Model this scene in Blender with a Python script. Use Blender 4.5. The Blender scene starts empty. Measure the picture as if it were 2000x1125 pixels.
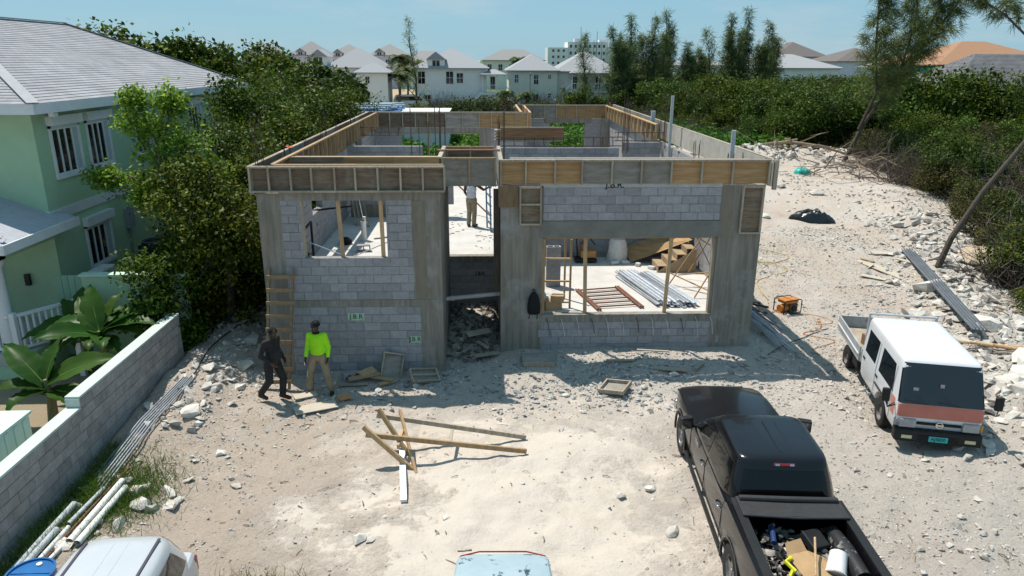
import bpy, bmesh, math, random
import numpy as np
from mathutils import Vector, Matrix, Euler
R = math.radians
sc = bpy.context.scene
COL = sc.collection

# ------------------------------------------------------------------ camera
CAM = Vector((5.05, -16.09, 5.38))
def make_camera(pitch, yaw, roll, lens):
    cp, sp = math.cos(pitch), math.sin(pitch)
    f = Vector((-math.sin(yaw)*cp, math.cos(yaw)*cp, -sp)); r = Vector((math.cos(yaw), math.sin(yaw), 0)); u = r.cross(f)
    c, s = math.cos(roll), math.sin(roll)
    r2 = c*r + s*u; u2 = -s*r + c*u
    cd = bpy.data.cameras.new('camera'); co = bpy.data.objects.new('camera', cd); COL.objects.link(co)
    m = Matrix((r2, u2, -f)).transposed().to_4x4(); m.translation = CAM
    co.matrix_world = m
    cd.sensor_width = 36; cd.lens = lens; cd.clip_start = .1; cd.clip_end = 6000
    sc.camera = co
make_camera(R(17.62), R(-2.36), R(.27), 25.27)

# ------------------------------------------------------------------ light
LDIR = Vector((.33, -.33, -1.0)).normalized()          # the way sunlight travels
sun_el = math.asin(-LDIR.z); sun_az = math.atan2(-LDIR.x, -LDIR.y)   # clockwise from +Y
W = bpy.data.worlds.new('World'); sc.world = W; W.use_nodes = True
nt = W.node_tree; nt.nodes.clear()
out = nt.nodes.new('ShaderNodeOutputWorld'); bg = nt.nodes.new('ShaderNodeBackground')
sky = nt.nodes.new('ShaderNodeTexSky'); sky.sky_type = 'NISHITA'; sky.sun_disc = False
sky.sun_elevation = sun_el; sky.sun_rotation = sun_az; sky.air_density = 1.0; sky.dust_density = .35; sky.ozone_density = 2.2
tc = nt.nodes.new('ShaderNodeTexCoord'); mp = nt.nodes.new('ShaderNodeMapping'); mp.inputs['Scale'].default_value = (2.2, 2.2, 9)
nz = nt.nodes.new('ShaderNodeTexNoise'); nz.inputs['Scale'].default_value = 1.7; nz.inputs['Detail'].default_value = 8; nz.inputs['Roughness'].default_value = .62
rp = nt.nodes.new('ShaderNodeValToRGB'); rp.color_ramp.elements[0].position = .50; rp.color_ramp.elements[1].position = .76
rp.color_ramp.elements[1].color = (.55, .55, .55, 1)
tint = nt.nodes.new('ShaderNodeMixRGB'); tint.blend_type = 'MULTIPLY'; tint.inputs[0].default_value = 1; tint.inputs[2].default_value = (.92, 1.06, 1.0, 1)
mx = nt.nodes.new('ShaderNodeMixRGB'); mx.inputs[2].default_value = (6.3, 7.2, 7.6, 1)
L = nt.links.new
L(tc.outputs['Generated'], mp.inputs[0]); L(mp.outputs[0], nz.inputs['Vector']); L(nz.outputs['Fac'], rp.inputs[0])
hz_ = nt.nodes.new('ShaderNodeMixRGB'); hz_.inputs[0].default_value = .72; hz_.inputs[2].default_value = (3.05, 5.85, 8.0, 1)   # even bright tropical haze over the whole dome
L(sky.outputs[0], tint.inputs[1]); L(tint.outputs[0], hz_.inputs[1]); L(hz_.outputs[0], mx.inputs[1]); L(rp.outputs[0], mx.inputs[0]); L(mx.outputs[0], bg.inputs[0]); L(bg.outputs[0], out.inputs[0])
bg.inputs[1].default_value = .077
sd = bpy.data.lights.new('sun', 'SUN'); so = bpy.data.objects.new('sun', sd); COL.objects.link(so)
sd.energy = 5.0; sd.angle = R(.53); sd.color = (1, .94, .85)
so.rotation_euler = LDIR.to_track_quat('-Z', 'Y').to_euler(); so.location = (-20, 20, 60)
sc.cycles.max_bounces = 6; sc.cycles.diffuse_bounces = 3; sc.cycles.glossy_bounces = 3; sc.cycles.transmission_bounces = 3
sc.view_settings.view_transform = 'Standard'; sc.view_settings.look = 'None'; sc.view_settings.gamma = 1; sc.view_settings.exposure = .24

# ------------------------------------------------------------------ helpers: materials
MATS = {}
def M(name, c1, c2=None, scale=6, rough=.85, bump=0, bscale=None, vec=(1,1,1), rnd=0, isl=0, metal=0, spec=.3,
      c3=None, s3=.8, t3=(.5, .62), detail=7, trans=0, coat=0, obj=False, bdist=.02):
    if name in MATS: return MATS[name]
    m = bpy.data.materials.new(name); m.use_nodes = True; t = m.node_tree; N = t.nodes; l = t.links.new
    b = N['Principled BSDF']; b.inputs['Roughness'].default_value = rough; b.inputs['Metallic'].default_value = metal
    b.inputs['Specular IOR Level'].default_value = spec; b.inputs['Coat Weight'].default_value = coat; b.inputs['Coat Roughness'].default_value = .05
    if obj:
        tcn = N.new('ShaderNodeTexCoord'); pos = tcn.outputs['Object']
    else:
        g0 = N.new('ShaderNodeNewGeometry'); pos = g0.outputs['Position']
    mpn = N.new('ShaderNodeMapping'); mpn.inputs['Scale'].default_value = vec; l(pos, mpn.inputs[0])
    n1 = N.new('ShaderNodeTexNoise'); n1.inputs['Scale'].default_value = scale; n1.inputs['Detail'].default_value = detail; n1.inputs['Roughness'].default_value = .65
    l(mpn.outputs[0], n1.inputs['Vector'])
    col = None
    if c2 is None: c2 = tuple(x*.8 for x in c1)
    r = N.new('ShaderNodeValToRGB'); r.color_ramp.elements[0].position = .33; r.color_ramp.elements[1].position = .67
    r.color_ramp.elements[0].color = (*c2, 1); r.color_ramp.elements[1].color = (*c1, 1)
    l(n1.outputs['Fac'], r.inputs[0]); col = r.outputs[0]
    if c3 is not None:
        n3 = N.new('ShaderNodeTexNoise'); n3.inputs['Scale'].default_value = s3; n3.inputs['Detail'].default_value = 9; n3.inputs['Roughness'].default_value = .7
        l(pos, n3.inputs['Vector'])
        mr = N.new('ShaderNodeMapRange'); mr.inputs[1].default_value = t3[0]; mr.inputs[2].default_value = t3[1]; l(n3.outputs['Fac'], mr.inputs[0])
        x = N.new('ShaderNodeMixRGB'); x.inputs[2].default_value = (*c3, 1); l(mr.outputs[0], x.inputs[0]); l(col, x.inputs[1]); col = x.outputs[0]
    for amt, kind in ((rnd, 'o'), (isl, 'i')):
        if amt:
            if kind == 'o': src = N.new('ShaderNodeObjectInfo').outputs['Random']
            else: src = N.new('ShaderNodeNewGeometry').outputs['Random Per Island']
            mr = N.new('ShaderNodeMapRange'); mr.inputs[3].default_value = 1-amt; mr.inputs[4].default_value = 1+amt; l(src, mr.inputs[0])
            h = N.new('ShaderNodeHueSaturation'); l(mr.outputs[0], h.inputs['Value']); l(col, h.inputs['Color']); col = h.outputs[0]
    l(col, b.inputs['Base Color'])
    if bump:
        n2 = N.new('ShaderNodeTexNoise'); n2.inputs['Scale'].default_value = bscale or scale*4; n2.inputs['Detail'].default_value = 6; l(mpn.outputs[0], n2.inputs['Vector'])
        bp = N.new('ShaderNodeBump'); bp.inputs['Strength'].default_value = bump; bp.inputs['Distance'].default_value = bdist
        l(n2.outputs['Fac'], bp.inputs['Height']); l(bp.outputs[0], b.inputs['Normal'])
    if trans:
        tr = N.new('ShaderNodeBsdfTranslucent'); l(col, tr.inputs[0]); ms = N.new('ShaderNodeMixShader'); ms.inputs[0].default_value = trans
        o = N['Material Output']; l(b.outputs[0], ms.inputs[1]); l(tr.outputs[0], ms.inputs[2]); l(ms.outputs[0], o.inputs['Surface'])
    MATS[name] = m
    return m
def leafmat(name, ca, cb, cc, trans=.28, rough=.5):
    if name in MATS: return MATS[name]
    m = bpy.data.materials.new(name); m.use_nodes = True; t = m.node_tree; N = t.nodes; l = t.links.new
    b = N['Principled BSDF']; b.inputs['Roughness'].default_value = rough; b.inputs['Specular IOR Level'].default_value = .12
    g = N.new('ShaderNodeNewGeometry'); r = N.new('ShaderNodeValToRGB'); e = r.color_ramp.elements
    e[0].color = (*ca, 1); e[1].color = (*cc, 1); k = e.new(.55); k.color = (*cb, 1); l(g.outputs['Random Per Island'], r.inputs[0])
    n = N.new('ShaderNodeTexNoise'); n.inputs['Scale'].default_value = .9; n.inputs['Detail'].default_value = 3; l(g.outputs['Position'], n.inputs['Vector'])
    mr = N.new('ShaderNodeMapRange'); mr.inputs[1].default_value = .3; mr.inputs[2].default_value = .7; mr.inputs[3].default_value = .75; mr.inputs[4].default_value = 1.25; l(n.outputs['Fac'], mr.inputs[0])
    h = N.new('ShaderNodeHueSaturation'); l(mr.outputs[0], h.inputs['Value']); l(r.outputs[0], h.inputs['Color'])
    oi = N.new('ShaderNodeObjectInfo'); mr2 = N.new('ShaderNodeMapRange'); mr2.inputs[3].default_value = .485; mr2.inputs[4].default_value = .515; l(oi.outputs['Random'], mr2.inputs[0]); l(mr2.outputs[0], h.inputs['Hue'])
    l(h.outputs[0], b.inputs['Base Color'])
    tr = N.new('ShaderNodeBsdfTranslucent'); l(h.outputs[0], tr.inputs[0]); ms = N.new('ShaderNodeMixShader'); ms.inputs[0].default_value = trans
    o = N['Material Output']; l(b.outputs[0], ms.inputs[1]); l(tr.outputs[0], ms.inputs[2]); l(ms.outputs[0], o.inputs['Surface'])
    MATS[name] = m; return m
def glassmat(name, c=(.012, .014, .016), rough=.06):
    return M(name, c, c, rough=rough, spec=.8)
# ------------------------------------------------------------------ helpers: meshes and objects
ORG = {}
def mesh_np(name, v, f):
    v = np.asarray(v, dtype=np.float32); f = np.asarray(f, dtype=np.int32); k = f.shape[1]
    me = bpy.data.meshes.new(name); me.vertices.add(len(v)); me.vertices.foreach_set('co', v.ravel())
    me.loops.add(f.size); me.loops.foreach_set('vertex_index', f.ravel())
    me.polygons.add(len(f)); me.polygons.foreach_set('loop_start', np.arange(0, f.size, k, dtype=np.int32))
    try: me.polygons.foreach_set('loop_total', np.full(len(f), k, dtype=np.int32))
    except Exception: pass
    me.update(calc_edges=True); me.shade_flat(); return me
def link(name, me, mat, parent=None, loc=(0,0,0), rot=None, scale=None):
    o = bpy.data.objects.new(name, me); COL.objects.link(o); o.location = loc
    if rot: o.rotation_euler = rot
    if scale: o.scale = scale
    if mat and me and not me.materials: me.materials.append(mat)
    if parent: o.parent = parent
    return o
def tag(o, label=None, cat=None, group=None, kind=None):
    if label: o['label'] = label
    if cat: o['category'] = cat
    if group: o['group'] = group
    if kind: o['kind'] = kind
    return o
def thing(name, label, cat, loc=(0,0,0), rz=0, group=None, rot=None):
    o = bpy.data.objects.new(name, None); COL.objects.link(o); o.location = loc; o.rotation_euler = rot or (0, 0, rz)
    o.empty_display_size = .2
    ORG[o.name] = Vector(loc)
    return tag(o, label, cat, group)
class MB:
    def __init__(s): s.v = []; s.f = []
    def add(s, vs, fs):
        n = len(s.v); s.v.extend([tuple(p) for p in vs]); s.f.extend([tuple(i+n for i in f) for f in fs]); return s
    def box(s, x0, x1, y0, y1, z0, z1, T=None):
        vs = [(x0,y0,z0),(x1,y0,z0),(x1,y1,z0),(x0,y1,z0),(x0,y0,z1),(x1,y0,z1),(x1,y1,z1),(x0,y1,z1)]
        if T is not None: vs = [T @ Vector(p) for p in vs]
        return s.add(vs, [(0,3,2,1),(4,5,6,7),(0,1,5,4),(1,2,6,5),(2,3,7,6),(3,0,4,7)])
    def cbox(s, c, d, rot=(0,0,0)):
        T = Matrix.Translation(c) @ Euler(rot).to_matrix().to_4x4()
        return s.box(-d[0]/2, d[0]/2, -d[1]/2, d[1]/2, -d[2]/2, d[2]/2, T)
    def beam(s, p, q, w, h, up=(0,0,1)):
        p = Vector(p); q = Vector(q); y = (q-p); L_ = y.length; y.normalize(); up = Vector(up)
        if abs(y.dot(up)) > .98: up = Vector((0,1,0))
        x = y.cross(up).normalized(); z = x.cross(y)
        T = Matrix((x, y, z)).transposed().to_4x4(); T.translation = p
        return s.box(-w/2, w/2, 0, L_, -h/2, h/2, T)
    def tube(s, pts, r, n=8, cap=True):
        pts = [Vector(p) for p in pts]; rs = r if isinstance(r, (list, tuple)) else [r]*len(pts)
        rings = []; prev = None
        for i, p in enumerate(pts):
            d = (pts[min(i+1, len(pts)-1)] - pts[max(i-1, 0)]).normalized()
            if prev is None:
                a = Vector((0,0,1)) if abs(d.z) < .9 else Vector((1,0,0)); x = d.cross(a).normalized()
            else: x = (prev - d*prev.dot(d)).normalized()
            prev = x; y = d.cross(x)
            rings.append([p + (x*math.cos(2*math.pi*k/n) + y*math.sin(2*math.pi*k/n))*rs[i] for k in range(n)])
        vs = [p for g in rings for p in g]; fs = []
        for i in range(len(rings)-1):
            for k in range(n):
                fs.append((i*n+k, i*n+(k+1) % n, (i+1)*n+(k+1) % n, (i+1)*n+k))
        if cap:
            fs.append(tuple(range(n-1, -1, -1))); fs.append(tuple((len(rings)-1)*n+k for k in range(n)))
        return s.add(vs, fs)
    def lathe(s, prof, n=20, c=(0,0,0), cap=True):
        vs = []; fs = []
        for r, z in prof:
            for k in range(n): vs.append((c[0]+r*math.cos(2*math.pi*k/n), c[1]+r*math.sin(2*math.pi*k/n), c[2]+z))
        for i in range(len(prof)-1):
            for k in range(n): fs.append((i*n+k, i*n+(k+1) % n, (i+1)*n+(k+1) % n, (i+1)*n+k))
        if cap: fs.append(tuple(range(n-1,-1,-1))); fs.append(tuple((len(prof)-1)*n+k for k in range(n)))
        return s.add(vs, fs)
    def poly(s, pts): return s.add(pts, [tuple(range(len(pts)))])
    def slab(s, pts, t):
        """flat polygon given a thickness t along its own normal (downwards)"""
        P = [Vector(p) for p in pts]; n = (P[1]-P[0]).cross(P[-1]-P[0]).normalized(); k = len(P)
        return s.add(P+[p-n*t for p in P], [tuple(range(k)), tuple(range(2*k-1, k-1, -1))] + [(i, i+k, (i+1) % k+k, (i+1) % k) for i in range(k)])
    def loft(s, rings, close=True, cap=True):
        n = len(rings[0]); vs = [p for g in rings for p in g]; fs = []
        for i in range(len(rings)-1):
            for k in range(n if close else n-1):
                fs.append((i*n+k, i*n+(k+1) % n, (i+1)*n+(k+1) % n, (i+1)*n+k))
        if cap: fs.append(tuple(range(n-1,-1,-1))); fs.append(tuple((len(rings)-1)*n+k for k in range(n)))
        return s.add(vs, fs)
    def mesh(s, name, off=None, smooth=False):
        me = bpy.data.meshes.new(name)
        vs = s.v if off is None else [(p[0]-off[0], p[1]-off[1], p[2]-off[2]) for p in s.v]
        me.from_pydata(vs, [], s.f); me.update()
        if smooth:
            me.polygons.foreach_set('use_smooth', [True]*len(me.polygons))
        return me
    def build(s, name, mat, parent=None, smooth=False, local=False, bevel=0, label=None, auto=None):
        """world coordinates; under a parent they are made local to the thing's base (translation only) unless local=True"""
        off = None
        if parent and not local: off = ORG.get(parent.name)
        base = None
        if not parent and not local:
            a = np.array(s.v); base = Vector(((a[:,0].min()+a[:,0].max())/2, (a[:,1].min()+a[:,1].max())/2, a[:,2].min())); off = base
        me = s.mesh(name, off, smooth)
        o = link(name, me, mat, parent)
        if base: o.location = base
        ORG[o.name] = off if off is not None else Vector((0,0,0))
        if bevel: 
            md = o.modifiers.new('bevel', 'BEVEL'); md.width = bevel; md.segments = 2; md.limit_method = 'ANGLE'; md.angle_limit = R(40)
        if auto is not None: shade_auto(o, auto)
        if label: o['label'] = label
        return o
def shade_auto(o, deg=35):
    me = o.data; me.polygons.foreach_set('use_smooth', [True]*len(me.polygons))
    try: me.set_sharp_from_angle(angle=R(deg))
    except Exception: pass
def bake(o):
    """replace an object's mesh by its evaluated mesh and drop the modifiers"""
    dg = bpy.context.evaluated_depsgraph_get(); dg.update()
    me = bpy.data.meshes.new_from_object(o.evaluated_get(dg)); o.modifiers.clear(); o.data = me; return o
def textmesh(name, s, size, mat, parent, M4, ext=.001):
    """flat lettering as a mesh; M4 = placement in the parent's own space"""
    cu = bpy.data.curves.new(name, 'FONT'); cu.body = s; cu.size = size; cu.extrude = ext; cu.offset = size*.012; cu.align_x = 'CENTER'; cu.align_y = 'CENTER'
    t = bpy.data.objects.new(name+'_tmp', cu); COL.objects.link(t)
    dg = bpy.context.evaluated_depsgraph_get(); dg.update()
    me = bpy.data.meshes.new_from_object(t.evaluated_get(dg)); bpy.data.objects.remove(t)
    me.transform(M4); me.materials.clear()
    o = link(name, me, mat, parent); return o
# value noise
_perm = np.random.RandomState(7).rand(256, 256)
def vn(x, y):
    x = np.asarray(x, float); y = np.asarray(y, float); xi = np.floor(x).astype(int); yi = np.floor(y).astype(int); fx = x-xi; fy = y-yi
    fx = fx*fx*(3-2*fx); fy = fy*fy*(3-2*fy)
    a = _perm[xi % 256, yi % 256]; b = _perm[(xi+1) % 256, yi % 256]; c = _perm[xi % 256, (yi+1) % 256]; d = _perm[(xi+1) % 256, (yi+1) % 256]
    return (a*(1-fx)+b*fx)*(1-fy)+(c*(1-fx)+d*fx)*fy
def fbm(x, y, o=4):
    t = 0; a = .5
    for i in range(o): t = t+a*(vn(x+17*i, y+31*i)-.5); x = x*2.03; y = y*2.03; a *= .5
    return t
def S(a, b, t):
    t = np.clip((np.asarray(t, float)-a)/(b-a), 0, 1); return t*t*(3-2*t)
# ================================================================== ground
def segd(x, y, pts):
    d = None
    for (ax, ay), (bx, by) in zip(pts[:-1], pts[1:]):
        vx, vy = bx-ax, by-ay; t = np.clip(((x-ax)*vx+(y-ay)*vy)/(vx*vx+vy*vy), 0, 1)
        q = np.hypot(x-ax-t*vx, y-ay-t*vy); d = q if d is None else np.minimum(d, q)
    return d
BERM = [(15.6, -4.5), (18.4, 0.2), (19.9, 4.5), (22.4, 9.5), (24.6, 17)]
RIDGE = [(15.2, 27), (20, 28.5), (26.5, 29.5)]
def H(x, y):
    x = np.asarray(x, float); y = np.asarray(y, float)
    h = -1.85 + 1.0*S(2, 22, y)
    site = S(-2.35, -2.1, x)
    h = h + .5*S(-.1, -1.7, x)*S(-5.5, -.5, y)*site*(1-S(14, 20, y))
    inr = S(3.9, 4.2, x)*(1-S(5.3, 5.6, x)); h = h + inr*.42*S(.2, 3.9, y)*(1-S(4.2, 5, y))
    h = h + .16*S(5, 6, x)*(1-S(12, 13, x))*S(-.9, .7, y)*(1-S(2, 3, y))
    near = np.exp(-((x-5)**2+(y+2)**2)/900.)
    db = segd(x, y, BERM); h = h + .38*np.exp(-(db/1.5)**2)*(1+1.2*fbm(x*1.1, y*1.1, 3))
    dr = segd(x, y, RIDGE); h = h + 1.0*np.exp(-(dr/2.2)**2)*(1+1.5*fbm(x*.8+3, y*.8, 3))
    amp = site*(.22*near+.05)
    h = h + amp*fbm(x*.55, y*.55, 3) + amp*.55*fbm(x*2.1+9, y*2.1, 4)
    sandy = np.exp(-(((x-5.6)/2.6)**2+((y+6.3)/2.2)**2))
    h = h + sandy*(.22*fbm(x*1.7+y*.5, y*2.6+3, 3)) + .18*np.exp(-(((x-7.2)/1.0)**2+((y+3.6)/.9)**2))
    h = h + .05*fbm(x*5.3, y*5.3, 2)*site*near + .35*S(11.9, 14, x)*S(9, 15, y)*(1-S(26, 30, x))*fbm(x*.5+7, y*.5+3, 4)
    return h
def gh(x, y): return float(H(x, y))
def axis(lo, hi, step, far, g=1.13):
    a = list(np.arange(lo, hi+1e-6, step)); s = step; x = a[-1]
    while x < far[1]: s *= g; x += s; a.append(x)
    s = step; x = a[0]; b = []
    while x > far[0]: s *= g; x -= s; b.append(x)
    return np.array(b[::-1]+a)
gx_ = axis(-4, 22, .085, (-1800, 1800)); gy_ = axis(-10.5, 14, .085, (-60, 3500))
GX, GY = np.meshgrid(gx_, gy_); GZ = H(GX, GY)
nx, ny = len(gx_), len(gy_)
idx = np.arange(nx*ny).reshape(ny, nx)
fq = np.stack([idx[:-1,:-1], idx[:-1,1:], idx[1:,1:], idx[1:,:-1]], -1).reshape(-1, 4)
gme = mesh_np('ground', np.stack([GX, GY, GZ], -1).reshape(-1, 3), fq)
gme.polygons.foreach_set('use_smooth', [True]*len(gme.polygons))
def ground_mat():
    m = bpy.data.materials.new('sand_and_rubble'); m.use_nodes = True; t = m.node_tree; N = t.nodes; l = t.links.new
    b = N['Principled BSDF']; b.inputs['Roughness'].default_value = .95; b.inputs['Specular IOR Level'].default_value = .15
    g = N.new('ShaderNodeNewGeometry'); P = g.outputs['Position']
    def noise(s, d=6, r=.65, vec=None):
        n = N.new('ShaderNodeTexNoise'); n.inputs['Scale'].default_value = s; n.inputs['Detail'].default_value = d; n.inputs['Roughness'].default_value = r
        if vec:
            q = N.new('ShaderNodeMapping'); q.inputs['Scale'].default_value = vec; l(P, q.inputs[0]); l(q.outputs[0], n.inputs['Vector'])
        else: l(P, n.inputs['Vector'])
        return n.outputs['Fac']
    def mr(src, a, b_, c=0, d=1):
        q = N.new('ShaderNodeMapRange'); q.inputs[1].default_value = a; q.inputs[2].default_value = b_; q.inputs[3].default_value = c; q.inputs[4].default_value = d; l(src, q.inputs[0]); return q.outputs[0]
    def mix(f, a, b_, mode='MIX'):
        q = N.new('ShaderNodeMixRGB'); q.blend_type = mode
        for i, s in ((0, f), (1, a), (2, b_)):
            if isinstance(s, (float, int)): q.inputs[i].default_value = s
            elif isinstance(s, tuple): q.inputs[i].default_value = (*s, 1)
            else: l(s, q.inputs[i])
        return q.outputs[0]
    def math_(op, a, b_):
        q = N.new('ShaderNodeMath'); q.operation = op
        for i, s in ((0, a), (1, b_)):
            if isinstance(s, (float, int)): q.inputs[i].default_value = s
            else: l(s, q.inputs[i])
        return q.outputs[0]
    sp = N.new('ShaderNodeSeparateXYZ'); l(P, sp.inputs[0]); X, Y = sp.outputs[0], sp.outputs[1]
    wob = mr(noise(.6, 9, .72), .3, .7, -2.6, 2.6)
    Xw = math_('ADD', X, wob); Yw = math_('ADD', Y, wob)
    sand = mix(noise(2.2, 6), (.49, .43, .365), (.57, .51, .45))
    dirt = mix(noise(3.0, 8), (.41, .32, .25), (.57, .485, .405))
    grey = mix(noise(2.4, 8), (.455, .40, .345), (.59, .535, .48))
    c = mix(mr(Xw, 1.2, 3.8), dirt, sand)
    c = mix(mr(Xw, 7.6, 9.6), c, grey)
    c = mix(mr(Yw, -2.2, .3), c, grey)
    # dirt beyond, broken up
    c = mix(math_('MULTIPLY', mr(noise(.55, 8), .40, .58, 0, .75), mr(Yw, -1.0, 4)), c, dirt)
    # gravel speckle
    vo = N.new('ShaderNodeTexVoronoi'); vo.inputs['Scale'].default_value = 26; l(P, vo.inputs['Vector'])
    vo2 = N.new('ShaderNodeTexVoronoi'); vo2.inputs['Scale'].default_value = 9; l(P, vo2.inputs['Vector'])
    hs = N.new('ShaderNodeSeparateColor'); l(vo.outputs['Color'], hs.inputs[0])
    notsand = math_('MAXIMUM', math_('SUBTRACT', 1, math_('MULTIPLY', mr(Xw, 1.8, 3.4), math_('SUBTRACT', 1, mr(Xw, 7.4, 9.4)))), mr(Yw, -3.2, -1.2))
    spk = math_('MULTIPLY', mr(noise(30, 8, .8), .52, .64), math_('ADD', math_('MULTIPLY', notsand, .6), .04))
    c = mix(spk, c, (.57, .54, .50))
    dk = math_('MULTIPLY', mr(noise(17, 9, .8, (1, 1.4, 1)), .53, .66), math_('ADD', math_('MULTIPLY', notsand, .34), .10))
    c = mix(dk, c, (.20, .17, .145))
    # damp brown smears
    c = mix(mr(noise(.9, 9, .75), .55, .72, 0, .45), c, (.38, .295, .225))
    # greenery colour far away, and the neighbour's paving
    far = mr(Y, 60, 90); c = mix(far, c, (.10, .13, .05))
    yard = math_('SUBTRACT', 1, mr(X, -2.35, -2.2)); pv = mix(noise(3), (.34, .27, .18), (.42, .34, .24))
    c = mix(yard, c, pv)
    l(c, b.inputs['Base Color'])
    hgt = math_('ADD', math_('MULTIPLY', noise(7, 9, .72), math_('ADD', math_('MULTIPLY', notsand, .6), .8)), math_('MULTIPLY', noise(26, 8, .8), math_('MULTIPLY', notsand, 1.0)))
    bp = N.new('ShaderNodeBump'); bp.inputs['Strength'].default_value = 1.0; bp.inputs['Distance'].default_value = .05; l(hgt, bp.inputs['Height']); l(bp.outputs[0], b.inputs['Normal'])
    return m
tag(link('ground', gme, ground_mat()), 'pale sand and limestone rubble ground of the building site', None, None, 'structure')

# ------------------------------------------------------------------ stones
rs0 = None
rock_m = M('limestone', (.57, .54, .495), (.40, .375, .335), scale=5, rough=.95, bump=.6, bscale=16, isl=.22, rnd=.12, c3=(.36, .29, .21), s3=2.2, t3=(.55, .72))
conc_rub = M('broken_concrete', (.41, .405, .395), (.29, .285, .275), scale=6, rough=.95, bump=.5, isl=.25, rnd=.15)
def ico(sub):
    bm = bmesh.new(); bmesh.ops.create_icosphere(bm, subdivisions=sub, radius=1); bm.verts.ensure_lookup_table()
    v = np.array([p.co[:] for p in bm.verts]); f = np.array([[q.index for q in p.verts] for p in bm.faces]); bm.free(); return v, f
ICO1 = ico(1); ICO2 = ico(2)
def hull(n, seed, squash):
    rs = np.random.RandomState(seed); bm = bmesh.new()
    for k in range(n):
        d = rs.normal(size=3); d /= np.linalg.norm(d); d *= (.75+.35*rs.rand()); bm.verts.new(d*np.array([1, squash[0], squash[1]]))
    r = bmesh.ops.convex_hull(bm, input=bm.verts[:]); bmesh.ops.delete(bm, geom=[g for g in r['geom_interior'] if isinstance(g, bmesh.types.BMVert)], context='VERTS'); bmesh.ops.triangulate(bm, faces=bm.faces[:]); bmesh.ops.recalc_face_normals(bm, faces=bm.faces[:]); bm.verts.index_update()
    v = np.array([p.co[:] for p in bm.verts]); f = np.array([[q.index for q in p.verts] for p in bm.faces]); bm.free(); return v, f
rsh = np.random.RandomState(8)
HULL = [hull(rsh.randint(9, 15), 100+i, (.5+.5*rsh.rand(), .3+.45*rsh.rand())) for i in range(24)]
HULLS = [hull(7, 300+i, (.55+.45*rsh.rand(), .35+.45*rsh.rand())) for i in range(24)]
HULLB = [hull(rsh.randint(16, 26), 200+i, (.55+.4*rsh.rand(), .4+.35*rsh.rand())) for i in range(12)]
def rock_variants(base, n, seed, rough=.35):
    rs = np.random.RandomState(seed); out = []
    for i in range(n):
        v = base[0].copy()
        for k in range(11):                   # planar cuts make angular stones
            d = rs.normal(size=3); d /= np.linalg.norm(d); c = .28+.42*rs.rand(); pr = v@d; v = v-np.outer(np.maximum(pr-c, 0), d)
        v = v*(1+rough*.4*rs.normal(size=(len(v), 1))*.5)
        out.append(v*np.array([1, .55+.45*rs.rand(), .38+.34*rs.rand()]))
    return out
RV1 = rock_variants(ICO1, 14, 3); RV2 = rock_variants(ICO2, 10, 5, .12)
def stones(name, label, cat, px, py, size, mat, seed, sink=.3, zoff=0, hz=None, lib=None):
    lib = lib or HULL
    rs = np.random.RandomState(seed); n = len(px); vs = []; fs = []; nv = 0
    hz = H(px, py) if hz is None else hz
    for i in range(n):
        hv, hf = lib[rs.randint(len(lib))]; fs.append(hf+nv); nv += len(hv); v = hv*size[i]; a = rs.rand()*6.283; c, s = math.cos(a), math.sin(a)
        t = rs.normal(size=2)*.3; v = v@np.array([[c, s, 0], [-s, c, 0], [0, 0, 1]]); v[:,2] += v[:,0]*t[0]+v[:,1]*t[1]
        vs.append(v+np.array([px[i], py[i], hz[i]+size[i]*sink*.6+zoff]))
    V = np.concatenate(vs); F_ = np.concatenate(fs)
    return tag(link(name, mesh_np(name, V, F_), mat), label, cat, None, 'stuff')
def pick(n, seed, dens, box):
    rs = np.random.RandomState(seed); X = []; Y = []
    while len(X) < n:
        x = box[0]+rs.rand(4000)*(box[1]-box[0]); y = box[2]+rs.rand(4000)*(box[3]-box[2]); k = rs.rand(4000) < dens(x, y); X += list(x[k]); Y += list(y[k])
    return np.array(X[:n]), np.array(Y[:n])
def outside(x, y):           # not in the shell's footprint, not over the yard wall
    inb = ((x > -.05) & (x < 4.1) & (y > -.05)) | ((x > 5.4) & (x < 12) & (y > .95)) | ((x > 3.9) & (x < 5.6) & (y > 3.7))
    return (~inb) & (x > -1.95)
def dens1(x, y):
    d = .05+.16*S(2.5, 1.2, x)+.10*S(7.5, 9, x)+.16*S(-3, -1, y)+.9*np.exp(-(segd(x, y, BERM)/2.6)**2)+.75*S(.6, -1.6, x)*S(-9, -5, y)+.5*S(-3, -1.2, y)*S(1.5, 0, y)+.7*S(7.5, 9.5, x)*.35
    d = d*(.22+1.3*S(-.04, .16, fbm(x*.75+5, y*.75, 4)))
    return d*outside(x, y)
x, y = pick(46000, 11, lambda x, y: np.minimum(dens1(x, y), .55)+(.30*S(2.6, 1.0, x)+.22*S(7.8, 9.5, x)+.25*S(-3, -1, y)+.015)*outside(x, y), (-2, 22, -10, 13)); rs = np.random.RandomState(2)
stones('gravel', 'small pale limestone gravel strewn over the site', 'gravel', x, y, .011+.034*rs.rand(len(x))**2.2, rock_m, 1, lib=HULLS)
x, y = pick(4600, 12, lambda x, y: dens1(x, y)**1.6+(.22*S(2.0, .4, x)*S(-8.5, -6, y)+.10*S(8, 9.5, x)+.14*S(-2.6, -1, y))*outside(x, y)*S(-.05, .12, fbm(x*1.1, y*1.1+4, 4)), (-2, 22, -10, 13)); rs = np.random.RandomState(3)
stones('rubble', 'fist-sized pale limestone rubble lying across the site', 'rubble', x, y, .026+.075*rs.rand(len(x))**2.4, rock_m, 4)
x, y = pick(1500, 13, lambda x, y: (np.exp(-(segd(x, y, BERM)/1.5)**2)), (14, 25, -5, 14)); rs = np.random.RandomState(5)
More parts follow.
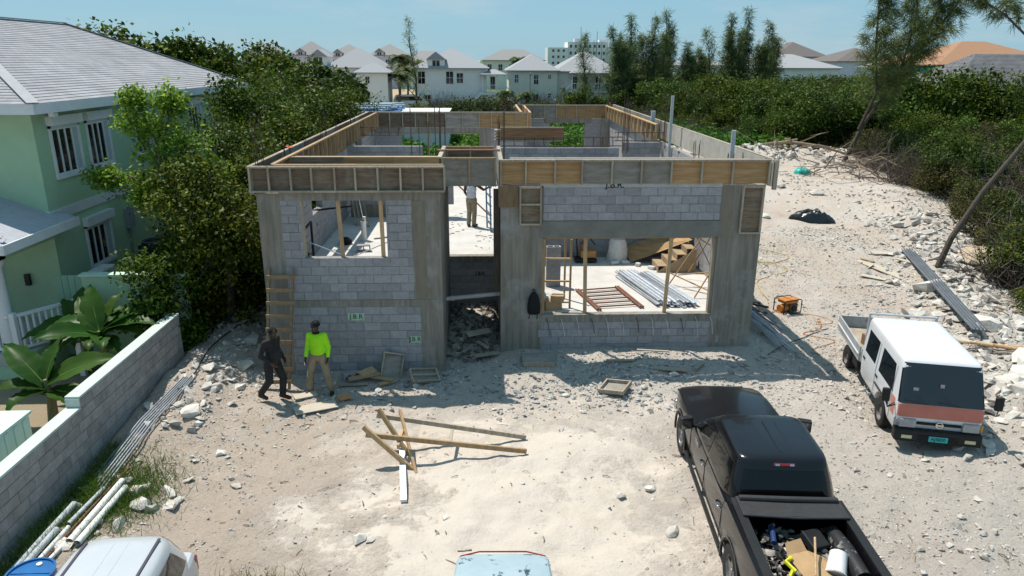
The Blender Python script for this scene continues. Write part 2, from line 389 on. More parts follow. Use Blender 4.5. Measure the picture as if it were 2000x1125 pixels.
stones('rock_berm', 'bank of broken white limestone rocks along the scrub edge', 'rocks', x, y, .05+.24*rs.rand(len(x))**2.6, rock_m, 6)
x, y = pick(900, 14, lambda x, y: np.exp(-(segd(x, y, RIDGE)/1.9)**2), (12, 30, 22, 34)); rs = np.random.RandomState(7)
stones('rubble_ridge', 'long heap of pale rubble behind the right side wall', 'rubble', x, y, .07+.26*rs.rand(len(x))**2.4, rock_m, 8)
x, y = pick(360, 15, lambda x, y: S(.5, -1.2, x)*(.3+.7*S(-4, 0, y))*outside(x, y), (-2, .2, -9, 6)); rs = np.random.RandomState(9)
stones('wall_side_rocks', 'limestone rocks heaped between the boundary wall and the shell', 'rocks', x, y, .04+.16*rs.rand(len(x))**2.2, rock_m, 10)
x, y = pick(1100, 16, lambda x, y: (S(-2.6, -.6, y)*S(.9, .2, y)*(((x > 2.2) & (x < 11.5))))*(.25+S(0, .2, fbm(x, y+8, 3)))*outside(x, y), (1.5, 12.5, -2.6, .9)); rs = np.random.RandomState(10)
stones('concrete_debris', 'grey chips of broken block below the front walls', 'debris', x, y, .02+.085*rs.rand(len(x))**2.2, conc_rub, 12)
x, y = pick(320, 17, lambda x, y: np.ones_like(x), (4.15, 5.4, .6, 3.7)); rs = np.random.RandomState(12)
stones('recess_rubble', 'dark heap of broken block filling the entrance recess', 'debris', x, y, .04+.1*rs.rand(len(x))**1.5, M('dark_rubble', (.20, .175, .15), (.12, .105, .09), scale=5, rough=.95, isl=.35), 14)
x, y = pick(5200, 19, lambda x, y: (.05+.9*S(-.02, .18, fbm(x*.45+2, y*.45, 4))+.5*S(4, 1, segd(x, y, BERM))+.5*S(6, 2, segd(x, y, RIDGE)))*(x > 12.2), (12, 27, 12.5, 30)); rs = np.random.RandomState(13)
stones('far_rubble', 'pale stones strewn over the cleared ground beyond the black plastic sheet', 'rubble', x, y, .02+.11*rs.rand(len(x))**3, rock_m, 16)
# splinters and sticks
sk = MB(); rs = np.random.RandomState(41); x, y = pick(520, 18, lambda x, y: (.25+dens1(x, y))*outside(x, y), (-1.5, 16, -9, 9))
for i in range(len(x)):
    a = rs.rand()*6.283; l_ = .04+.22*rs.rand()**2.5; z = gh(x[i], y[i])+.012; r = .004+.008*rs.rand(); q = (x[i]+l_*math.cos(a), y[i]+l_*math.sin(a)); sk.tube([(x[i], y[i], z), ((x[i]+q[0])/2+rs.normal()*.01, (y[i]+q[1])/2, z+.012), (q[0], q[1], gh(*q)+.012)], [r, r, r*.6], 4)
tag(sk.build('splinters', M('old_splinters', (.26,.19,.13), (.13,.095,.065), scale=5, rough=.95, isl=.4)), 'brown wood splinters and sticks scattered over the ground', 'splinters', None, 'stuff')
# single rocks that stand out
def big_rock(x, y, s, label, seed, mat=None, flat=1, grp=None):
    rs = np.random.RandomState(seed); hv, hf = HULLB[seed % len(HULLB)]; v = hv*np.array([s, s, s*flat]); me = mesh_np('rock', v, hf)
    o = link('rock', me, mat or rock_m, None, (x, y, gh(x, y)+s*.22*flat), (rs.normal()*.15, rs.normal()*.15, rs.rand()*6))
    return tag(o, label, 'rock', grp)
rocks = [(-.71,.1,.30,'large rounded rock beside the foot of the wooden ladder'),(-1.0,-2.5,.26,'tan rock sunk in a hollow near the boundary wall'),
 (-.45,-5.0,.20,'flat pale slab topping the rock cluster beside the grass'),(-.75,-5.35,.22,'pale boulder at the lower edge of the grass patch'),(-1.05,-5.0,.19,'round tan boulder in the middle of the grass patch'),(-.3,-5.35,.17,'grey-white rock below the cluster beside the grass'),
 (3.04,-6.4,.17,'broken grey block lump alone on the sand, nearest the trunk-up car'),(3.25,-6.45,.1,'small stone touching the broken grey lump on the sand'),
 (7.41,-5.3,.13,'white cut stone on the sand left of the pickup'),(8.0,-5.05,.14,'long pale stone beside the pickup front door'),(8.05,-6.4,.16,'brown split stone near the pickup rear wheel'),
 (5.0,-7.55,.10,'smooth grey oval stone just beyond the peeling car'),(4.4,-5.95,.09,'grey pebble on bare sand below the white plank'),(5.7,-4.95,.08,'dark grey stone right of the white plank'),
 (19.2,5.2,.62,'long white boulder at the foot of the leaning tree'),(16.6,-2.6,.42,'white boulder beside the flatbed truck mirror'),(18.6,1.6,.5,'big white slab high on the rock bank'),(18.0,-.7,.46,'white boulder halfway along the rock bank'),(17.3,-1.6,.4,'pale jagged rock on the bank near the truck'),
 (2.6,-.95,.12,'white chunk of limestone in front of the leaning form box'),(3.45,-.75,.13,'white stone beside the tilted form tray'),(6.9,-1.3,.12,'white stone by the overturned form tray'),(8.75,-1.05,.13,'white block chunk above the pickup bonnet'),(9.6,-.4,.15,'pale blue-grey stone slab in the shade by the right wall'),
 (-1.3,-.6,.28,'grey rock against the boundary wall end'),(-.9,1.3,.3,'pale rock under the dark tree'),(-.5,-.9,.2,'flat grey rock left of the ladder'),(-.9,-1.4,.17,'pale rock by the cable near the wall'),
 (-.05,-3.6,.14,'square white stone on the brown dirt'),(.6,-4.7,.13,'pale stone alone on the brown dirt patch'),(17.5,14.6,.3,'rock beside the black plastic sheet'),(21.5,18.5,.42,'large white boulder under the dead branches'),(20.5,20.5,.34,'pale rock in front of the dead branches')]
for i, (x, y, s, lb) in enumerate(rocks): big_rock(x, y, s, lb, i+20, flat=.85)
# ================================================================== the unfinished block house
blk_m = M('concrete_block', (.33, .325, .335), (.25, .247, .255), scale=9, rough=.95, bump=.45, bscale=60, rnd=.14, bdist=.006)
mort_m = M('mortar', (.30, .295, .285), (.19, .187, .18), scale=7, rough=.98, bump=.5, bscale=40)
cast_m = M('cast_concrete', (.28, .255, .215), (.155, .14, .115), scale=2.2, rough=.95, bump=.25, bscale=30, c3=(.32, .315, .305), s3=.9, t3=(.52, .70), vec=(4,4,.35))
lint_m = M('fresh_concrete', (.215, .21, .19), (.155, .15, .135), scale=3, rough=.95, bump=.2, bscale=40)
slab_m = M('floor_slab', (.55, .53, .50), (.45, .43, .405), scale=1.6, rough=.95, bump=.15, c3=(.42, .40, .37), s3=.9, t3=(.58, .75))
plyw_m = M('weathered_plywood', (.24, .175, .12), (.09, .068, .048), scale=2.6, rough=.9, bump=.2, bscale=18, vec=(.7, 1, 7), rnd=.22, c3=(.20, .175, .14), s3=2.0, t3=(.5, .66))
plyf_m = M('fresh_plywood', (.41, .265, .13), (.26, .15, .068), scale=2.4, rough=.8, bump=.12, bscale=16, vec=(.6, 1, 7), rnd=.14, c3=(.14, .075, .03), s3=5.5, t3=(.66, .72))
plyg_m = M('grey_plywood', (.31, .29, .255), (.19, .175, .15), scale=2.2, rough=.92, bump=.15, vec=(.8, 1, 4), rnd=.15, c3=(.20, .14, .08), s3=1.2, t3=(.55, .7))
lum_m = M('lumber', (.48, .335, .19), (.33, .215, .115), scale=3, rough=.85, bump=.12, vec=(6, 6, .8), rnd=.2)
lumg_m = M('grey_lumber', (.40, .345, .27), (.25, .21, .16), scale=3, rough=.9, bump=.12, vec=(6, 6, .8), rnd=.2)
reb_m = M('rusty_rebar', (.10, .065, .05), (.05, .036, .03), scale=20, rough=.85)
pvc_m = M('grey_pvc', (.45, .48, .50), (.36, .39, .41), scale=4, rough=.5)
wpvc_m = M('white_pvc', (.74, .74, .71), (.60, .60, .57), scale=3, rough=.5)
HS = thing('house_shell', 'unfinished roofless concrete block house with timber forms along its wall tops', 'house', (0, 0, -1.85))
BL, BH = .4064, .2032
def blockmesh(hollow=False):
    b = MB(); L_, T, h, c = .396, .197, .193, .006
    if not hollow:
        for sgn in (0,):
            x, y, z = L_/2, T/2, h
            b.add([(-x,-y+c,0),(x,-y+c,0),(x,y-c,0),(-x,y-c,0),(-x,-y+c,z),(x,-y+c,z),(x,y-c,z),(-x,y-c,z),
                   (-x+c,-y,c),(x-c,-y,c),(x-c,-y,z-c),(-x+c,-y,z-c),(-x+c,y,c),(x-c,y,c),(x-c,y,z-c),(-x+c,y,z-c)],
                  [(0,3,2,1),(4,5,6,7),(0,4,7,3),(1,2,6,5),(8,9,10,11),(13,12,15,14),(0,1,9,8),(1,5,10,9),(5,4,11,10),(4,0,8,11),(2,3,12,13),(6,2,13,14),(7,6,14,15),(3,7,15,12)])
    else:
        w = .032
        b.box(-L_/2, L_/2, -T/2, -T/2+w, 0, h).box(-L_/2, L_/2, T/2-w, T/2, 0, h)
        for x in (-L_/2, -w/2, L_/2-w): b.box(x, x+w, -T/2+w, T/2-w, 0, h)
    return b.mesh('block')
BMESH = blockmesh(); BMESH.materials.append(blk_m); HMESH = blockmesh(True); HMESH.materials.append(blk_m)
rndB = random.Random(4)
def block_wall(part, a0, a1, z0, rows, at, axis='x', holes=(), stuff=False, phase=0, top_hollow=(), stuff_mb=None):
    """blocks of a wall 0.2 m thick whose outer face lies at `at`; each block a sub-part of `part`"""
    core = MB(); mb = stuff_mb
    off = ORG[part.name]
    for r in range(rows):
        z = z0+r*BH; zm = z+BH/2
        segs = [(a0, a1)]
        for (h0, h1, hz0, hz1) in holes:
            if hz0 < zm < hz1:
                ns = []
                for s, e in segs:
                    if h1 <= s or h0 >= e: ns.append((s, e)); continue
                    if h0 > s: ns.append((s, h0))
                    if h1 < e: ns.append((h1, e))
                segs = ns
        for s, e in segs:
            if axis == 'x': core.box(s, e, at+.012, at+.185, z, z+BH)
            else: core.box(at+.012, at+.185, s, e, z, z+BH)
            k = math.floor((s-phase-(r % 2)*BL/2)/BL); a = phase+(r % 2)*BL/2+k*BL
            while a < e-.02:
                lo, hi = max(a, s), min(a+BL, e)
                if hi-lo > .05:
                    c = (lo+hi)/2; sx = (hi-lo-.01)/.396; j = rndB.uniform(-.004, .004)
                    loc = (c, at+.0985+j, z+.005) if axis == 'x' else (at+.0985+j, c, z+.005)
                    if mb is not None:
                        T = Matrix.Translation(loc) @ (Matrix.Rotation(math.pi/2, 4, 'Z') if axis == 'y' else Matrix()) @ Matrix.Diagonal((sx, 1, 1, 1))
                        mb.box(-.198, .198, -.0985, .0985, 0, .193, T)
                    else:
                        me = HMESH if (r in top_hollow) else BMESH
                        o = link('block', me, None, part, Vector(loc)-off, (rndB.uniform(-.004,.004), rndB.uniform(-.012,.012), (math.pi/2 if axis == 'y' else 0)+rndB.uniform(-.006,.006)), (sx, 1, 1))
                a += BL
    core_o = core.build('mortar', mort_m, part)
    return core_o
def wallpart(name):
    """a cast base strip that carries the blocks as sub-parts"""
    return name
# --- floor slabs
b = MB(); b.box(.2, 4.0, .2, 16.9, -.155, 0).box(4.0, 5.5, 3.92, 16.9, -.155, -.001).box(5.5, 11.75, 6.75, 22.5, -.155, -.002); b.build('floor_slab', slab_m, HS)
b = MB(); b.box(5.62, 11.72, 1.02, 6.55, -.96, -.78); b.build('garage_slab', slab_m, HS)
# --- front left wall: concrete frame carries its blocks
b = MB()
b.box(0, .52, 0, .2, -2.1, 2.52)                      # corner column
b.box(3.42, 4.08, .004, .2, 0, 2.36).box(3.55, 4.08, .004, .2, -2.1, -.165)
b.box(.5, 4.085, -.006, .2, -.165, .0)                # belt
b.box(.5, 4.085, -.003, .2, 2.352, 2.62)              # lintel
b.box(3.88, 4.085, .2, 3.86, -2.1, 2.5)
fl = b.build('front_frame', cast_m, HS)
block_wall(fl, .5, 3.56, -.165-9*BH, 9, 0, phase=.17)
block_wall(fl, .5, 3.43, .0, 5, 0, phase=.06, top_hollow=(4,))
block_wall(fl, .5, 3.43, 5*BH, 7, 0, phase=.26, holes=((.96, 2.85, 0, 3),))
b = MB(); b.box(.9, .98, .003, .2, 1.03, 2.35); b.build('window_reveal', lumg_m, HS)
# --- walls behind, joined blocks (their pieces are small)
bs = MB()
# --- recess wall
b = MB(); b.box(4.06, 5.47, 3.86, 4.1, -.17, .003); rw = b.build('recess_beam', cast_m, HS)
block_wall(rw, 4.06, 5.47, -.17-8*BH, 8, 3.88, phase=.1)
# --- front right wall
b = MB()
b.box(5.47, 6.5, 1.0, 1.2, -2.1, 2.5)                  # left pier
b.box(5.47, 5.68, 1.2, 3.9, -2.1, 2.5)                 # recess side wall
b.box(10.84, 11.9, 1.0, 1.2, -2.1, 2.52)               # right column
b.box(6.5, 10.84, .997, 1.2, -.97, -.775)              # slab edge
b.box(11.7, 11.9, 1.2, 1.6, -2.1, 2.5)
fr = b.build('front_frame', cast_m, HS)
b = MB(); b.box(6.42, 10.9, .985, 1.21, 1.235, 1.645); li = b.build('lintel', lint_m, HS)
block_wall(fr, 6.5, 10.84, 1.65, 4, 1.0, phase=.12)
b = MB(); b.box(6.42, 10.84, 1.0, 1.2, 1.65+4*BH, 2.56); b.build('mortar_course', M('pale_mortar', (.44,.44,.43), (.33,.33,.32), scale=5, rough=.95, bump=.3), HS)
block_wall(fr, 6.42, 11.1, -.97-5*BH, 5, 1.003, phase=.05)
# --- interior walls
def ibase(x0, x1, y0, y1, z0, z1): return MB().box(x0, x1, y0, y1, z0, z1).build('wall_base', cast_m, HS)
wb = ibase(.35, 2.95, 9.3, 9.5, 0, .45); block_wall(wb, .35, 2.95, 2.5-2*BH, 2, 9.3, phase=.1)
wc = ibase(5.62, 9.75, 8.8, 9.0, 0, .3); block_wall(wc, 5.62, 9.75, 2.5-2*BH, 2, 8.8, phase=.2)
wd = ibase(10.2, 11.6, 10.5, 10.7, 0, .3); block_wall(wd, 10.2, 11.6, 2.5-3*BH, 3, 10.5, phase=.05)
block_wall(wb, .35, 4.0, .45, 8, 9.3, stuff_mb=bs)
block_wall(wc, 5.62, 9.75, .3, 9, 8.8, stuff_mb=bs)
block_wall(wd, 10.2, 11.6, .3, 8, 10.5, stuff_mb=bs)
gb = ibase(5.62, 11.7, 6.55, 6.75, -.78, -.6)
block_wall(gb, 5.62, 11.7, -.6, 15, 6.55, stuff_mb=bs, holes=((5.6, 5.9, 2.3, 3),))
lw = ibase(0, .2, .2, 17.2, -1.9, -.1)
block_wall(lw, .2, 17.0, -.1, 12, .0, 'y', stuff_mb=bs, holes=((4.3, 5.6, 1.05, 2.3), (12, 13.4, 1.0, 2.3)))
rwl = ibase(11.7, 11.9, 1.6, 22.6, -1.9, -.8)
block_wall(rwl, 1.6, 22.6, -.8, 16, 11.7, 'y', stuff_mb=bs, holes=((13, 14.2, 1, 2.2),))
bl_ = ibase(.2, 7.0, 17, 17.2, -1.2, 0)
block_wall(bl_, .2, 7.0, .0, 12, 17.0, stuff_mb=bs, holes=((1.4, 4.9, .8, 2.3),))
br_ = ibase(6.9, 11.7, 22.5, 22.7, -1.2, 0)
block_wall(br_, 6.9, 11.7, .0, 12, 22.5, stuff_mb=bs, holes=((8.6, 10.45, .6, 2.25),))
bst = ibase(6.9, 7.1, 17.2, 22.5, -1.2, 0)
block_wall(bst, 17.2, 22.5, .0, 12, 6.9, 'y', stuff_mb=bs)
tag(bs.build('blocks', blk_m, HS), kind='stuff')
b = MB(); b.box(4.9, 5.4, 16.97, 17.23, 0, 2.25).box(.2, 5.4, 16.96, 17.235, 2.24, 2.46); b.build('lintel', cast_m, HS); MB().box(8.3, 10.8, 22.46, 22.74, 2.22, 2.5).build('lintel', cast_m, HS); MB().box(11.3, 11.69, 22.3, 22.75, 0, 2.5).build('column', cast_m, HS)
b = MB()
for x in (2.6,): b.beam((x, 17.05, .8), (x, 17.05, 2.24), .09, .04)
b.beam((1.4, 17.0, 2.2), (4.9, 17.0, 2.2), .09, .05); b.build('window_prop', lum_m, HS)
# --- right side wall casing inside, near part: bare plate of outer form shows
# --- formwork
def form(axis, a0, a1, at, z0, z1, out_, splits, mats, stud=None, studm=None, sd_=.085, rail=True, top=True, studh=None):
    """plywood face board with studs on side out_ (+1/-1); studs and rails are sub-parts of each panel"""
    edges = [a0]+list(splits)+[a1]
    for i in range(len(edges)-1):
        e0, e1 = edges[i]+(.002 if i else 0), edges[i+1]
        m = mats[i % len(mats)]; b = MB()
        t0, t1 = (at, at+.019) if out_ < 0 else (at-.019, at)
        if axis == 'x': b.box(e0, e1, t0, t1, z0, z1)
        else: b.box(t0, t1, e0, e1, z0, z1)
        pn = b.build('form_panel', m, HS)
        def bar(p0, p1, q0, q1, zz0, zz1, nm, mm):
            c = MB()
            if axis == 'x': c.box(p0, p1, q0, q1, zz0, zz1)
            else: c.box(q0, q1, p0, p1, zz0, zz1)
            c.build(nm, mm, pn)
        o0, o1 = (at-sd_, at-.001) if out_ < 0 else (at+.001, at+sd_)
        sm = studm or lumg_m
        if stud:
            n = max(1, round((e1-e0)/stud))
            for k in range(n+ (1 if i == len(edges)-2 else 0)):
                s = e0+(e1-e0)*k/n; s = min(max(s, a0+.02), a1-.025)+rndB.uniform(-.02, .02)
                bar(s-.02, s+.02, o0, o1, z0+.045 if rail else z0-.01, z1-.042 if top else (z0+studh if studh else z1-.03), 'stud', sm)
        if rail: bar(e0, e1, o0, o1, z0, z0+.042, 'rail', sm)
        if top: bar(e0, e1, o0, o1, z1-.04, z1+.002, 'top_plate', sm)
ZT = 3.13
W_, F_1, G_ = plyw_m, plyf_m, plyg_m
form('x', -.12, 4.2, -.02, 2.55, ZT, -1, (1.28, 2.72), (W_,), .53)
form('x', .32, 4.15, .26, 2.6, ZT-.01, 1, (2.2,), (G_,), .6, lum_m, rail=False)
form('y', -.04, 17.3, -.03, 2.5, ZT+.004, -1, (2.4, 4.8, 7.2, 9.6, 12, 14.4), (W_, G_), .6)
form('y', .3, 16.85, .3, 2.45, ZT, 1, (2.4, 4.8, 7.2, 9.6, 12, 14.4), (plyw_m,), .62, lum_m, rail=False, top=True)
form('x', .45, 4.0, 1.5, 2.56, ZT, 1, (1.7, 2.9), (W_, F_1, F_1), .62, lum_m, rail=False)
form('x', .45, 4.0, 1.92, 2.56, ZT-.03, -1, (2.1,), (F_1, W_), .62, lumg_m, rail=False)
# entrance beam box
form('x', 4.06, 5.36, 1.5, 2.42, 3.12, -1, (), (G_,), .66, lum_m, sd_=.05, rail=False)
form('x', 4.06, 5.36, 3.75, 2.6, ZT, -1, (), (W_,), .66, lum_m, sd_=.05, rail=False)
form('y', 1.45, 3.8, 4.04, 2.505, ZT+.005, -1, (), (G_,), None)
form('y', .95, 3.8, 5.44, 2.5, ZT+.005, 1, (), (G_,), None)
MB().box(4.02, 5.4, 1.52, 4.6, 2.42, 2.45).build('form_deck_sun_block', plyg_m, HS)  # form floor; its unseen rear end is lengthened to keep sun off the recess
b = MB(); b.beam((3.9, 2.55, 3.17), (5.5, 2.58, 3.17), .09, .04); b.build('spreader', M('reddish_lumber', (.42, .22, .14), (.30, .15, .09), scale=4, rough=.8), HS)
b = MB(); b.box(3.92, 4.06, .46, .5, -1.7, 2.4).box(5.3, 5.46, 1.21, 1.25, -.2, 2.4); b.build('jamb_board', M('dark_plywood', (.09, .07, .055), (.05, .04, .03), scale=5, rough=.8, vec=(5,5,.6)), HS)  # jamb boards in one very dark brown plywood colour
# right front
form('x', 5.44, 11.93, .97, 2.56, ZT+.01, -1, (6.05, 6.75, 7.4, 9.55, 11.0), (F_1, F_1, F_1, G_, F_1, F_1), .62, lumg_m, rail=False)
form('x', 5.7, 11.5, 1.25, 2.6, ZT-.02, 1, (8.0,), (G_,), .8, lumg_m, rail=False)
b = MB(); b.box(11.96, 12.0, .90, 1.0, 2.5, 3.14); b.build('form_end', M('pale_lumber', (.62, .54, .42), (.5, .42, .31), scale=3, rough=.85, vec=(6,6,.8)), HS)
b = MB(); b.box(12.02, 12.11, .86, .95, 2.42, 3.13); b.build('form_end', lumg_m, HS)
form('y', 1.0, 22.9, 11.96, 2.5, ZT+.02, 1, (3.4, 5.8, 8.2, 10.6, 13, 15.4, 17.8, 20.2), (plyg_m,), None, rail=False)
b = MB(); b.box(11.935, 11.95, 1.3, 11, 2.5, ZT); b.build('form_lining', M('pale_form_lining', (.47, .44, .39), (.36, .335, .29), scale=2.5, rough=.9, c3=(.28,.26,.23), s3=1.6, t3=(.55,.68)), HS)
form('y', 10.9, 22.3, 11.55, 2.5, ZT, -1, (13.3, 15.7, 18.1, 20.5), (plyw_m,), .72, M('new_lumber', (.56,.38,.19), (.42,.27,.125), scale=3, rough=.85, vec=(6,6,.8), rnd=.15), rail=False)
# rear left (seen from inside) and rear right
form('x', .36, 7.1, 16.98, 2.47, ZT, -1, (2.6, 3.4, 4.9), (W_, W_, G_, F_1), .6, lumg_m, rail=False, sd_=.05)
form('x', .0, 7.1, 17.3, 2.5, ZT, 1, (2.4, 4.8), (G_,), None)
form('x', 7.1, 11.6, 22.45, 2.45, ZT, -1, (7.7, 8.9), (G_, G_, F_1), .55, lumg_m, rail=False, sd_=.05)
form('x', 6.8, 11.9, 22.85, 2.5, ZT, 1, (9.3,), (G_,), None)
form('y', 17.3, 22.85, 6.84, 2.5, ZT, -1, (20,), (plyf_m,), .6, lum_m, rail=False)
form('y', 16.95, 22.5, 7.16, 2.45, ZT, 1, (20,), (plyf_m,), .6, lum_m, rail=False)
# short brown beam form over the middle room
form('x', 5.7, 8.05, 10.9, 2.5, 3.02, -1, (), (M('brown_plywood', (.34, .19, .10), (.20, .10, .05), scale=2.4, rough=.85, vec=(.6,1,6)),), None)
b = MB()
for i in range(4): b.box(5.5, 5.72, 10.86, 11.3, 2.5+i*.12, 2.55+i*.12)
b.build('ledger_blocks', lum_m, HS)
# column forms fixed on the right-hand front
def colform(x0, x1, y, z0, z1, m, cross=()):
    b = MB(); b.box(x0, x1, y-.02, y, z0, z1); p = b.build('column_form', m, HS)
    for s in (x0, x1-.045):
        MB().box(s, s+.045, y-.09, y-.021, z0, z1).build('form_stud', lumg_m, p)
    for z in (z0, z1-.04)+tuple(cross):
        MB().box(x0+.046, x1-.046, y-.09, y-.022, z, z+.04).build('form_stud', lumg_m, p)
colform(5.92, 6.46, .998, 1.56, 2.5, plyw_m, (2.05,))
colform(11.32, 11.86, .998, 1.32, 2.5, plyw_m)
b = MB(); b.box(5.42, 5.9, .975, .997, 2.0, 2.54); b.build('column_form', M('brown_board', (.24, .17, .10), (.15, .105, .06), scale=2.5, rough=.9, vec=(4,1,1)), HS)
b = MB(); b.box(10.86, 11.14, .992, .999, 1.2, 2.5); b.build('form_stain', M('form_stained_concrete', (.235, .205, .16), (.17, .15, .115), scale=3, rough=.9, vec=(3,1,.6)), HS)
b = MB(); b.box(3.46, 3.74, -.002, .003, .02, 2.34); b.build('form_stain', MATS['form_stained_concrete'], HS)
# rebar
def rods(pts, z0, z1, name='rebar', lean=.03):
    b = MB()
    for (x, y) in pts:
        h = z1-rndB.uniform(0, .35); b.tube([(x, y, z0), (x+rndB.uniform(-lean, lean), y+rndB.uniform(-lean, lean), h)], .009, 5)
    b.build(name, reb_m, HS)
def sq(x, y, d=.07): return [(x-d, y-d), (x+d, y-d), (x+d, y+d), (x-d, y+d)]
for x, y, z in ((.12, .12, 4.35), (.12, 2.4, 3.45), (.12, 4.6, 3.4), (.12, 6.8, 4.1), (.12, 9.2, 3.5), (.12, 12, 3.6), (3.85, 3.6, 4.35), (3.9, 4.6, 4.1), (5.55, 3.9, 4.2), (5.6, 4.6, 4.0), (9.95, 8.9, 4.3), (10.1, 9.4, 4.2), (11.75, 10.2, 4.1), (11.75, 11.0, 4.3), (11.75, 6.4, 3.1), (11.8, 3.4, 3.1), (.2, 16.9, 3.6), (7, 17.2, 3.7), (11.75, 22.5, 4.0)):
    rods(sq(x, y), 2.3, z)
rods([(3.4, 3.2), (3.6, 3.2), (2.6, 9.2), (2.62, 8.8)], 2.2, 3.9)
def cage(x0, x1, y, z):
    b = MB()
    for zz in (z+.06, z+.36):
        for yy in (y-.06, y+.06): b.tube([(x0, yy, zz), ((x0+x1)/2, yy, zz-.012), (x1, yy, zz)], .011, 5)
    k = x0+.1
    while k < x1:
        j = rndB.uniform(-.05, .05); b.tube([(k, y-.07, z+.05), (k+j, y-.07, z+.37), (k+j, y+.07, z+.37), (k, y+.07, z+.05), (k, y-.07, z+.05)], .007, 4); k += .34
    b.build('rebar_cage', reb_m, HS)
cage(5.7, 9.85, 8.9, 2.5); cage(9.9, 11.75, 10.6, 2.5); cage(.3, 2.0, 12.6, 2.5)
for x, y, z, r in ((11.62, 9.3, 4.22, .055), (11.7, 3.05, 3.62, .06), (11.72, 12.5, 3.5, .09)):
    b = MB(); b.tube([(x, y, .5), (x, y, z)], r, 12); b.build('conduit', pvc_m, HS, smooth=False, auto=35)
# white anchor wires hanging on the slab edge
wire_m = M('galvanised_wire', (.66, .66, .66), (.5, .5, .5), scale=9, rough=.4)
for i in range(12):
    x = 6.62+i*.382; b = MB(); dz = rndB.uniform(-.03, .03); b.tube([(x, .99, -.86+dz), (x+.05, .955, -1.0+dz), (x+.10, .97, -1.26-rndB.uniform(0, .12))], .008, 5)
    b.build('anchor_wire', wire_m if i % 3 else reb_m, HS)
# drain pipe through the recess
b = MB(); b.tube([(3.98, 1.5, -.5), (4.25, 1.5, -.47), (5.47, 1.5, -.36)], .055, 12); b.tube([(4.2, 1.5, -.475), (4.3, 1.5, -.466)], .066, 12); b.build('drain_pipe', M('dusty_pvc', (.50, .49, .46), (.38, .37, .34), scale=5, rough=.6), HS, auto=35)
# stencilled marks
gp = M('pale_green_paint', (.42, .56, .42), (.33, .46, .34), scale=9, rough=.9); gd = M('dark_green_paint', (.02, .10, .035), (.015, .07, .025), scale=9, rough=.9); kd = M('black_paint', (.02, .02, .02), (.015, .015, .015), rough=.9)
def front(x, y, z, sx=1, sz=1): return Matrix.Translation(Vector((x, y, z))-ORG[HS.name]) @ Matrix.Rotation(math.pi/2, 4, 'X') @ Matrix.Diagonal((sx, sz, 1, 1))
MB().box(1.84, 2.23, -.009, -.0075, -.505, -.325).build('paint_patch', gp, HS)
textmesh('stencil', 'J.B R', .155, gd, HS, front(2.04, -.0115, -.415, 1.05))
MB().box(3.30, 3.545, -.009, -.0075, -1.085, -.92).build('paint_patch', gp, HS)
textmesh('stencil', 'J.B R', .155, gd, HS, front(3.40, -.0115, -1.0, .95))
textmesh('stencil', 'J.B.R', .15, kd, HS, front(4.95, 3.872, -.52, 1))
textmesh('stencil', 'J.B.R.', .2, kd, HS, front(8.22, .993, 2.52, 1.1))
textmesh('stencil', 'J.B.R', .12, kd, HS, Matrix.Translation(Vector((11.695, 8.3, 2.42))-ORG[HS.name]) @ Euler((math.pi/2, 0, -math.pi/2)).to_matrix().to_4x4())
# opening frame of the garage window, boards and props
b = MB(); b.box(6.5, 6.58, 1.05, 1.19, -.77, 1.19); b.build('opening_frame', lum_m, HS)
b = MB(); b.box(10.76, 10.84, 1.05, 1.19, -.77, 1.19); b.build('opening_frame', lumg_m, HS)
b = MB(); b.box(6.5, 10.84, 1.06, 1.18, 1.192, 1.234); b.build('opening_frame', lum_m, HS)
def prop(p, q, lb, w=.09, h=.045, m=None): tag(MB().beam(p, q, w, h).build('timber_prop', m or lum_m), lb, 'timber', 'timber props in openings')
prop((7.62, 1.12, -.78), (7.57, 1.12, 1.19), 'left upright timber prop in the wide garage opening')
prop((9.66, 1.12, -.78), (9.72, 1.12, 1.19), 'right upright timber prop in the wide garage opening')
prop((1.81, .1, 1.02), (1.77, .1, 2.35), 'left upright timber prop in the small front window')
prop((2.74, .1, 1.02), (2.73, .1, 2.35), 'right upright timber prop in the small front window')
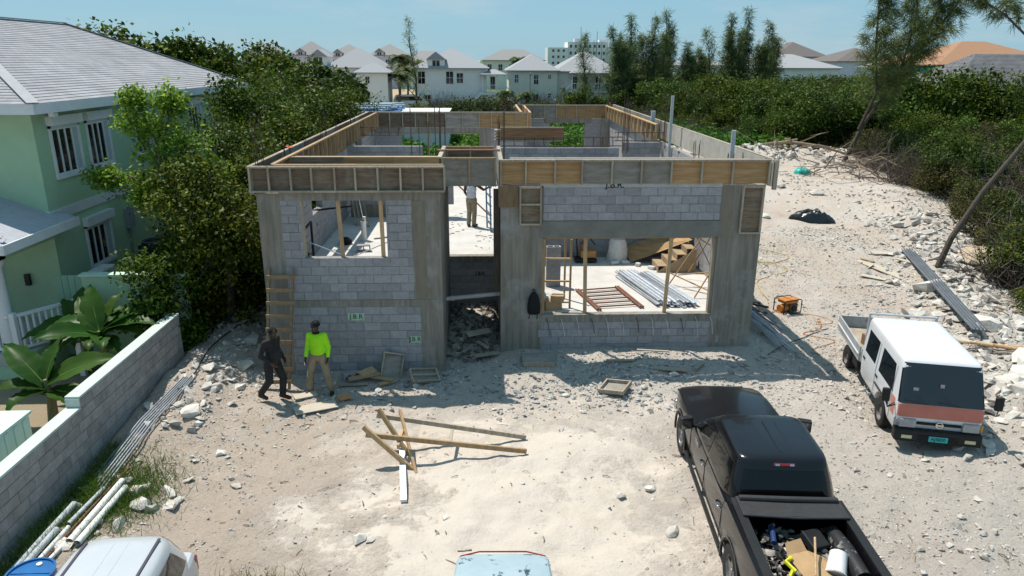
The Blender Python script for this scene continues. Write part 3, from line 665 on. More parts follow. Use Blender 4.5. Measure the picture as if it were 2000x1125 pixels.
# ================================================================== neighbouring green house
green_m = M('pale_green_render', (.37, .53, .36), (.335, .49, .325), scale=2.5, rough=.9, bump=.12, bscale=45, c3=(.31,.41,.28), s3=.7, t3=(.5,.75))
trim_m = M('white_trim', (.66, .68, .70), (.58, .60, .62), scale=3, rough=.7)
glass_m = glassmat('window_glass')
def shingle_mat(name, ca, cb, line, bw=.3, rh=.145):
    m = bpy.data.materials.new(name); m.use_nodes = True; t = m.node_tree; N = t.nodes; l = t.links.new; b = N['Principled BSDF']; b.inputs['Roughness'].default_value = .92; b.inputs['Specular IOR Level'].default_value = .2
    uv = N.new('ShaderNodeUVMap'); br = N.new('ShaderNodeTexBrick'); l(uv.outputs[0], br.inputs['Vector'])
    br.inputs['Scale'].default_value = 1; br.inputs['Brick Width'].default_value = bw; br.inputs['Row Height'].default_value = rh; br.inputs['Mortar Size'].default_value = .006; br.inputs['Mortar Smooth'].default_value = .2; br.inputs['Bias'].default_value = 0
    br.inputs['Color1'].default_value = (*ca, 1); br.inputs['Color2'].default_value = (*cb, 1); br.inputs['Mortar'].default_value = (*line, 1)
    n = N.new('ShaderNodeTexNoise'); n.inputs['Scale'].default_value = 1.2; n.inputs['Detail'].default_value = 8; g = N.new('ShaderNodeNewGeometry'); l(g.outputs['Position'], n.inputs['Vector'])
    mr = N.new('ShaderNodeMapRange'); mr.inputs[1].default_value = .3; mr.inputs[2].default_value = .7; mr.inputs[3].default_value = .86; mr.inputs[4].default_value = 1.12; l(n.outputs['Fac'], mr.inputs[0])
    h = N.new('ShaderNodeHueSaturation'); l(br.outputs['Color'], h.inputs['Color']); l(mr.outputs[0], h.inputs['Value']); l(h.outputs[0], b.inputs['Base Color'])
    MATS[name] = m; return m
roof_m = shingle_mat('pale_shingles', (.345, .345, .36), (.30, .30, .315), (.20, .20, .215))
def roof_slope(mb, uvs, A, B, C_, D, row=.145, lip=.022):
    """courses laid from eave AB up to ridge DC, every course with its own lip"""
    A, B, C_, D = [Vector(p) for p in (A, B, C_, D)]
    n = (B-A).cross(D-A).normalized(); 
    if n.z < 0: n = -n
    hgt = ((D+C_)/2-(A+B)/2); u = (B-A).normalized(); up = n.cross(u).normalized()
    if up.z < 0: up = -up
    Ls = (D-A).dot(up); k = max(1, round(Ls/row))
    for i in range(k):
        t0, t1 = i/k, (i+1)/k
        a0, b0 = A.lerp(D, t0), B.lerp(C_, t0); a1, b1 = A.lerp(D, t1), B.lerp(C_, t1)
        vs = [a0+n*lip, b0+n*lip, b1+n*.002, a1+n*.002, a0, b0]
        mb.add(vs, [(0,1,2,3), (4,5,1,0)])
        uu = [((p-A).dot(u), t) for p, t in zip(vs, (i*row+.005, i*row+.005, (i+1)*row-.002, (i+1)*row-.002, i*row, i*row))]
        uvs += [uu[j] for j in (0,1,2,3)]+[uu[j] for j in (4,5,1,0)]
def roof_obj(name, slopes, mat, parent, row=.145, lip=.014):
    mb = MB(); uvs = []
    for s in slopes: roof_slope(mb, uvs, *s, row=row, lip=lip)
    o = mb.build(name, mat, parent); ul = o.data.uv_layers.new(name='UVMap')
    for i, q in enumerate(uvs): ul.data[i].uv = q
    return o
GH = thing('green_house', 'two-storey pale green house with white trim and grey shingle roof', 'house', (-6, 2.4, -1.85))
X1, Y1 = -6.0, 2.4
# body: wall with openings cut by butting boxes is overkill for shallow windows; the wall is one solid, windows stand in recesses
def wallbox(name, x0, x1, y0, y1, z0, z1, m): return MB().box(x0, x1, y0, y1, z0, z1).build(name, m, GH)
wallbox('wall', -15, X1, Y1, 17.4, -1.9, 4.12, green_m)
b = MB(); b.box(-15.03, X1+.035, Y1-.035, 17.43, 1.38, 1.63); b.build('belt_course', trim_m, GH)
ea = 4.33
A = (-5.5, 1.75, ea); Bq = (-5.5, 18.0, ea); Cq = (-15.5, 18.0, ea); Dq = (-15.5, 1.75, ea); r0 = (-10.5, 6.75, 6.58); r1 = (-10.5, 13.0, 6.58)
roof = roof_obj('roof', [(A, Bq, r1, r0), (Dq, A, r0, r0), (Bq, Cq, r1, r1), (Cq, Dq, r0, r1)], roof_m, GH, row=.15)
b = MB(); b.box(-5.52, -5.49, 1.73, 18.02, 4.09, 4.335).box(-15.5, -5.5, 1.72, 1.75, 4.09, 4.335).box(-15.5, -5.5, 18.0, 18.03, 4.09, 4.335).box(-15.5, -5.53, 1.76, 18.0, 4.1, 4.13); b.build('fascia', trim_m, GH)
b = MB()
for p, q in ((A, r0), (Bq, r1), (Dq, r0), (r0, r1)):
    p = Vector(p)+Vector((0,0,.03)); q = Vector(q)+Vector((0,0,.035)); b.beam(p, q, .26, .02)
b.build('hip_cap', M('ridge_shingles', (.38, .385, .40), (.33, .335, .35), scale=5, rough=.9), roof)
def side_window(y0, y1, z0, z1, box=.24, x=X1, panes=4, openl=True):
    """window on the side wall: frame, shutter box above, sashes with panes"""
    b = MB(); f = .07
    b.box(x+.002, x+.06, y0, y1, z0-.1, z0+.0).box(x+.002, x+.05, y0, y0+f, z0, z1).box(x+.002, x+.05, y1-f, y1, z0, z1).box(x+.002, x+.05, y0, y1, z1-f, z1)
    w = b.build('window', trim_m, GH)
    c = MB(); c.box(x+.003, x+.17, y0-.04, y1+.04, z1+.001, z1+box); c.build('shutter_box', trim_m, w)
    n = panes; iw = (y1-y0-2*f)/n
    for i in range(n):
        a = y0+f+i*iw; g = MB(); g.box(x+.004, x+.015, a+.025, a+iw-.025, z0+.05, z1-f-.05); g.build('pane', glass_m if i != 3 else M('blind', (.42,.47,.50), (.38,.43,.46), rough=.6), w)
        m = MB(); m.box(x+.016, x+.04, a, a+.025, z0+.001, z1-f).box(x+.016, x+.04, a+iw-.025, a+iw, z0+.001, z1-f).box(x+.016, x+.038, a+.025, a+iw-.025, z0+.001, z0+.05).box(x+.016, x+.038, a+.025, a+iw-.025, z1-f-.05, z1-f-.001); m.build('sash', trim_m, w)
for y0, y1 in ((3.0, 4.4), (4.75, 6.05), (7.6, 8.9), (12, 13.3), (14.4, 15.7)): side_window(y0, y1, 2.45, 3.72)
side_window(3.85, 5.25, -.25, .92); side_window(8.6, 9.9, -.25, .92); side_window(12.8, 14.1, -.3, .9)
# far balcony rail on the side
b = MB(); b.box(X1, X1+1.1, 9.6, 13.2, 1.5, 1.62); bal = b.build('balcony', trim_m, GH)
for i in range(24): MB().box(X1+1.05, X1+1.08, 9.65+i*.15, 9.69+i*.15, 1.62, 2.5).build('baluster', trim_m, bal)
MB().box(X1+1.03, X1+1.1, 9.6, 13.2, 2.5, 2.56).build('handrail', trim_m, bal)
b = MB(); b.box(X1+.002, X1+.14, 6.15, 6.5, .35, .95).box(X1+.01, X1+.06, 6.28, 6.34, -.6, .35); b.build('meter_box', M('grey_metal', (.30,.32,.34), (.25,.27,.29), rough=.5), GH)
# porch: roof, column, deck, rails
pe = 1.42
PA, PB, PC, PD = (-5.5, -.35, pe), (-5.5, 2.75, pe), (-8.3, 2.75, pe+1.05), (-8.3, 2.2, pe+1.05)
b = MB(); b.slab([(-5.5,-.35,pe), (-5.5,2.75,pe), (-8.3,2.75,pe+1.02), (-8.3,2.45,pe+1.02)], .03).slab([(-12,-.35,pe), (-5.5,-.35,pe), (-8.3,2.45,pe+1.02), (-12,2.45,pe+1.02)], .03)
pr = b.build('porch_roof', M('pale_shingle', (.36,.37,.40), (.30,.31,.34), scale=6, rough=.92, rnd=.10), GH)
shm = MB().slab([(0,0,0),(.295,0,0),(.295,.15,.0),(0,.15,.0)], .012).mesh('shingle'); shm.materials.append(MATS['pale_shingle'])
def shingle_field(A, u, up, w, rows, clip):
    u = Vector(u).normalized(); up = Vector(up).normalized(); n = u.cross(up)
    if n.z < 0: u = -u; n = -n
    Rm = Matrix((u, up, n)).transposed()
    for r in range(rows):
        a = -(r % 2)*.15
        while a < w:
            p = Vector(A)+u*a+up*(r*.14)
            c = p+u*.15+up*.07
            if clip(c): 
                o = link('shingle', shm, None, pr, p+n*(.016+rndB.uniform(0,.003))-ORG[GH.name], (Rm @ Matrix.Rotation(-.07, 3, 'X').inverted() @ Matrix.Rotation(-.14, 3, 'X')).to_euler())
            a += .30
sl = 1.02/2.8
shingle_field((-5.5, 2.75, pe), (0,-1,0), (-1,0,sl), 3.1, 18, lambda c: c.y < 2.73 and c.y > -.35+(-5.5-c.x)*1.0 and c.x > -8.0)
shingle_field((-8.4, -.35, pe), (1,0,0), (0,1,sl), 2.95, 16, lambda c: c.x < -5.5-(c.y+.35) and c.x > -8.4)
b = MB(); b.box(-5.51, -5.47, -.38, 2.76, pe-.2, pe+.02).box(-12, -5.5, -.39, -.355, pe-.2, pe+.02).box(-12, -5.52, -.34, 2.39, pe-.19, pe-.16); b.build('porch_fascia', trim_m, GH)
b = MB(); b.box(-6.25, -5.85, -.1, 2.38, pe-.42, pe-.2).box(-12, -5.85, -.1, .2, pe-.42, pe-.2); b.build('porch_beam', green_m, GH)
b = MB(); b.lathe([(.2,0),(.2,.06),(.165,.1),(.15,2.0),(.18,2.08),(.2,2.1),(.2,2.2)], 24, (-6.05, .05, -1.2)); b.build('porch_column', trim_m, GH, auto=40)
b = MB(); b.box(-12, -5.55, -.2, 2.38, -1.5, -1.2); b.build('porch_deck', M('deck', (.40,.42,.40), (.34,.36,.34), rough=.8), GH)
b = MB(); b.box(-12, -5.58, -.17, -.1, -1.9, -1.5).box(-5.6, -5.5, -.15, 2.36, -1.9, -1.21); b.build('porch_skirt', green_m, GH)
def rail(p, q, n, zt=-.32, zb=-1.12):
    p = Vector(p); q = Vector(q); b = MB(); b.beam((p.x,p.y,zt+p.z), (q.x,q.y,zt+q.z), .1, .06); b.beam((p.x,p.y,zb+p.z), (q.x,q.y,zb+q.z), .06, .06); r = b.build('railing', trim_m, GH)
    for i in range(n):
        c = p.lerp(q, (i+.5)/n); MB().cbox((c.x, c.y, (zt+zb)/2+c.z), (.045, .045, zt-zb-.06)).build('baluster', trim_m, r)
def post(x, y, z0, z1): MB().box(x-.06, x+.06, y-.06, y+.06, z0, z1).build('rail_post', trim_m, GH)
rail((-8.2,-.05,0), (-5.9,-.05,0), 17); post(-5.84,-.02,-1.9,-.25); rail((-5.78,.02,0), (-5.05,1.05,0), 9); post(-5.0,1.12,-1.9,-.25)
rail((-4.95,1.1,-.05), (-4.55,.1,-.75), 6); post(-4.5,.05,-1.9,-1.0)
b = MB()
b.box(-11, -7.5, 2.3, 2.395, -1.2, .95); b.build('glazed_door', trim_m, GH)
b = MB(); b.box(-6.9, -6.78, 2.3, 2.39, -.3, .0); b.build('wall_lamp', M('black_metal', (.02,.02,.02), (.015,.015,.015), rough=.4), GH)
b = MB(); b.box(-5.68, -5.56, 2.6, 2.8, 3.98, 4.08); b.build('floodlight', trim_m, GH)
# yard wall with gate in front of the air conditioners
YW = thing('yard_wall', 'low pale green wall in front of the air conditioners', 'wall', (-3.6, 1.3, -1.85))
MB().box(-4.85, -2.35, 1.22, 1.4, -1.95, .26).build('wall', green_m, YW); MB().box(-4.88, -2.3, 1.18, 1.44, .262, .31).build('coping', M('mint_coping', (.50,.64,.54), (.44,.58,.48), scale=4, rough=.8), YW)
GT = thing('yard_gate', 'narrow green plank gate beside the low yard wall', 'gate', (-5.2, 1.35, -1.85))
for i in range(4): MB().box(-5.5+i*.155, -5.355+i*.155, 1.28, 1.32, -1.8, .27).build('plank', M('green_boards', (.24,.37,.27), (.20,.32,.23), scale=4, rough=.8, vec=(4,4,.5), rnd=.1), GT)
MB().box(-5.5, -4.88, 1.321, 1.36, -.1, .0).box(-5.5, -4.88, 1.321, 1.36, -1.5, -1.4).build('batten', MATS['green_boards'], GT)
# air conditioners
ac = thing('air_conditioner', 'dark round-topped air conditioner on the green wall ledge', 'air conditioner', (-4.9, 5.6, -.75))
b = MB(); b.box(-5.4, -4.4, 5.1, 6.1, -1.0, -.75); b.build('ledge', green_m, ac)
b = MB(); b.cbox((-4.9, 5.6, -.35), (.8,.8,.78)); b.build('casing', M('black_casing', (.03,.03,.032), (.02,.02,.022), rough=.5), ac, bevel=.04)
b = MB(); b.lathe([(.36,0),(.4,.03),(.4,.07),(.33,.08),(.31,.03)], 28, (-4.9,5.6,.04), cap=False); b.build('fan_ring', M('dark_grey_plastic', (.09,.09,.095), (.07,.07,.075), rough=.5), ac, auto=40)
b = MB(); b.lathe([(.30,0),(.05,.02),(.0,.02)], 20, (-4.9,5.6,.05)); b.build('fan_grille', MATS['black_casing'], ac)
ac2 = thing('air_conditioner', 'small white boxy air conditioner under the lower side window', 'air conditioner', (-5.2, 3.6, -.9))
b = MB(); b.box(-5.65,-5.25, 2.9, 3.75, -.75, -.12); b.build('casing', trim_m, ac2, bevel=.02)
b = MB(); b.lathe([(.24,0),(.2,.01),(.05,.012)], 24); o = b.build('fan_grille', MATS['dark_grey_plastic'], ac2, local=True); o.location = Vector((-5.24,3.3,-.43))-ORG[ac2.name]; o.rotation_euler = (0, math.pi/2, 0)
b = MB(); b.box(-5.6,-5.3, 3.0, 3.65, -1.85, -.752); b.build('stand', MATS['grey_metal'], ac2)
# ================================================================== boundary wall
BW = thing('boundary_wall', 'unpainted block boundary wall with mint green coping', 'wall', (-2.25, -4, -1.85))
mint = M('mint_paint', (.52, .58, .53), (.45, .51, .46), scale=3, rough=.85, c3=(.36,.38,.33), s3=3, t3=(.56,.72))
wblk = M('whitish_block', (.37, .355, .345), (.25, .24, .23), scale=5, rough=.95, bump=.4, bscale=50, rnd=.13, c3=(.30, .27, .24), s3=1.1, t3=(.56, .74))
b = MB(); b.box(-2.34, -2.2, -10.2, -4.13, -2.1, -.64).box(-2.34, -2.2, -4.13, .25, -2.1, -.44); bc = b.build('mortar_core', M('grey_mortar', (.30,.29,.29), (.24,.23,.23), scale=6, rough=.95), BW)
wme = BMESH.copy(); wme.materials.clear(); wme.materials.append(wblk)
for r in range(7):
    z = -2.06+r*BH; a = -10.2-(r % 2)*.2
    ztop = -.64
    while a < .2:
        lo, hi = max(a, -10.2), min(a+BL, .25)
        if hi-lo > .06 and z < (-.66 if a < -4.2 else -.46):
            lim = (-.64 if (lo+hi)/2 < -4.13 else -.44)
            o = link('block', wme, None, bc, Vector((-2.283+rndB.uniform(-.004,.004), (lo+hi)/2, z+.004))-ORG[BW.name], (0, 0, math.pi/2), ((hi-lo-.008)/.396, 1, min(1, (lim-z-.004)/.193)))
        a += BL
a = -4.13
while a < .2:
    o = link('block', wme, None, bc, Vector((-2.283, min(a+BL/2, .05), -2.06+7*BH+.004))-ORG[BW.name], (0,0,math.pi/2), (1,1,.95)); a += BL
MB().box(-2.45, -2.192, -10.2, -4.14, -.639, -.595).build('coping', mint, BW); MB().box(-2.45, -2.192, -4.139, .3, -.439, -.395).build('coping', mint, BW)
MB().box(-2.42, -2.345, -10.2, .25, -2.1, -.64).build('yard_face', mint, BW); MB().box(-2.445, -2.195, -4.16, -4.135, -.59, -.44).build('coping_step', mint, BW)
# mint box structure at the far left of the yard
b = MB(); b.box(-4.4, -3.0, -7.4, -4.35, -1.9, -.62).box(-4.45, -2.97, -7.45, -4.3, -.619, -.57); 
for i in range(12): b.box(-2.999, -2.985, -7.3+i*.25, -7.2+i*.25, -1.85, -.65)
tag(b.build('utility_box', M('mint_cladding', (.55,.70,.62), (.48,.63,.55), scale=3, rough=.7)), 'mint green ribbed box behind the boundary wall', 'box')
# ================================================================== vegetation
bark_m = M('grey_bark', (.24, .20, .16), (.13, .105, .08), scale=8, rough=.95, bump=.4, vec=(3,3,.8))
dbark_m = M('dark_bark', (.10, .08, .063), (.05, .042, .034), scale=8, rough=.95, bump=.4, vec=(3,3,.8))
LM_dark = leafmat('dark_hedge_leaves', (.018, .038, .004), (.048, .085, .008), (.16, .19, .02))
LM_bright = leafmat('bright_tree_leaves', (.09, .17, .02), (.19, .30, .035), (.40, .47, .07), .5)
LM_mid = leafmat('mid_scrub_leaves', (.016, .034, .006), (.038, .068, .010), (.10, .125, .02))
LM_lime = leafmat('lime_scrub_leaves', (.024, .056, .008), (.056, .105, .014), (.13, .18, .028))
LM_olive = leafmat('olive_scrub_leaves', (.026, .030, .008), (.062, .062, .019), (.135, .11, .042))
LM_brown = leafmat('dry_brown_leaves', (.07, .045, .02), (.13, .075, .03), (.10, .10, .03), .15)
LM_cas = leafmat('casuarina_needles', (.07, .105, .04), (.13, .175, .065), (.21, .25, .10), .5, .7)
LM_casy = leafmat('casuarina_needles_green', (.07, .10, .035), (.13, .17, .05), (.21, .24, .075), .35, .7)
LM_ban = leafmat('banana_leaf', (.02, .06, .012), (.035, .09, .015), (.06, .13, .02), .35, .4)
LM_grass = leafmat('grass_blades', (.05, .10, .015), (.08, .15, .02), (.15, .20, .04), .25)
LM_palm = leafmat('palm_leaves', (.03, .055, .015), (.06, .095, .02), (.12, .14, .04))
LM_vine = leafmat('vine_leaves', (.03, .085, .012), (.06, .145, .015), (.11, .21, .03), .3)
def leaf_mesh(name, C_, rs, size, asp=.55, flat=.55, jitter=.6, dirs=None):
    """one diamond-shaped leaf at each centre"""
    n = len(C_); a = rs.normal(size=(n,3)); 
    if dirs is not None: a = dirs+.35*a
    a /= np.linalg.norm(a, axis=1)[:,None]
    up = rs.normal(size=(n,3)); up[:,2] += flat*4; b = np.cross(up, a); b /= (np.linalg.norm(b, axis=1)[:,None]+1e-9)
    s = size*(1+jitter*(rs.rand(n)*2-1)); s = s[:,None]
    v = np.stack([C_-a*s*.5, C_+b*s*asp*.5+a*s*.06, C_+a*s*.5, C_-b*s*asp*.5+a*s*.06], 1).reshape(-1,3)
    return mesh_np(name, v, np.arange(4*n).reshape(n,4))
def crown_pts(rs, lobes, per_lobe, per_clump, sig, rmin=.55):
    out_ = []
    for c, r in lobes:
        c = np.array(c); r = np.array(r)*np.ones(3); k = per_lobe
        d = rs.normal(size=(k,3)); d /= np.linalg.norm(d, axis=1)[:,None]
        q = c+d*r*(rmin+(1-rmin)*rs.rand(k,1)**.6)
        p = q[:,None,:]+rs.normal(size=(k,per_clump,3))*sig*(.6+.8*rs.rand(k,1,1)); out_.append(p.reshape(-1,3))
    return np.concatenate(out_)
def add_tree(name, label, cat, base, lobes, trunk, mat, seed, per_lobe=40, per_clump=18, sig=.16, size=.11, group=None, bark=None, rmin=.5, asp=.55):
    t = thing(name, label, cat, base, 0, group); rs = np.random.RandomState(seed)
    P = crown_pts(rs, lobes, per_lobe, per_clump, sig, rmin)
    link('crown', leaf_mesh('crown', P, rs, size, asp), mat, t)
    b = MB()
    if trunk: b.tube(trunk['pts'], trunk['r'], 8)
    top = Vector(trunk['pts'][-1]) if trunk else Vector((0,0,.2)); r0 = trunk['r'][-1] if trunk else .05
    for c, r in lobes:
        c = Vector(c); m = top.lerp(c, .5)+Vector((rs.normal()*.12, rs.normal()*.12, .08)); b.tube([top, m, c], [r0*.7, r0*.45, r0*.15], 5)
        for k in range(3):
            e = c+Vector(rs.normal(size=3))*.5*float(np.mean(r)); b.tube([m.lerp(c,.6), e], [r0*.3, r0*.08], 4)
    b.build('trunk', bark or bark_m, t, local=True)
    return t
def rl(rs, n, spread, z0, z1, r0, r1):
    L_ = []
    for i in range(n):
        f = rs.rand(); z = z0+(z1-z0)*f; s = spread*(1-.55*abs(f-.45))
        a = rs.rand()*6.283; q = s*math.sqrt(rs.rand()); r = r0+(r1-r0)*rs.rand(); L_.append(((q*math.cos(a), q*math.sin(a), z), (r, r, r*.85)))
    return L_
# bright tree in front of the green house
add_tree('leafy_tree', 'light green open-crowned tree in front of the green house windows', 'tree', (-3.75, 3.7, -1.6),
  [((.35,0,5.55),(.55,.5,.5)),((-.45,.2,5.3),(.5,.4,.35)),((.1,.1,4.8),(.7,.6,.5)),((.95,0,4.75),(.65,.6,.5)),((-.75,.1,3.75),(.55,.5,.3)),((-1.25,-.3,3.95),(.4,.35,.22)),((.5,-.2,4.0),(.8,.6,.5)),((1.25,.2,4.1),(.6,.6,.45)),((-.3,0,5.95),(.3,.3,.25)),((.65,.1,5.9),(.35,.3,.3)),((-.1,-.2,3.4),(.5,.4,.3)),((1.0,-.1,3.4),(.6,.5,.4))],
  dict(pts=[(.2,0,0),(.15,.05,1.6),(.3,0,2.9),(.25,0,3.7)], r=[.17,.14,.11,.08]), LM_bright, 21, 46, 22, .11, .105)
# dark trees in a row between green house and shell
def lobes_col(seed, w, h, n): return rl(np.random.RandomState(seed), n, w, .2, h, w*.42, w*.62)
DT = [(-1.75, 2.4, 1.5, 4.6, 'dark leafy tree at the corner of the shell, nearest the boundary wall'), (-2.6, 3.6, 1.45, 4.4, 'dark tree in front of the air conditioner, hanging over the low yard wall'),
      (-1.7, 5.0, 1.4, 4.9, 'dark bushy tree behind the corner tree along the shell'), (-2.8, 7.0, 1.6, 5.6, 'tall dark tree behind the light green tree'), (-1.9, 8.4, 1.35, 5.1, 'dark tree halfway along the left side of the shell'),
      (-3.2, 10.8, 1.7, 6.0, 'tall dark tree beside the far half of the house roof'), (-1.8, 11.8, 1.3, 5.0, 'dark hedge tree near the middle of the left wall forms'), (-2.6, 15, 1.6, 5.5, 'dark green tree three quarters along the left wall'),
      (-4.4, 15.5, 1.7, 6.0, 'dark tree beside the far roof corner of the green house'), (-2.2, 18.8, 1.6, 5.0, 'dark green tree by the rear left corner of the shell'), (-4.6, 20, 1.9, 5.6, 'dense green tree behind the green house roof corner'), (-2.7, 23, 1.7, 4.6, 'lower green tree behind the rear left corner'), (-5.6, 25, 2.1, 5.4, 'dense green tree in the rear hedge, left part'), (-3.3, 28, 1.9, 4.6, 'end tree of the dense hedge beside the blue tarpaulin')]
for i, (x, y, w, h, lb) in enumerate(DT):
    L_ = lobes_col(40+i, w, h-.5, 20 if y < 6 else 14)
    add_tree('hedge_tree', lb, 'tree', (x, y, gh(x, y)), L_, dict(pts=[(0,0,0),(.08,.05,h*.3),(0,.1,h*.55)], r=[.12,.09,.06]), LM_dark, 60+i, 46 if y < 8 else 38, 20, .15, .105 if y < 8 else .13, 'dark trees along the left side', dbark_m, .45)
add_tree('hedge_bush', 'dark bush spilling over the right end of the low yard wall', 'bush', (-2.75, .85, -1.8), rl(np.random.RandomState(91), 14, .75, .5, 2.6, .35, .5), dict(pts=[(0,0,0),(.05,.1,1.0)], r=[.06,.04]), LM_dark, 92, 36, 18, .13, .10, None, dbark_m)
# taller hedge trees further back on the left
BT = [(-12, 27, 2.6, 7.4, 'dense round-leaved tree whose top rises above the house roof'), (-16.5, 30, 2.8, 7.9, 'tall round-leaved tree left of the roof slope, topping the hedge'), (-14.5, 36, 3, 7.5, 'round-leaved tree in the middle of the far hedge'), (-11.6, 40, 3, 6.9, 'far hedge tree right of the roof end'), (-9, 34, 2.8, 6.2, 'broad hedge tree sloping down to the pale houses'), (-8.2, 44, 3, 5.8, 'far hedge tree before the lilac houses'), (-5.8, 38, 2.6, 5.2, 'lower far hedge tree before the main pale house')]
for i, (x, y, w, h, lb) in enumerate(BT):
    add_tree('hedge_tree', lb, 'tree', (x, y, gh(x, y)), lobes_col(80+i, w, h-.9, 18), dict(pts=[(0,0,0),(.1,.05,h*.3),(0,.1,h*.5)], r=[.18,.13,.09]), LM_mid if i > 4 else LM_dark, 100+i, 42, 16, .24, .26, 'tall trees of the far hedge', dbark_m, .55, .8)
# ---- casuarinas
def needles(rs, pts, dirs, per, length, width, droop=.9):
    n = len(pts); P = np.repeat(pts, per, 0); D = np.repeat(dirs, per, 0)+rs.normal(size=(n*per,3))*.55; D[:,2] -= droop*rs.rand(n*per)
    D /= np.linalg.norm(D, axis=1)[:,None]; Ln = length*(.5+.8*rs.rand(n*per))[:,None]
    side = np.cross(D, rs.normal(size=D.shape)); side /= np.linalg.norm(side, axis=1)[:,None]
    P = P+rs.normal(size=P.shape)*length*.12
    tip = P+D*Ln; tip[:,2] -= (Ln[:,0]*.18)
    w = width/2
    v = np.stack([P-side*w, P+side*w, tip+side*w*.4, tip-side*w*.4], 1).reshape(-1,3); return v
def casuarina(name, label, base, stems, seed, per=16, nl=.32, nw=.022, nb=26, blen=1.6, mat=None, group=None, bstart=.25, tufts=9, rise=.5, bark=None):
    """stems: list of (points, radii); branches rise along every stem and carry drooping needle tufts"""
    t = thing(name, label, 'tree', base, 0, group); rs = np.random.RandomState(seed); b = MB(); P = []; D = []
    for pts, rad, bmul in stems:
        b.tube(pts, rad, 8); pts = [Vector(p) for p in pts]
        cum = [0]
        for i in range(1, len(pts)): cum.append(cum[-1]+(pts[i]-pts[i-1]).length)
        for k in range(int(nb*bmul)):
            f = bstart+(1-bstart)*(k+rs.rand())/int(nb*bmul); s = f*cum[-1]; i = max(j for j in range(len(cum)-1) if cum[j] <= s); p = pts[i].lerp(pts[i+1], (s-cum[i])/(cum[i+1]-cum[i]))
            a = rs.rand()*6.283; L_ = blen*(1.08-f*.90)*(.6+.6*rs.rand()); d = Vector((math.cos(a), math.sin(a), rise+.5*rs.rand())).normalized()
            e = p+d*L_; m = p.lerp(e, .5)+Vector((0,0,-.06*L_)); b.tube([p, m, e], [.022*L_+.006, .012*L_+.004, .004], 4)
            for q in range(tufts):
                u = .2+.8*(q+rs.rand())/tufts; c = (p.lerp(m, u*2) if u < .5 else m.lerp(e, u*2-1)); sd_ = Vector(rs.normal(size=3))*.13*L_
                P.append(c+sd_); D.append(d*.7+sd_.normalized()*.4)
    v = needles(rs, np.array([p[:] for p in P]), np.array([p[:] for p in D]), per, nl, nw)
    link('crown', mesh_np('crown', v, np.arange(len(v)).reshape(-1,4)), mat or LM_cas, t); b.build('trunk', bark or dbark_m, t, local=True)
    return t
# big leaning one by the dead branches: three stems from one foot
bz = gh(27.2, 27.5)
casuarina('casuarina_tree', 'tall wispy casuarina with forked leaning trunks beside the dead branches', (27.2, 27.5, bz),
  [([(0,0,0),(.9,.1,2.2),(2.6,.3,4.9),(4.2,.6,7.6),(5.2,.8,10.2),(5.5,.8,12.6)], [.15,.125,.10,.08,.05,.02], 1.3),
   ([(1.9,.2,3.9),(3.6,.5,6.1),(5.4,.9,8.4),(7.2,1.2,10.8),(8.0,1.3,12.6)], [.10,.085,.07,.045,.02], 1.2),
   ([(.7,.1,2.0),(1.2,-.4,4.2),(.7,-.5,6.5),(.5,-.5,9),(.4,-.5,11.2)], [.11,.09,.07,.05,.02], 1.2),
   ([(1.7,.2,3.5),(2.6,-.2,5.8),(2.9,-.3,8.5),(2.7,-.3,11)], [.08,.07,.05,.02], .9)], 5, 17, .52, .026, 30, 2.2, LM_casy, None, .22, 9)
casuarina('casuarina_tree', 'bare leaning casuarina trunk rising from the rock bank at the right', (20.6, 7.0, gh(20.6, 7.0)),
  [([(0,0,0),(.35,.1,1.0),(1.3,.3,2.6),(2.6,.6,4.2),(4.0,.9,6.6),(5.0,1.2,8.6),(6.4,1.5,10.6)], [.11,.095,.085,.075,.06,.045,.02], .5),
   ([(3.4,.8,5.6),(2.9,.9,6.9),(1.4,1.2,8.2),(-.4,1.5,9.2)], [.05,.045,.03,.012], .6)], 6, 18, .34, .02, 26, 1.1, LM_cas, None, .55, 9)
# the slim row behind the scrub
CR = [(17.2,72,9.0,'slim casuarina partly hiding the right-hand pale house porch'),(20.2,70,9.6,'leftmost tall casuarina of the dense row'),(22.6,74,11.2,'second tall casuarina of the row, dark and narrow'),(25.2,72,11.0,'casuarina beside the narrow dark one in the row'),(27.4,76,11.8,'tallest casuarina left of the gap with thin masts'),(29.8,74,8.0,'short casuarina in the gap before the masts'),(32.0,75,7.4,'short casuarina right of the masts'),(34.6,72,11.2,'tall casuarina right of the masts'),(36.6,74,12.0,'tall dense casuarina, middle of the right-hand group'),(38.6,72,10.4,'casuarina on the right of the right-hand group'),(40.2,75,8.8,'last slim casuarina of the row on the right'),(-2.6,70,10.4,'lone thin casuarina in front of the pale house with dormer')]
for i, (x, y, h, lb) in enumerate(CR):
    rs = np.random.RandomState(i+300); z = gh(x, y); st = [([(0,0,0),(.1,0,h*.4),(rs.normal()*.25,.1,h*.75),(rs.normal()*.3,0,h)], [.13,.1,.06,.015], 1.0)]
    if i not in (0, 11):
        for k in range(4): q = rs.normal()*.9; st.append(([(0,0,h*.15),(q,.2,h*.45),(q*1.3,.2,h*(.72+.15*rs.rand()))], [.07,.05,.012], .7))
    casuarina('casuarina_tree', lb, (x, y, z), st, 320+i, 4 if i not in (0, 11) else 3, .60, .048, 64 if i != 11 else 34, 2.7 if i != 11 else 2.5, LM_cas, 'casuarinas standing behind the scrub', .06, 6, 1.1)
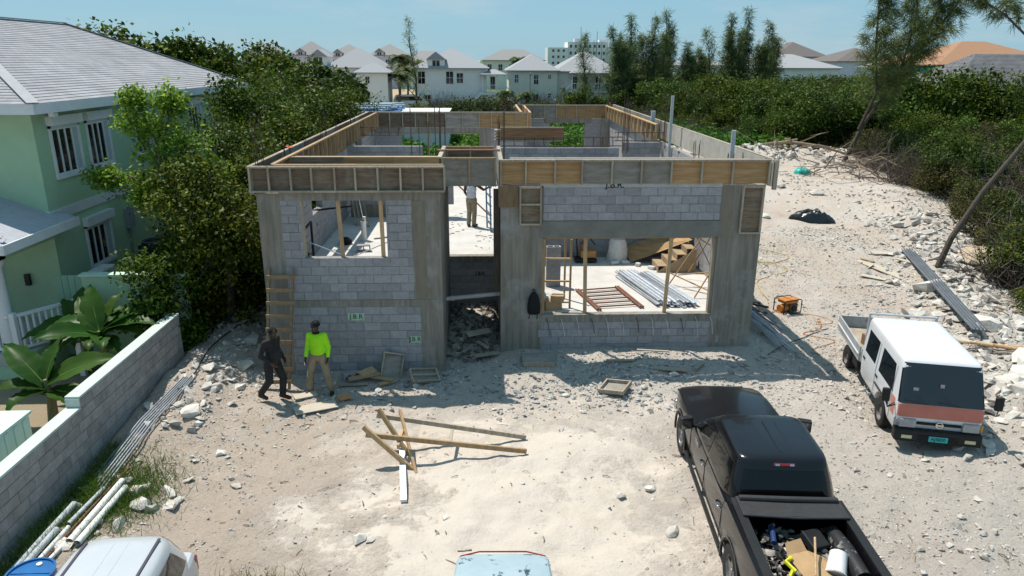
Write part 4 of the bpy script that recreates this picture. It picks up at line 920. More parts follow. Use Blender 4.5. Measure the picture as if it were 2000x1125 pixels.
# ---- scrub: instanced shrubs, one mass
def shrub_proto(name, seed, mat, size, h, w, n):
    rs = np.random.RandomState(seed); L_ = rl(rs, n, w, h*.25, h*.9, w*.35, w*.55)
    P = crown_pts(rs, L_, 26, 15, .15, .5); me = leaf_mesh(name, P, rs, size, .6); me.materials.append(mat); return me
def mass(name, label, cat, protos, pts, seed):
    """one object: points that carry shrubs as geometry-node instances"""
    rs = np.random.RandomState(seed)
    root = None
    for k, me in enumerate(protos):
        sel = [p for p in pts if p[4] == k]
        if not sel: continue
        pm = bpy.data.meshes.new(name+'_points'); pm.vertices.add(len(sel)); pm.vertices.foreach_set('co', np.array([p[:3] for p in sel], dtype=np.float32).ravel())
        a = pm.attributes.new('rot', 'FLOAT', 'POINT'); a.data.foreach_set('value', rs.rand(len(sel)).astype(np.float32)*6.283)
        a = pm.attributes.new('scl', 'FLOAT', 'POINT'); a.data.foreach_set('value', np.array([p[3] for p in sel], dtype=np.float32))
        src = bpy.data.objects.new(name+'_source', me)      # referenced by the node only, not placed in the scene
        o = bpy.data.objects.new(name, pm); COL.objects.link(o)
        ng = bpy.data.node_groups.new(name, 'GeometryNodeTree'); ng.interface.new_socket('Geometry', in_out='INPUT', socket_type='NodeSocketGeometry'); ng.interface.new_socket('Geometry', in_out='OUTPUT', socket_type='NodeSocketGeometry')
        N = ng.nodes; gi = N.new('NodeGroupInput'); go = N.new('NodeGroupOutput'); m2p = N.new('GeometryNodeMeshToPoints'); iop = N.new('GeometryNodeInstanceOnPoints'); oi = N.new('GeometryNodeObjectInfo'); oi.inputs[0].default_value = src
        ra = N.new('GeometryNodeInputNamedAttribute'); ra.data_type = 'FLOAT'; ra.inputs[0].default_value = 'rot'; sa = N.new('GeometryNodeInputNamedAttribute'); sa.data_type = 'FLOAT'; sa.inputs[0].default_value = 'scl'
        cx = N.new('ShaderNodeCombineXYZ'); l = ng.links.new
        l(gi.outputs[0], m2p.inputs[0]); l(m2p.outputs[0], iop.inputs['Points']); l(oi.outputs['Geometry'], iop.inputs['Instance']); l(ra.outputs[0], cx.inputs[2]); l(cx.outputs[0], iop.inputs['Rotation']); l(sa.outputs[0], iop.inputs['Scale']); l(iop.outputs[0], go.inputs[0])
        md = o.modifiers.new('scatter', 'NODES'); md.node_group = ng
        tag(o, label[k] if isinstance(label, (list, tuple)) else label, cat, None, 'stuff')
protos = [shrub_proto('shrub', 1, LM_mid, .10, 2.3, 1.25, 16), shrub_proto('shrub', 2, LM_lime, .11, 2.4, 1.2, 14), shrub_proto('shrub', 3, LM_olive, .085, 1.9, 1.3, 16), shrub_proto('shrub', 4, LM_brown, .08, 1.5, 1.2, 11), shrub_proto('shrub', 5, LM_dark, .11, 2.6, 1.3, 15)]
tw = MB(); rs = np.random.RandomState(19)
for i in range(120):
    a = rs.rand()*6.283; e = rs.uniform(.3, 1.4); l_ = .7+1.3*rs.rand(); p = Vector((rs.normal()*.35, rs.normal()*.35, 0)); d = Vector((math.cos(a)*math.cos(e), math.sin(a)*math.cos(e), math.sin(e))); q = p+d*l_; tw.tube([p, p.lerp(q,.5)+Vector(rs.normal(size=3))*.08, q], [.016,.011,.004], 4, cap=False)
    for k in range(4): f = p.lerp(q, .4+.6*rs.rand()); tw.tube([f, f+Vector(rs.normal(size=3))*.28], [.007,.003], 3, cap=False)
twm = tw.mesh('dead_shrub'); twm.materials.append(M('dead_twigs', (.15,.12,.10), (.08,.065,.055), scale=3, rough=.95, isl=.4)); protos.append(twm)
rs = np.random.RandomState(77); pts = []
def scrub_ok(x, y):
    # right-hand edge of the cleared ground
    ex = np.interp(y, [-8, 2.5, 5, 10, 18, 28, 34, 40, 48, 100], [20.2, 20.9, 21.3, 24.3, 26.8, 29.5, 27.0, 14, 4, -6]); return x > ex
cand = rs.rand(9000,2)*np.array([70, 92])+np.array([-6, -8])
kept = []
for x, y in cand:
    if not scrub_ok(x, y) or x > 12+ .98*(y+17): continue
    if 39.5 < x < 57.5 and 37.2 < y < 49.5: continue
    dmin = .8+.008*y
    if any((x-a)**2+(y-c)**2 < dmin*dmin for a, c in kept[-400:]): continue
    kept.append((x, y))
    n_ = fbm(x*.13, y*.13, 3); k = int(np.clip(2.2+n_*11+rs.normal()*1.1, 0, 4)); k = {0:4, 1:0 if rs.rand() < .6 else 2, 2:2 if rs.rand() < .7 else 3, 3:2 if rs.rand() < .75 else 1, 4:3}[k] if y < 34 else {0:4, 1:0, 2:0, 3:1, 4:1}[k]
    near = segd(np.array(x), np.array(y), BERM); s = .35+1.05*rs.rand()**1.6
    if y > 34 and x > 20: s *= 1.35
    if x < 24 and y > 34: s *= .38
    if y < 34 and x > 20: s *= .8
    if y < 14: s *= .8
    if 33 < x < 60 and 28 < y < 37.2: s = max(s, .95)*1.25
    pts.append((x, y, gh(x, y)-.15, s, k))
    if rs.rand() < (.2 if y < 34 else .1): pts.append((x+rs.normal()*.5, y+rs.normal()*.5, gh(x, y)-.1, .7+.7*rs.rand(), 5))
mass('scrub', ['mid green scrub covering the ground right of the site', 'lime green scrub bushes among the thicket on the right', 'olive and tan scrub near the cleared ground', 'dry brown bushes scattered in the scrub', 'dark green thicket bushes in the scrub', 'bare grey twigs of dead bushes in the scrub'], 'scrub', protos, pts, 3)
# creeping vines behind the shell, seen through its rear openings
vp = shrub_proto('vine', 9, LM_vine, .2, .5, 1.2, 9); pts = []
for i in range(420):
    x = -2+rs.rand()*26; y = 23.6+rs.rand()*24
    if segd(np.array(x), np.array(y), RIDGE) < 2.4 or (x > 14 and y < 30) : continue
    pts.append((x, y, gh(x, y)-.05, .7+.7*rs.rand(), 0))
for i in range(120):
    pts.append((-1+rs.rand()*7.5, 17.9+rs.rand()*5, -.85, .7+.6*rs.rand(), 0))
mass('vines', ['bright green creeping vines on the ground behind the shell'], 'vines', [vp], pts, 4)
# grass beside the boundary wall
gb_ = MB(); V = []; rs = np.random.RandomState(8)
for i in range(9000):
    if i < 4200: x, y = rs.normal(-1.25, .38), rs.normal(-5.15, .55)
    elif i < 8200: x, y = rs.uniform(-2.12, -1.62), rs.uniform(-9, -3.6)
    else: x, y = rs.normal(1.7, .35), rs.normal(-7.6, .2)
    if x < -2.13 : continue
    z = gh(x, y); a = rs.rand()*6.283; h = .07+.13*rs.rand(); l_ = .10*rs.normal(size=2); w = .006
    dx, dy = math.cos(a)*w, math.sin(a)*w; V += [(x-dx, y-dy, z-.01), (x+dx, y+dy, z-.01), (x+l_[0]+dx*.3, y+l_[1]+dy*.3, z+h), (x+l_[0]-dx*.3, y+l_[1]-dy*.3, z+h)]
tag(link('grass', mesh_np('grass', V, np.arange(len(V)).reshape(-1,4)), LM_grass), 'tufts of green grass along the foot of the boundary wall', 'grass', None, 'stuff')
# ---- banana plants
def banana_leaf(L_, w, bend, rs):
    vs = []; fs = []; n = 18
    for i in range(n+1):
        t = i/n; x = L_*t*math.cos(bend*t*.5); z = L_*(.9*t-bend*.62*t*t); ww = w*math.sin(math.pi*min(1, .06+.94*t)**.75)*(.9 if t < .98 else .3); r = rs.uniform(-.03,.03)*w if i % 2 else 0
        tear = [(.68+.32*rs.rand() if rs.rand() < .35 else 1.0) for _ in range(2)]
        for s in (-1, -.5, 0, .5, 1):
            q_ = tear[0 if s < 0 else 1] if abs(s) == 1 else 1
            vs.append((x+r*abs(s), s*ww*.5*q_, z+abs(s)*ww*.14-(.02 if s == 0 else 0)-(.10*ww*(1-q_) if abs(s) == 1 else 0)+.02*rs.normal()*abs(s)*w))
    for i in range(n):
        for k in range(4): fs.append((i*5+k, i*5+k+1, (i+1)*5+k+1, (i+1)*5+k))
    return vs, fs
def banana(label, loc, seed, leaves):
    t = thing('banana_plant', label, 'banana plant', loc); rs = np.random.RandomState(seed)
    b = MB(); zs = max(q_[4] for q_ in leaves)*1.2+.02; b.tube([(0,0,0),(.03,.02,zs*.55),(.0,0,zs)], [.11,.085,.045], 9); b.build('stem', M('banana_stem', (.20,.19,.08), (.10,.09,.05), scale=5, rough=.7, vec=(2,2,.5)), t, local=True)
    for (az, L_, w, bend, z0, tilt) in leaves:
        vs, fs = banana_leaf(L_*.92, w*1.0, bend, rs); mb = MB(); mb.add(vs, fs); o = mb.build('leaf', LM_ban, t, local=True, smooth=True); o.location = (0,0,z0*1.2); o.rotation_euler = (rs.normal()*.2, tilt+.04, R(az+rs.normal()*6))
        mr_ = MB(); mr_.tube([(vs[i*5+2][0], vs[i*5+2][1], vs[i*5+2][2]-.006) for i in range(19)], [.012*(1-i/20) for i in range(19)], 5); mr_.build('midrib', M('leaf_midrib', (.20,.30,.07), (.16,.25,.05), rough=.5), o, local=True)
LB = [(200,1.5,.62,.9,.95,.15),(165,1.4,.60,1.0,1.0,.2),(100,1.25,.62,.55,1.0,-.35),(65,1.15,.58,.6,1.0,-.2),(30,1.5,.60,.8,1.0,.1),(5,1.6,.60,.9,1.0,.2),(-20,1.4,.52,1.0,.95,.25),(130,1.2,.55,.7,1.0,-.2),(230,1.1,.50,1.1,.9,.3),(-60,1.0,.46,1.1,.9,.3),(270,.9,.44,1.2,.9,.3)]
LB += [(180,1.2,.5,1.1,.9,.4),(45,1.25,.55,1.0,.95,.3),(80,1.0,.5,.9,.9,.1),(145,1.0,.5,1.0,.9,.25),(-40,1.1,.46,1.2,.85,.4)]
banana('large banana plant with dark broad leaves behind the boundary wall end', (-3.75, -.35, -1.8), 3, LB)
LB2 = [(150,1.45,.62,.7,.7,-.1),(25,1.6,.62,.8,.75,.05),(190,1.3,.58,1.1,.65,.3),(75,.9,.40,.5,.8,-.35),(240,1.1,.50,1.2,.6,.35),(-30,1.0,.46,1.2,.6,.4),(110,.8,.38,.6,.8,-.25)]
LB2 += [(170,1.0,.46,1.2,.55,.5),(50,1.1,.5,1.0,.7,.3),(-5,1.1,.5,1.1,.6,.4)]
banana('smaller bright banana plant beside the mint coping step', (-3.75, -2.55, -1.75), 4, LB2)
banana('dark banana clump against the low yard wall, left of the large plant', (-4.5, .25, -1.8), 7, [(a_+12, L_*.9, w_*.85, b_, z_*.9, t_+.1) for a_, L_, w_, b_, z_, t_ in LB[:11]])
pot = MB(); pot.lathe([(.12,0),(.17,.26),(.18,.28),(.15,.28),(.14,.2)], 18, (-5.2,-.9,-1.85), cap=True); tag(pot.build('plant_pot', M('dark_clay', (.06,.05,.045), (.04,.035,.03), rough=.8), auto=40), 'dark plant pot on the paving below the porch railing', 'pot')
# ---- dead branches heap by the scrub edge
def deadwood(name, label, x, y, n, L_, seed, r=.05, spread=1.2, zz=.5):
    b = MB(); rs = np.random.RandomState(seed)
    for i in range(n):
        a = rs.rand()*6.283; p = Vector((x+rs.normal()*spread, y+rs.normal()*spread, 0)); p.z = gh(p.x, p.y)+rs.rand()*zz; l_ = L_*(.4+.8*rs.rand()); d = Vector((math.cos(a), math.sin(a), rs.normal()*.25)).normalized()
        q = p+d*l_*.5+Vector(rs.normal(size=3))*.08*l_; e = q+(d+Vector(rs.normal(size=3))*.35)*l_*.5; e.z = max(e.z, gh(e.x, e.y)); rr = r*(.3+.9*rs.rand()); b.tube([p, q, e], [rr, rr*.75, rr*.3], 5)
        for k in range(2): f = q.lerp(e, rs.rand()); b.tube([f, f+Vector(rs.normal(size=3))*.25*l_], [rr*.35, rr*.1], 4)
    tag(b.build(name, M('dead_wood', (.30,.24,.18), (.17,.13,.10), scale=6, rough=.95, isl=.3)), label, 'branches', None, 'stuff')
deadwood('dead_branches', 'tangle of dead grey branches at the scrub edge', 26.3, 24.6, 70, 1.9, 4, .05, 1.5, .9)
deadwood('dead_branches', 'broken twigs below the leaning tree on the rock bank', 21.0, 2.2, 60, 1.0, 6, .022, 1.0, .25)
deadwood('dead_branches', 'loose twigs beside the rubble ridge', 24.0, 30.2, 22, 1.8, 9, .06, 1.3, .5)
b = MB(); b.tube([(22.4,29.2,.35),(24.2,28.9,.55),(26.2,28.4,.3),(27.6,28.0,-.1)], [.06,.11,.10,.06], 9); tag(b.build('fallen_log', M('pale_log', (.36,.27,.18), (.24,.17,.11), scale=4, rough=.9)), 'pale fallen log at the end of the rubble ridge', 'log')
# ================================================================== houses beyond
broof_m = M('grey_roof_shingles', (.33, .335, .35), (.27, .275, .29), scale=7, rough=.9, bump=.2, vec=(1,1,4))
broof2_m = M('taupe_roof_shingles', (.28, .27, .265), (.22, .215, .21), scale=5, rough=.9, vec=(1,1,4))
droof_m = shingle_mat('charcoal_shingles', (.17, .17, .18), (.13, .13, .14), (.08, .08, .085), .3, .15)
cream_m = M('cream_render', (.74, .76, .73), (.68, .70, .67), scale=1.2, rough=.9)
cream2_m = M('pale_yellow_render', (.68, .70, .60), (.62, .64, .54), scale=1.2, rough=.9)
lilac_m = M('lilac_render', (.60, .57, .64), (.55, .52, .59), scale=1.2, rough=.9)
bwhite = M('house_white_trim', (.74, .74, .73), (.68, .68, .67), scale=2, rough=.7)
def hip(mb, x0, x1, y0, y1, ze, zr, ov=.4, thick=.12):
    x0 -= ov; x1 += ov; y0 -= ov; y1 += ov
    if x1-x0 >= y1-y0: h = (y1-y0)/2; a, b = (x0+h*.98, (y0+y1)/2, zr), (x1-h*.98, (y0+y1)/2, zr)
    else: h = (x1-x0)/2; a, b = ((x0+x1)/2, y0+h*.98, zr), ((x0+x1)/2, y1-h*.98, zr)
    P = [(x0,y0,ze),(x1,y0,ze),(x1,y1,ze),(x0,y1,ze),a,b]+[(x0,y0,ze-thick),(x1,y0,ze-thick),(x1,y1,ze-thick),(x0,y1,ze-thick)]
    F = [(0,6,7,1),(1,7,8,2),(2,8,9,3),(3,9,6,0),(9,8,7,6)]
    if x1-x0 >= y1-y0: F += [(0,1,5,4),(1,2,5),(2,3,4,5),(3,0,4)]
    else: F += [(0,1,4),(1,2,5,4),(2,3,5),(3,0,4,5)]
    mb.add(P, F)
def bwin(h, x, y, z, w=.8, hh=1.2, face='-y'):
    b = MB(); f = .08
    if face == '-y':
        b.box(x-w/2-f, x+w/2+f, y-.05, y-.002, z-f, z).box(x-w/2-f, x+w/2+f, y-.05, y-.002, z+hh, z+hh+f).box(x-w/2-f, x-w/2, y-.05, y-.002, z, z+hh).box(x+w/2, x+w/2+f, y-.05, y-.002, z, z+hh).box(x-.02, x+.02, y-.045, y-.002, z, z+hh).box(x-w/2, x+w/2, y-.044, y-.002, z+hh/2-.02, z+hh/2+.02)
        o = b.build('window', bwhite, h); MB().box(x-w/2, x+w/2, y-.02, y-.003, z, z+hh).build('pane', glass_m, o)
    else:
        sx = 1 if face == '+x' else -1
        b.box(min(x,x+sx*.05), max(x,x+sx*.05), y-w/2-f, y+w/2+f, z-f, z).box(min(x,x+sx*.05), max(x,x+sx*.05), y-w/2-f, y+w/2+f, z+hh, z+hh+f)
        o = b.build('window', bwhite, h); MB().box(min(x,x+sx*.02), max(x,x+sx*.02), y-w/2, y+w/2, z, z+hh).build('pane', glass_m, o)
def dormer(h, x, y0, y1, z0, z1, w, parent_mat, rm):
    b = MB(); b.box(x-w/2, x+w/2, y0, y1, z0, z1); d = b.build('dormer', parent_mat, h)
    m = MB(); zp = z1+w*.42; o_ = .2
    m.add([(x-w/2-o_,y0-o_,z1-.05),(x,y0-o_,zp),(x+w/2+o_,y0-o_,z1-.05),(x-w/2-o_,y1,z1-.05),(x,y1,zp),(x+w/2+o_,y1,z1-.05)], [(0,1,4,3),(1,2,5,4),(0,2,1),(3,4,5),(0,3,5,2)]); m.build('dormer_roof', rm, d)
    g = MB(); g.box(x-.45, x-.05, y0-.03, y0-.003, z0+.25, z1-.15).box(x+.05, x+.45, y0-.03, y0-.003, z0+.25, z1-.15); g.build('dormer_window', glass_m, d)
def house(label, boxes, wm, rm, name='pale_house', group='pale houses behind the site'):
    bx = boxes[0]; h = thing(name, label, 'house', ((bx[0]+bx[1])/2, bx[2], -1.0), 0, group)
    for (x0, x1, y0, y1, ze, zr) in boxes:
        MB().box(x0, x1, y0, y1, -1.2, ze-.1).build('wall', wm, h); m = MB(); hip(m, x0, x1, y0, y1, ze, zr); m.build('roof', rm, h)
    return h
# main left house
h = house('pale two-storey house with lower hipped wing, beside the leafy hedge', [(-14.6,-7.9,80,90,4.35,6.75), (-10.6,-6.7,77.5,82,3.8,5.0), (-17.6,-14,80.5,88,4.3,5.4)], cream_m, broof_m)
dormer(h, -15.6, 80.2, 84, 4.4, 5.7, 2.0, cream_m, broof_m)
bwin(h, -11.2, 80, 2.4, .7, 1.4); bwin(h, -9.2, 77.5, 2.5, .5, .8); bwin(h, -12.6, 80, 2.5); bwin(h, -13.8, 80, .2)
# second with dormer and porch stair
h = house('pale house with dormer, porch and white outside stair in the middle distance', [(-3.5,5.6,80,90,4.35,6.85)], cream_m, broof_m)
dormer(h, -.8, 80.1, 84, 4.3, 5.4, 2.2, cream_m, broof_m); bwin(h, -2.7, 80, 2.4, .9, 1.5); bwin(h, .9, 80, 2.4, .9, 1.5); bwin(h, 2.2, 80, 2.5); bwin(h, -2.0, 80, -.2)
def porch(h, x0, x1, y0, y1, zf, ze, n=3, stair=0):
    b = MB(); hip(b, x0, x1, y0, y1, ze, ze+.6, .25, .1); b.build('porch_roof', broof_m, h)
    MB().box(x0, x1, y0, y1, zf-.25, zf).build('porch_deck', bwhite, h); MB().box(x0+.1, x1-.1, y0+.15, y1, -1.2, zf-.26).build('porch_base', cream_m, h)
    for i in range(n):
        x = x0+.1+(x1-x0-.2)*i/(n-1); MB().box(x-.07, x+.07, y0+.02, y0+.16, zf, ze-.1).build('porch_post', bwhite, h)
    r = MB().box(x0, x1, y0+.05, y0+.12, zf+.95, zf+1.02).build('porch_rail', bwhite, h)
    k = x0+.2
    while k < x1: MB().box(k-.02, k+.02, y0+.07, y0+.1, zf+.05, zf+.95).build('baluster', bwhite, r); k += .25
    for x, s in ((x0, -1), (x1, 1)):
        if stair in (s, 2):
            m = MB(); m.beam((x, y0+.1, zf+.9), (x+s*2.8, y0+.1, -.4), .08, .1).beam((x, y0+.1, zf), (x+s*2.8, y0+.1, -1.1), .1, .25).beam((x, y0+1.2, zf), (x+s*2.8, y0+1.2, -1.1), .1, .25); st = m.build('stair_rail', bwhite, h)
            for i in range(9): f = (i+.5)/9; MB().cbox((x+s*2.8*f, y0+.65, zf+(-.9-zf)*f), (.32, 1.1, .05)).build('tread', bwhite, st)
porch(h, 5.0, 8.0, 79.4, 82, 1.3, 3.6, 4, 2); bwin(h, 6.4, 82.2, 1.7, .6, 1.5)
h = house('pale yellow house with small windows right of the stair', [(8.6,15.0,83,92,4.05,6.1)], cream2_m, broof_m)
for x, z, w, hh in ((12.2,2.3,.6,1.2),(14.0,3.0,.4,.5),(12.2,-.2,.6,1.2),(14.0,.6,.4,.5),(9.6,2.5,.5,1)): bwin(h, x, 83, z, w, hh)
h = house('pale house with upper veranda behind the casuarinas', [(15.2,23.5,85,95,3.95,6.6)], cream_m, broof_m)
porch(h, 17.0, 22.6, 83.6, 85, 1.4, 3.75, 4, -1); 
for x in (17.6, 19.0, 20.8, 22.2): bwin(h, x, 85, 1.6, .7, 1.6)
for x in (18.2, 21.4): bwin(h, x, 85, -.8, .8, 1.5)
# farther roofs
for x0, x1, y, ze, zr, lb, m_, w_ in ((-46.5,-38.5,150,6,8.6,'far-left lilac house with hipped roof above the hedge',broof2_m,lilac_m),(-37,-29.5,152,6.2,9.1,'second lilac house from the left with the highest peak',broof2_m,lilac_m),(-28.5,-20.5,150,6,8.5,'third lilac house from the left behind the main pale house',broof2_m,lilac_m),(-19.5,-11.5,150,6.2,8.6,'fourth far house, directly behind the main pale roof',broof2_m,lilac_m),(-12.8,-1.5,148,5,7.2,'far taupe roof behind the coconut palms',broof2_m,cream2_m),(5.2,18.8,150,5.3,7.6,'far long taupe roof between the two grey pale-house roofs',broof2_m,cream2_m)):
    h = house(lb, [(x0,x1,y,y+9,ze,zr)], w_, m_, 'far_house', 'far houses on the skyline')
    k = x0+1.5
    while k < x1-1: bwin(h, k, y, ze-2.2, .9, 1.3); k += 2.4
    if m_ is broof2_m and x1 < -10: dormer(h, x0+2.2, y-.3, y+4, ze-.4, ze+.7, 1.8, w_, m_)
# hotel
h = thing('hotel_block', 'white modern block of flats on the skyline behind yacht masts', 'building', (48, 320, -1))
MB().box(34, 43, 316, 330, -1, 10.6).build('wing', bwhite, h); MB().box(43, 61, 318, 334, -1, 13).build('wing', bwhite, h); MB().box(61, 64.5, 316, 330, -1, 12.6).build('wing', bwhite, h)
for r_ in range(4):
    for i in range(8): MB().box(44+i*2.1, 44.9+i*2.1, 317.9, 317.99, 1.9+r_*2.9, 3.1+r_*2.9).build('window', glass_m, h)
    for i in range(3): MB().box(36+i*2.3, 36.9+i*2.3, 315.9, 315.99, 1.0+r_*2.6, 2.0+r_*2.6).build('window', glass_m, h)
MB().box(46, 49, 319, 322, 13, 14.4).box(57, 62, 319, 323, 13, 14).build('roof_plant', bwhite, h)
mast_m = M('mast_metal', (.20,.20,.20), (.15,.15,.15), rough=.5)
for x, y, z, tip, lb in ((48.2,310,19.0,-.6,'tallest leaning yacht mast before the white block'),(54.9,312,17.2,.1,'straight yacht mast right of the tallest one'),(51.0,312,14.2,0,'short yacht mast between two taller ones'),(53.9,314,13.8,.1,'short yacht mast beside the straight one'),(57.5,315,13.2,.2,'rightmost small yacht mast before the white block'),(109,320,14,.2,'tallest of three thin masts in the gap between casuarinas'),(106.8,320,11.6,.3,'middle of three thin masts in the gap between casuarinas'),(103,320,10.4,.3,'leftmost of three thin masts in the gap between casuarinas')):
    tag(MB().tube([(x,y,-1),(x+tip,y,z)], [.22,.10], 6).build('yacht_mast', mast_m), lb, 'mast', 'yacht masts on the skyline')
# right-hand roofs
house('low grey-roofed house behind the lime scrub', [(46,59,95,106,4.4,6.4)], cream_m, broof_m, 'pale_house'); 
h = house('small pale house left of the teal house', [(63,70.2,88,97,4.6,6.2)], cream_m, broof_m, 'pale_house'); bwin(h, 68.5, 88, 2.5, .7, 1.1)
house('dark brown roofed house on the skyline right of the tall leaning tree', [(66.5,78,112,124,5.4,7.7)], lilac_m, M('dark_brown_roof', (.16,.14,.135), (.12,.105,.10), scale=5, rough=.9), 'far_house', 'far houses on the skyline')
house('dark brown roofed house partly behind the tall wispy tree', [(62,72,128,140,6.2,9.0)], lilac_m, MATS['dark_brown_roof'], 'far_house', 'far houses on the skyline')
house('far grey roof in the gap between casuarinas', [(40,50,118,128,4.6,6.0)], cream_m, broof_m, 'far_house', 'far houses on the skyline')
for x0, x1, y, lb in ((86,140,190,'long white flat roof on the skyline left of the dark brown roof'),(150,240,210,'long white flat roof on the skyline at the far right')):
    h = thing('white_shed', lb, 'building', ((x0+x1)/2, y, -1)); MB().box(x0, x1, y, y+30, -1, 5.6).build('wall', bwhite, h); MB().box(x0-1, x1+1, y-1, y+31, 5.6, 6.6).build('roof', bwhite, h)
h = thing('teal_house', 'teal house with orange tiled roof at the right edge', 'house', (58, 62, -1))
MB().box(53.6, 68, 62, 74, -1.2, 5.0).build('wall', M('teal_render', (.12,.45,.42), (.10,.40,.37), scale=2, rough=.85), h)
m = MB(); hip(m, 53.6, 68, 62, 74, 5.1, 7.6, .6); m.build('roof', M('orange_tiles', (.36,.20,.115), (.26,.14,.08), scale=6, rough=.85, vec=(1,1,3)), h); bwin(h, 55.6, 62, 3.1, 1.3, 1.3)
h = thing('dark_roofed_house', 'low house under a big charcoal shingle roof behind the scrub', 'house', (47, 40, -1))
MB().box(40.6, 56, 38.8, 48, -1.2, 2.6).build('wall', cream_m, h)
roof_obj('roof', [((39.9,38,2.75),(57,38,2.75),(52,43.4,6.0),(44.9,43.4,6.0)), ((39.9,49,2.75),(39.9,38,2.75),(44.9,43.4,6.0),(44.9,43.6,6.0)), ((57,38,2.75),(57,49,2.75),(52,43.6,6.0),(52,43.4,6.0)), ((57,49,2.75),(39.9,49,2.75),(44.9,43.6,6.0),(52,43.6,6.0))], droof_m, h, .2, .02)
MB().box(39.88, 57, 37.93, 37.99, 2.55, 2.76).box(39.84, 39.88, 37.95, 49, 2.55, 2.76).build('fascia', bwhite, h)
# ---- coconut palms
def palm(label, x, y, hgt, seed, L_=2.4, n=16):
    t = thing('coconut_palm', label, 'palm', (x, y, -1.0), 0, 'coconut palms among the pale houses'); rs = np.random.RandomState(seed); b = MB(); b.tube([(0,0,0),(.15,0,hgt*.5),(.05,0,hgt)], [.16,.12,.1], 8); b.build('trunk', bark_m, t, local=True); V = []
    for i in range(n):
        a = rs.rand()*6.283; e = rs.uniform(-.2, .95); pr_ = []
        for k in range(10):
            u = k/9; r = L_*u*math.cos(e*.8); z = hgt+L_*(u*math.sin(e)-.75*u*u); pr_.append(Vector((math.cos(a)*r, math.sin(a)*r, z)))
        sd_ = Vector((-math.sin(a), math.cos(a), 0))
        for k in range(9):
            for s in (-1, 1):
                for j in range(2):
                    p = pr_[k].lerp(pr_[k+1], j*.5); d = (pr_[k+1]-pr_[k]).normalized(); q = p+sd_*s*L_*.30*math.sin(math.pi*(.12+.85*(k+j*.5)/9))+d*.16-Vector((0,0,.14+.12*rs.rand())); V += [p, p+d*.15, q+d*.06, q]
        for k in range(9): V += [pr_[k]+Vector((0,0,.015)), pr_[k+1]+Vector((0,0,.015)), pr_[k+1]+sd_*.025, pr_[k]+sd_*.025]
    link('crown', mesh_np('crown', [v[:] for v in V], np.arange(len(V)).reshape(-1,4)), LM_palm, t)
for i, (x, y, hh, lb) in enumerate(((-19.5,78,6.0,'coconut palm standing left of the main pale house'),(-15.4,98,5.8,'coconut palm rising behind the main pale house dormer'),(-6.0,84,6.6,'tallest coconut palm between the two pale houses'),(-4.8,82,5.4,'coconut palm next to the tallest one between the pale houses'),(-5.6,79,4.4,'lower coconut palm before the parked white car'),(-4.0,88,5.8,'coconut palm behind the dormer house corner'),(-1.8,112,6.8,'coconut palm behind the dormer house roof'),(11.8,122,6.4,'coconut palm on the skyline left of the white flats'),(14.2,124,6.2,'coconut palm on the skyline nearer the white flats'),(8.0,78,2.4,'small palm beside the white stair'),(10.6,79,2.2,'small palm in front of the pale yellow house'))):
    palm(lb, x, y, hh, 500+i, 2.5 if hh > 3 else 1.5, 18)
# bushes before the houses
for i, (x, y, w, h_, m_, lb) in enumerate(((5.2,58,2.0,2.6,LM_mid,'green bush before the porch stair'),(7.6,60,1.6,2.4,LM_olive,'olive bush left of the white slab'),(2.8,56,1.8,2.2,LM_mid,'green bush right of the lone casuarina'),(14.3,60,1.5,3.9,LM_dark,'dark round bush before the veranda house'),(11,62,1.2,1.9,LM_lime,'small lime bush before the pale yellow house'),(16.6,60,1.6,2.6,LM_mid,'green bush right of the dark round bush'),(-1.2,60,1.3,1.8,LM_dark,'dark bush at the foot of the lone casuarina'),(-4.6,62,1.2,1.5,LM_dark,'dark bush near the parked white car'),(20,66,1.6,3,LM_mid,'green bush below the leftmost casuarinas'),(23.5,62,2.2,4.4,LM_lime,'light green small tree before the casuarina row'))):
    add_tree('bush', lb, 'bush', (x, y, -.9), rl(np.random.RandomState(600+i), 9, w, h_*.25, h_*.85, w*.4, w*.6), dict(pts=[(0,0,0),(0,.05,h_*.3)], r=[.08,.06]), m_, 620+i, 26, 14, .2, .22, 'bushes before the pale houses')
for x, y, z, lb in ((11.1,78,3.4,'street lamp before the pale yellow house'),(19.2,74,3.0,'street lamp near the veranda house')):
    tag(MB().tube([(x,y,-1),(x,y,z)], .05, 6).lathe([(.05,0),(.16,.1),(.12,.35),(.02,.45)], 10, (x,y,z)).build('street_lamp', mast_m), lb, 'street lamp', 'street lamps by the pale houses')
# white slab, parked car far away
tag(MB().box(7.8, 9.9, 66, 68, -.9, .35).build('garden_wall', bwhite), 'low white garden wall left of the small lime bush', 'wall')
tag(MB().box(12.4, 14.6, 66, 68, -.9, .5).build('garden_wall', bwhite), 'low white garden wall beside the dark round bush', 'wall')
tag(MB().box(14.2, 14.8, 66.2, 66.8, -.9, .1).lathe([(.3,0),(.32,.05)], 14, (14.5,66.5,.1)).build('bin', M('blue_plastic', (.02,.16,.45), (.015,.12,.38), rough=.4)), 'blue bin beside the low white garden wall', 'bin')
fc = thing('parked_van', 'white van parked between the two pale houses', 'van', (-4.1, 80, -1.0))
b = MB()
def ring(y, z0, z1, w): return [(-w, y, z0), (w, y, z0), (w, y, z1), (-w*.9, y, z1)]
prof = [(-2.2,.5),(-2.2,1.5),(-1.9,2.0),(1.2,2.05),(1.9,1.3),(2.3,1.1),(2.3,.5)]
b.loft([[(x, s, z) for x, z in prof] for s in (-.85, .85)]); b.build('body', bwhite, fc, local=True)
MB().loft([[(-1.9,s,1.35),(-1.8,s,1.85),(1.1,s,1.88),(1.6,s,1.35)] for s in (-.87,-.86)]).build('side_window', glass_m, fc, local=True)
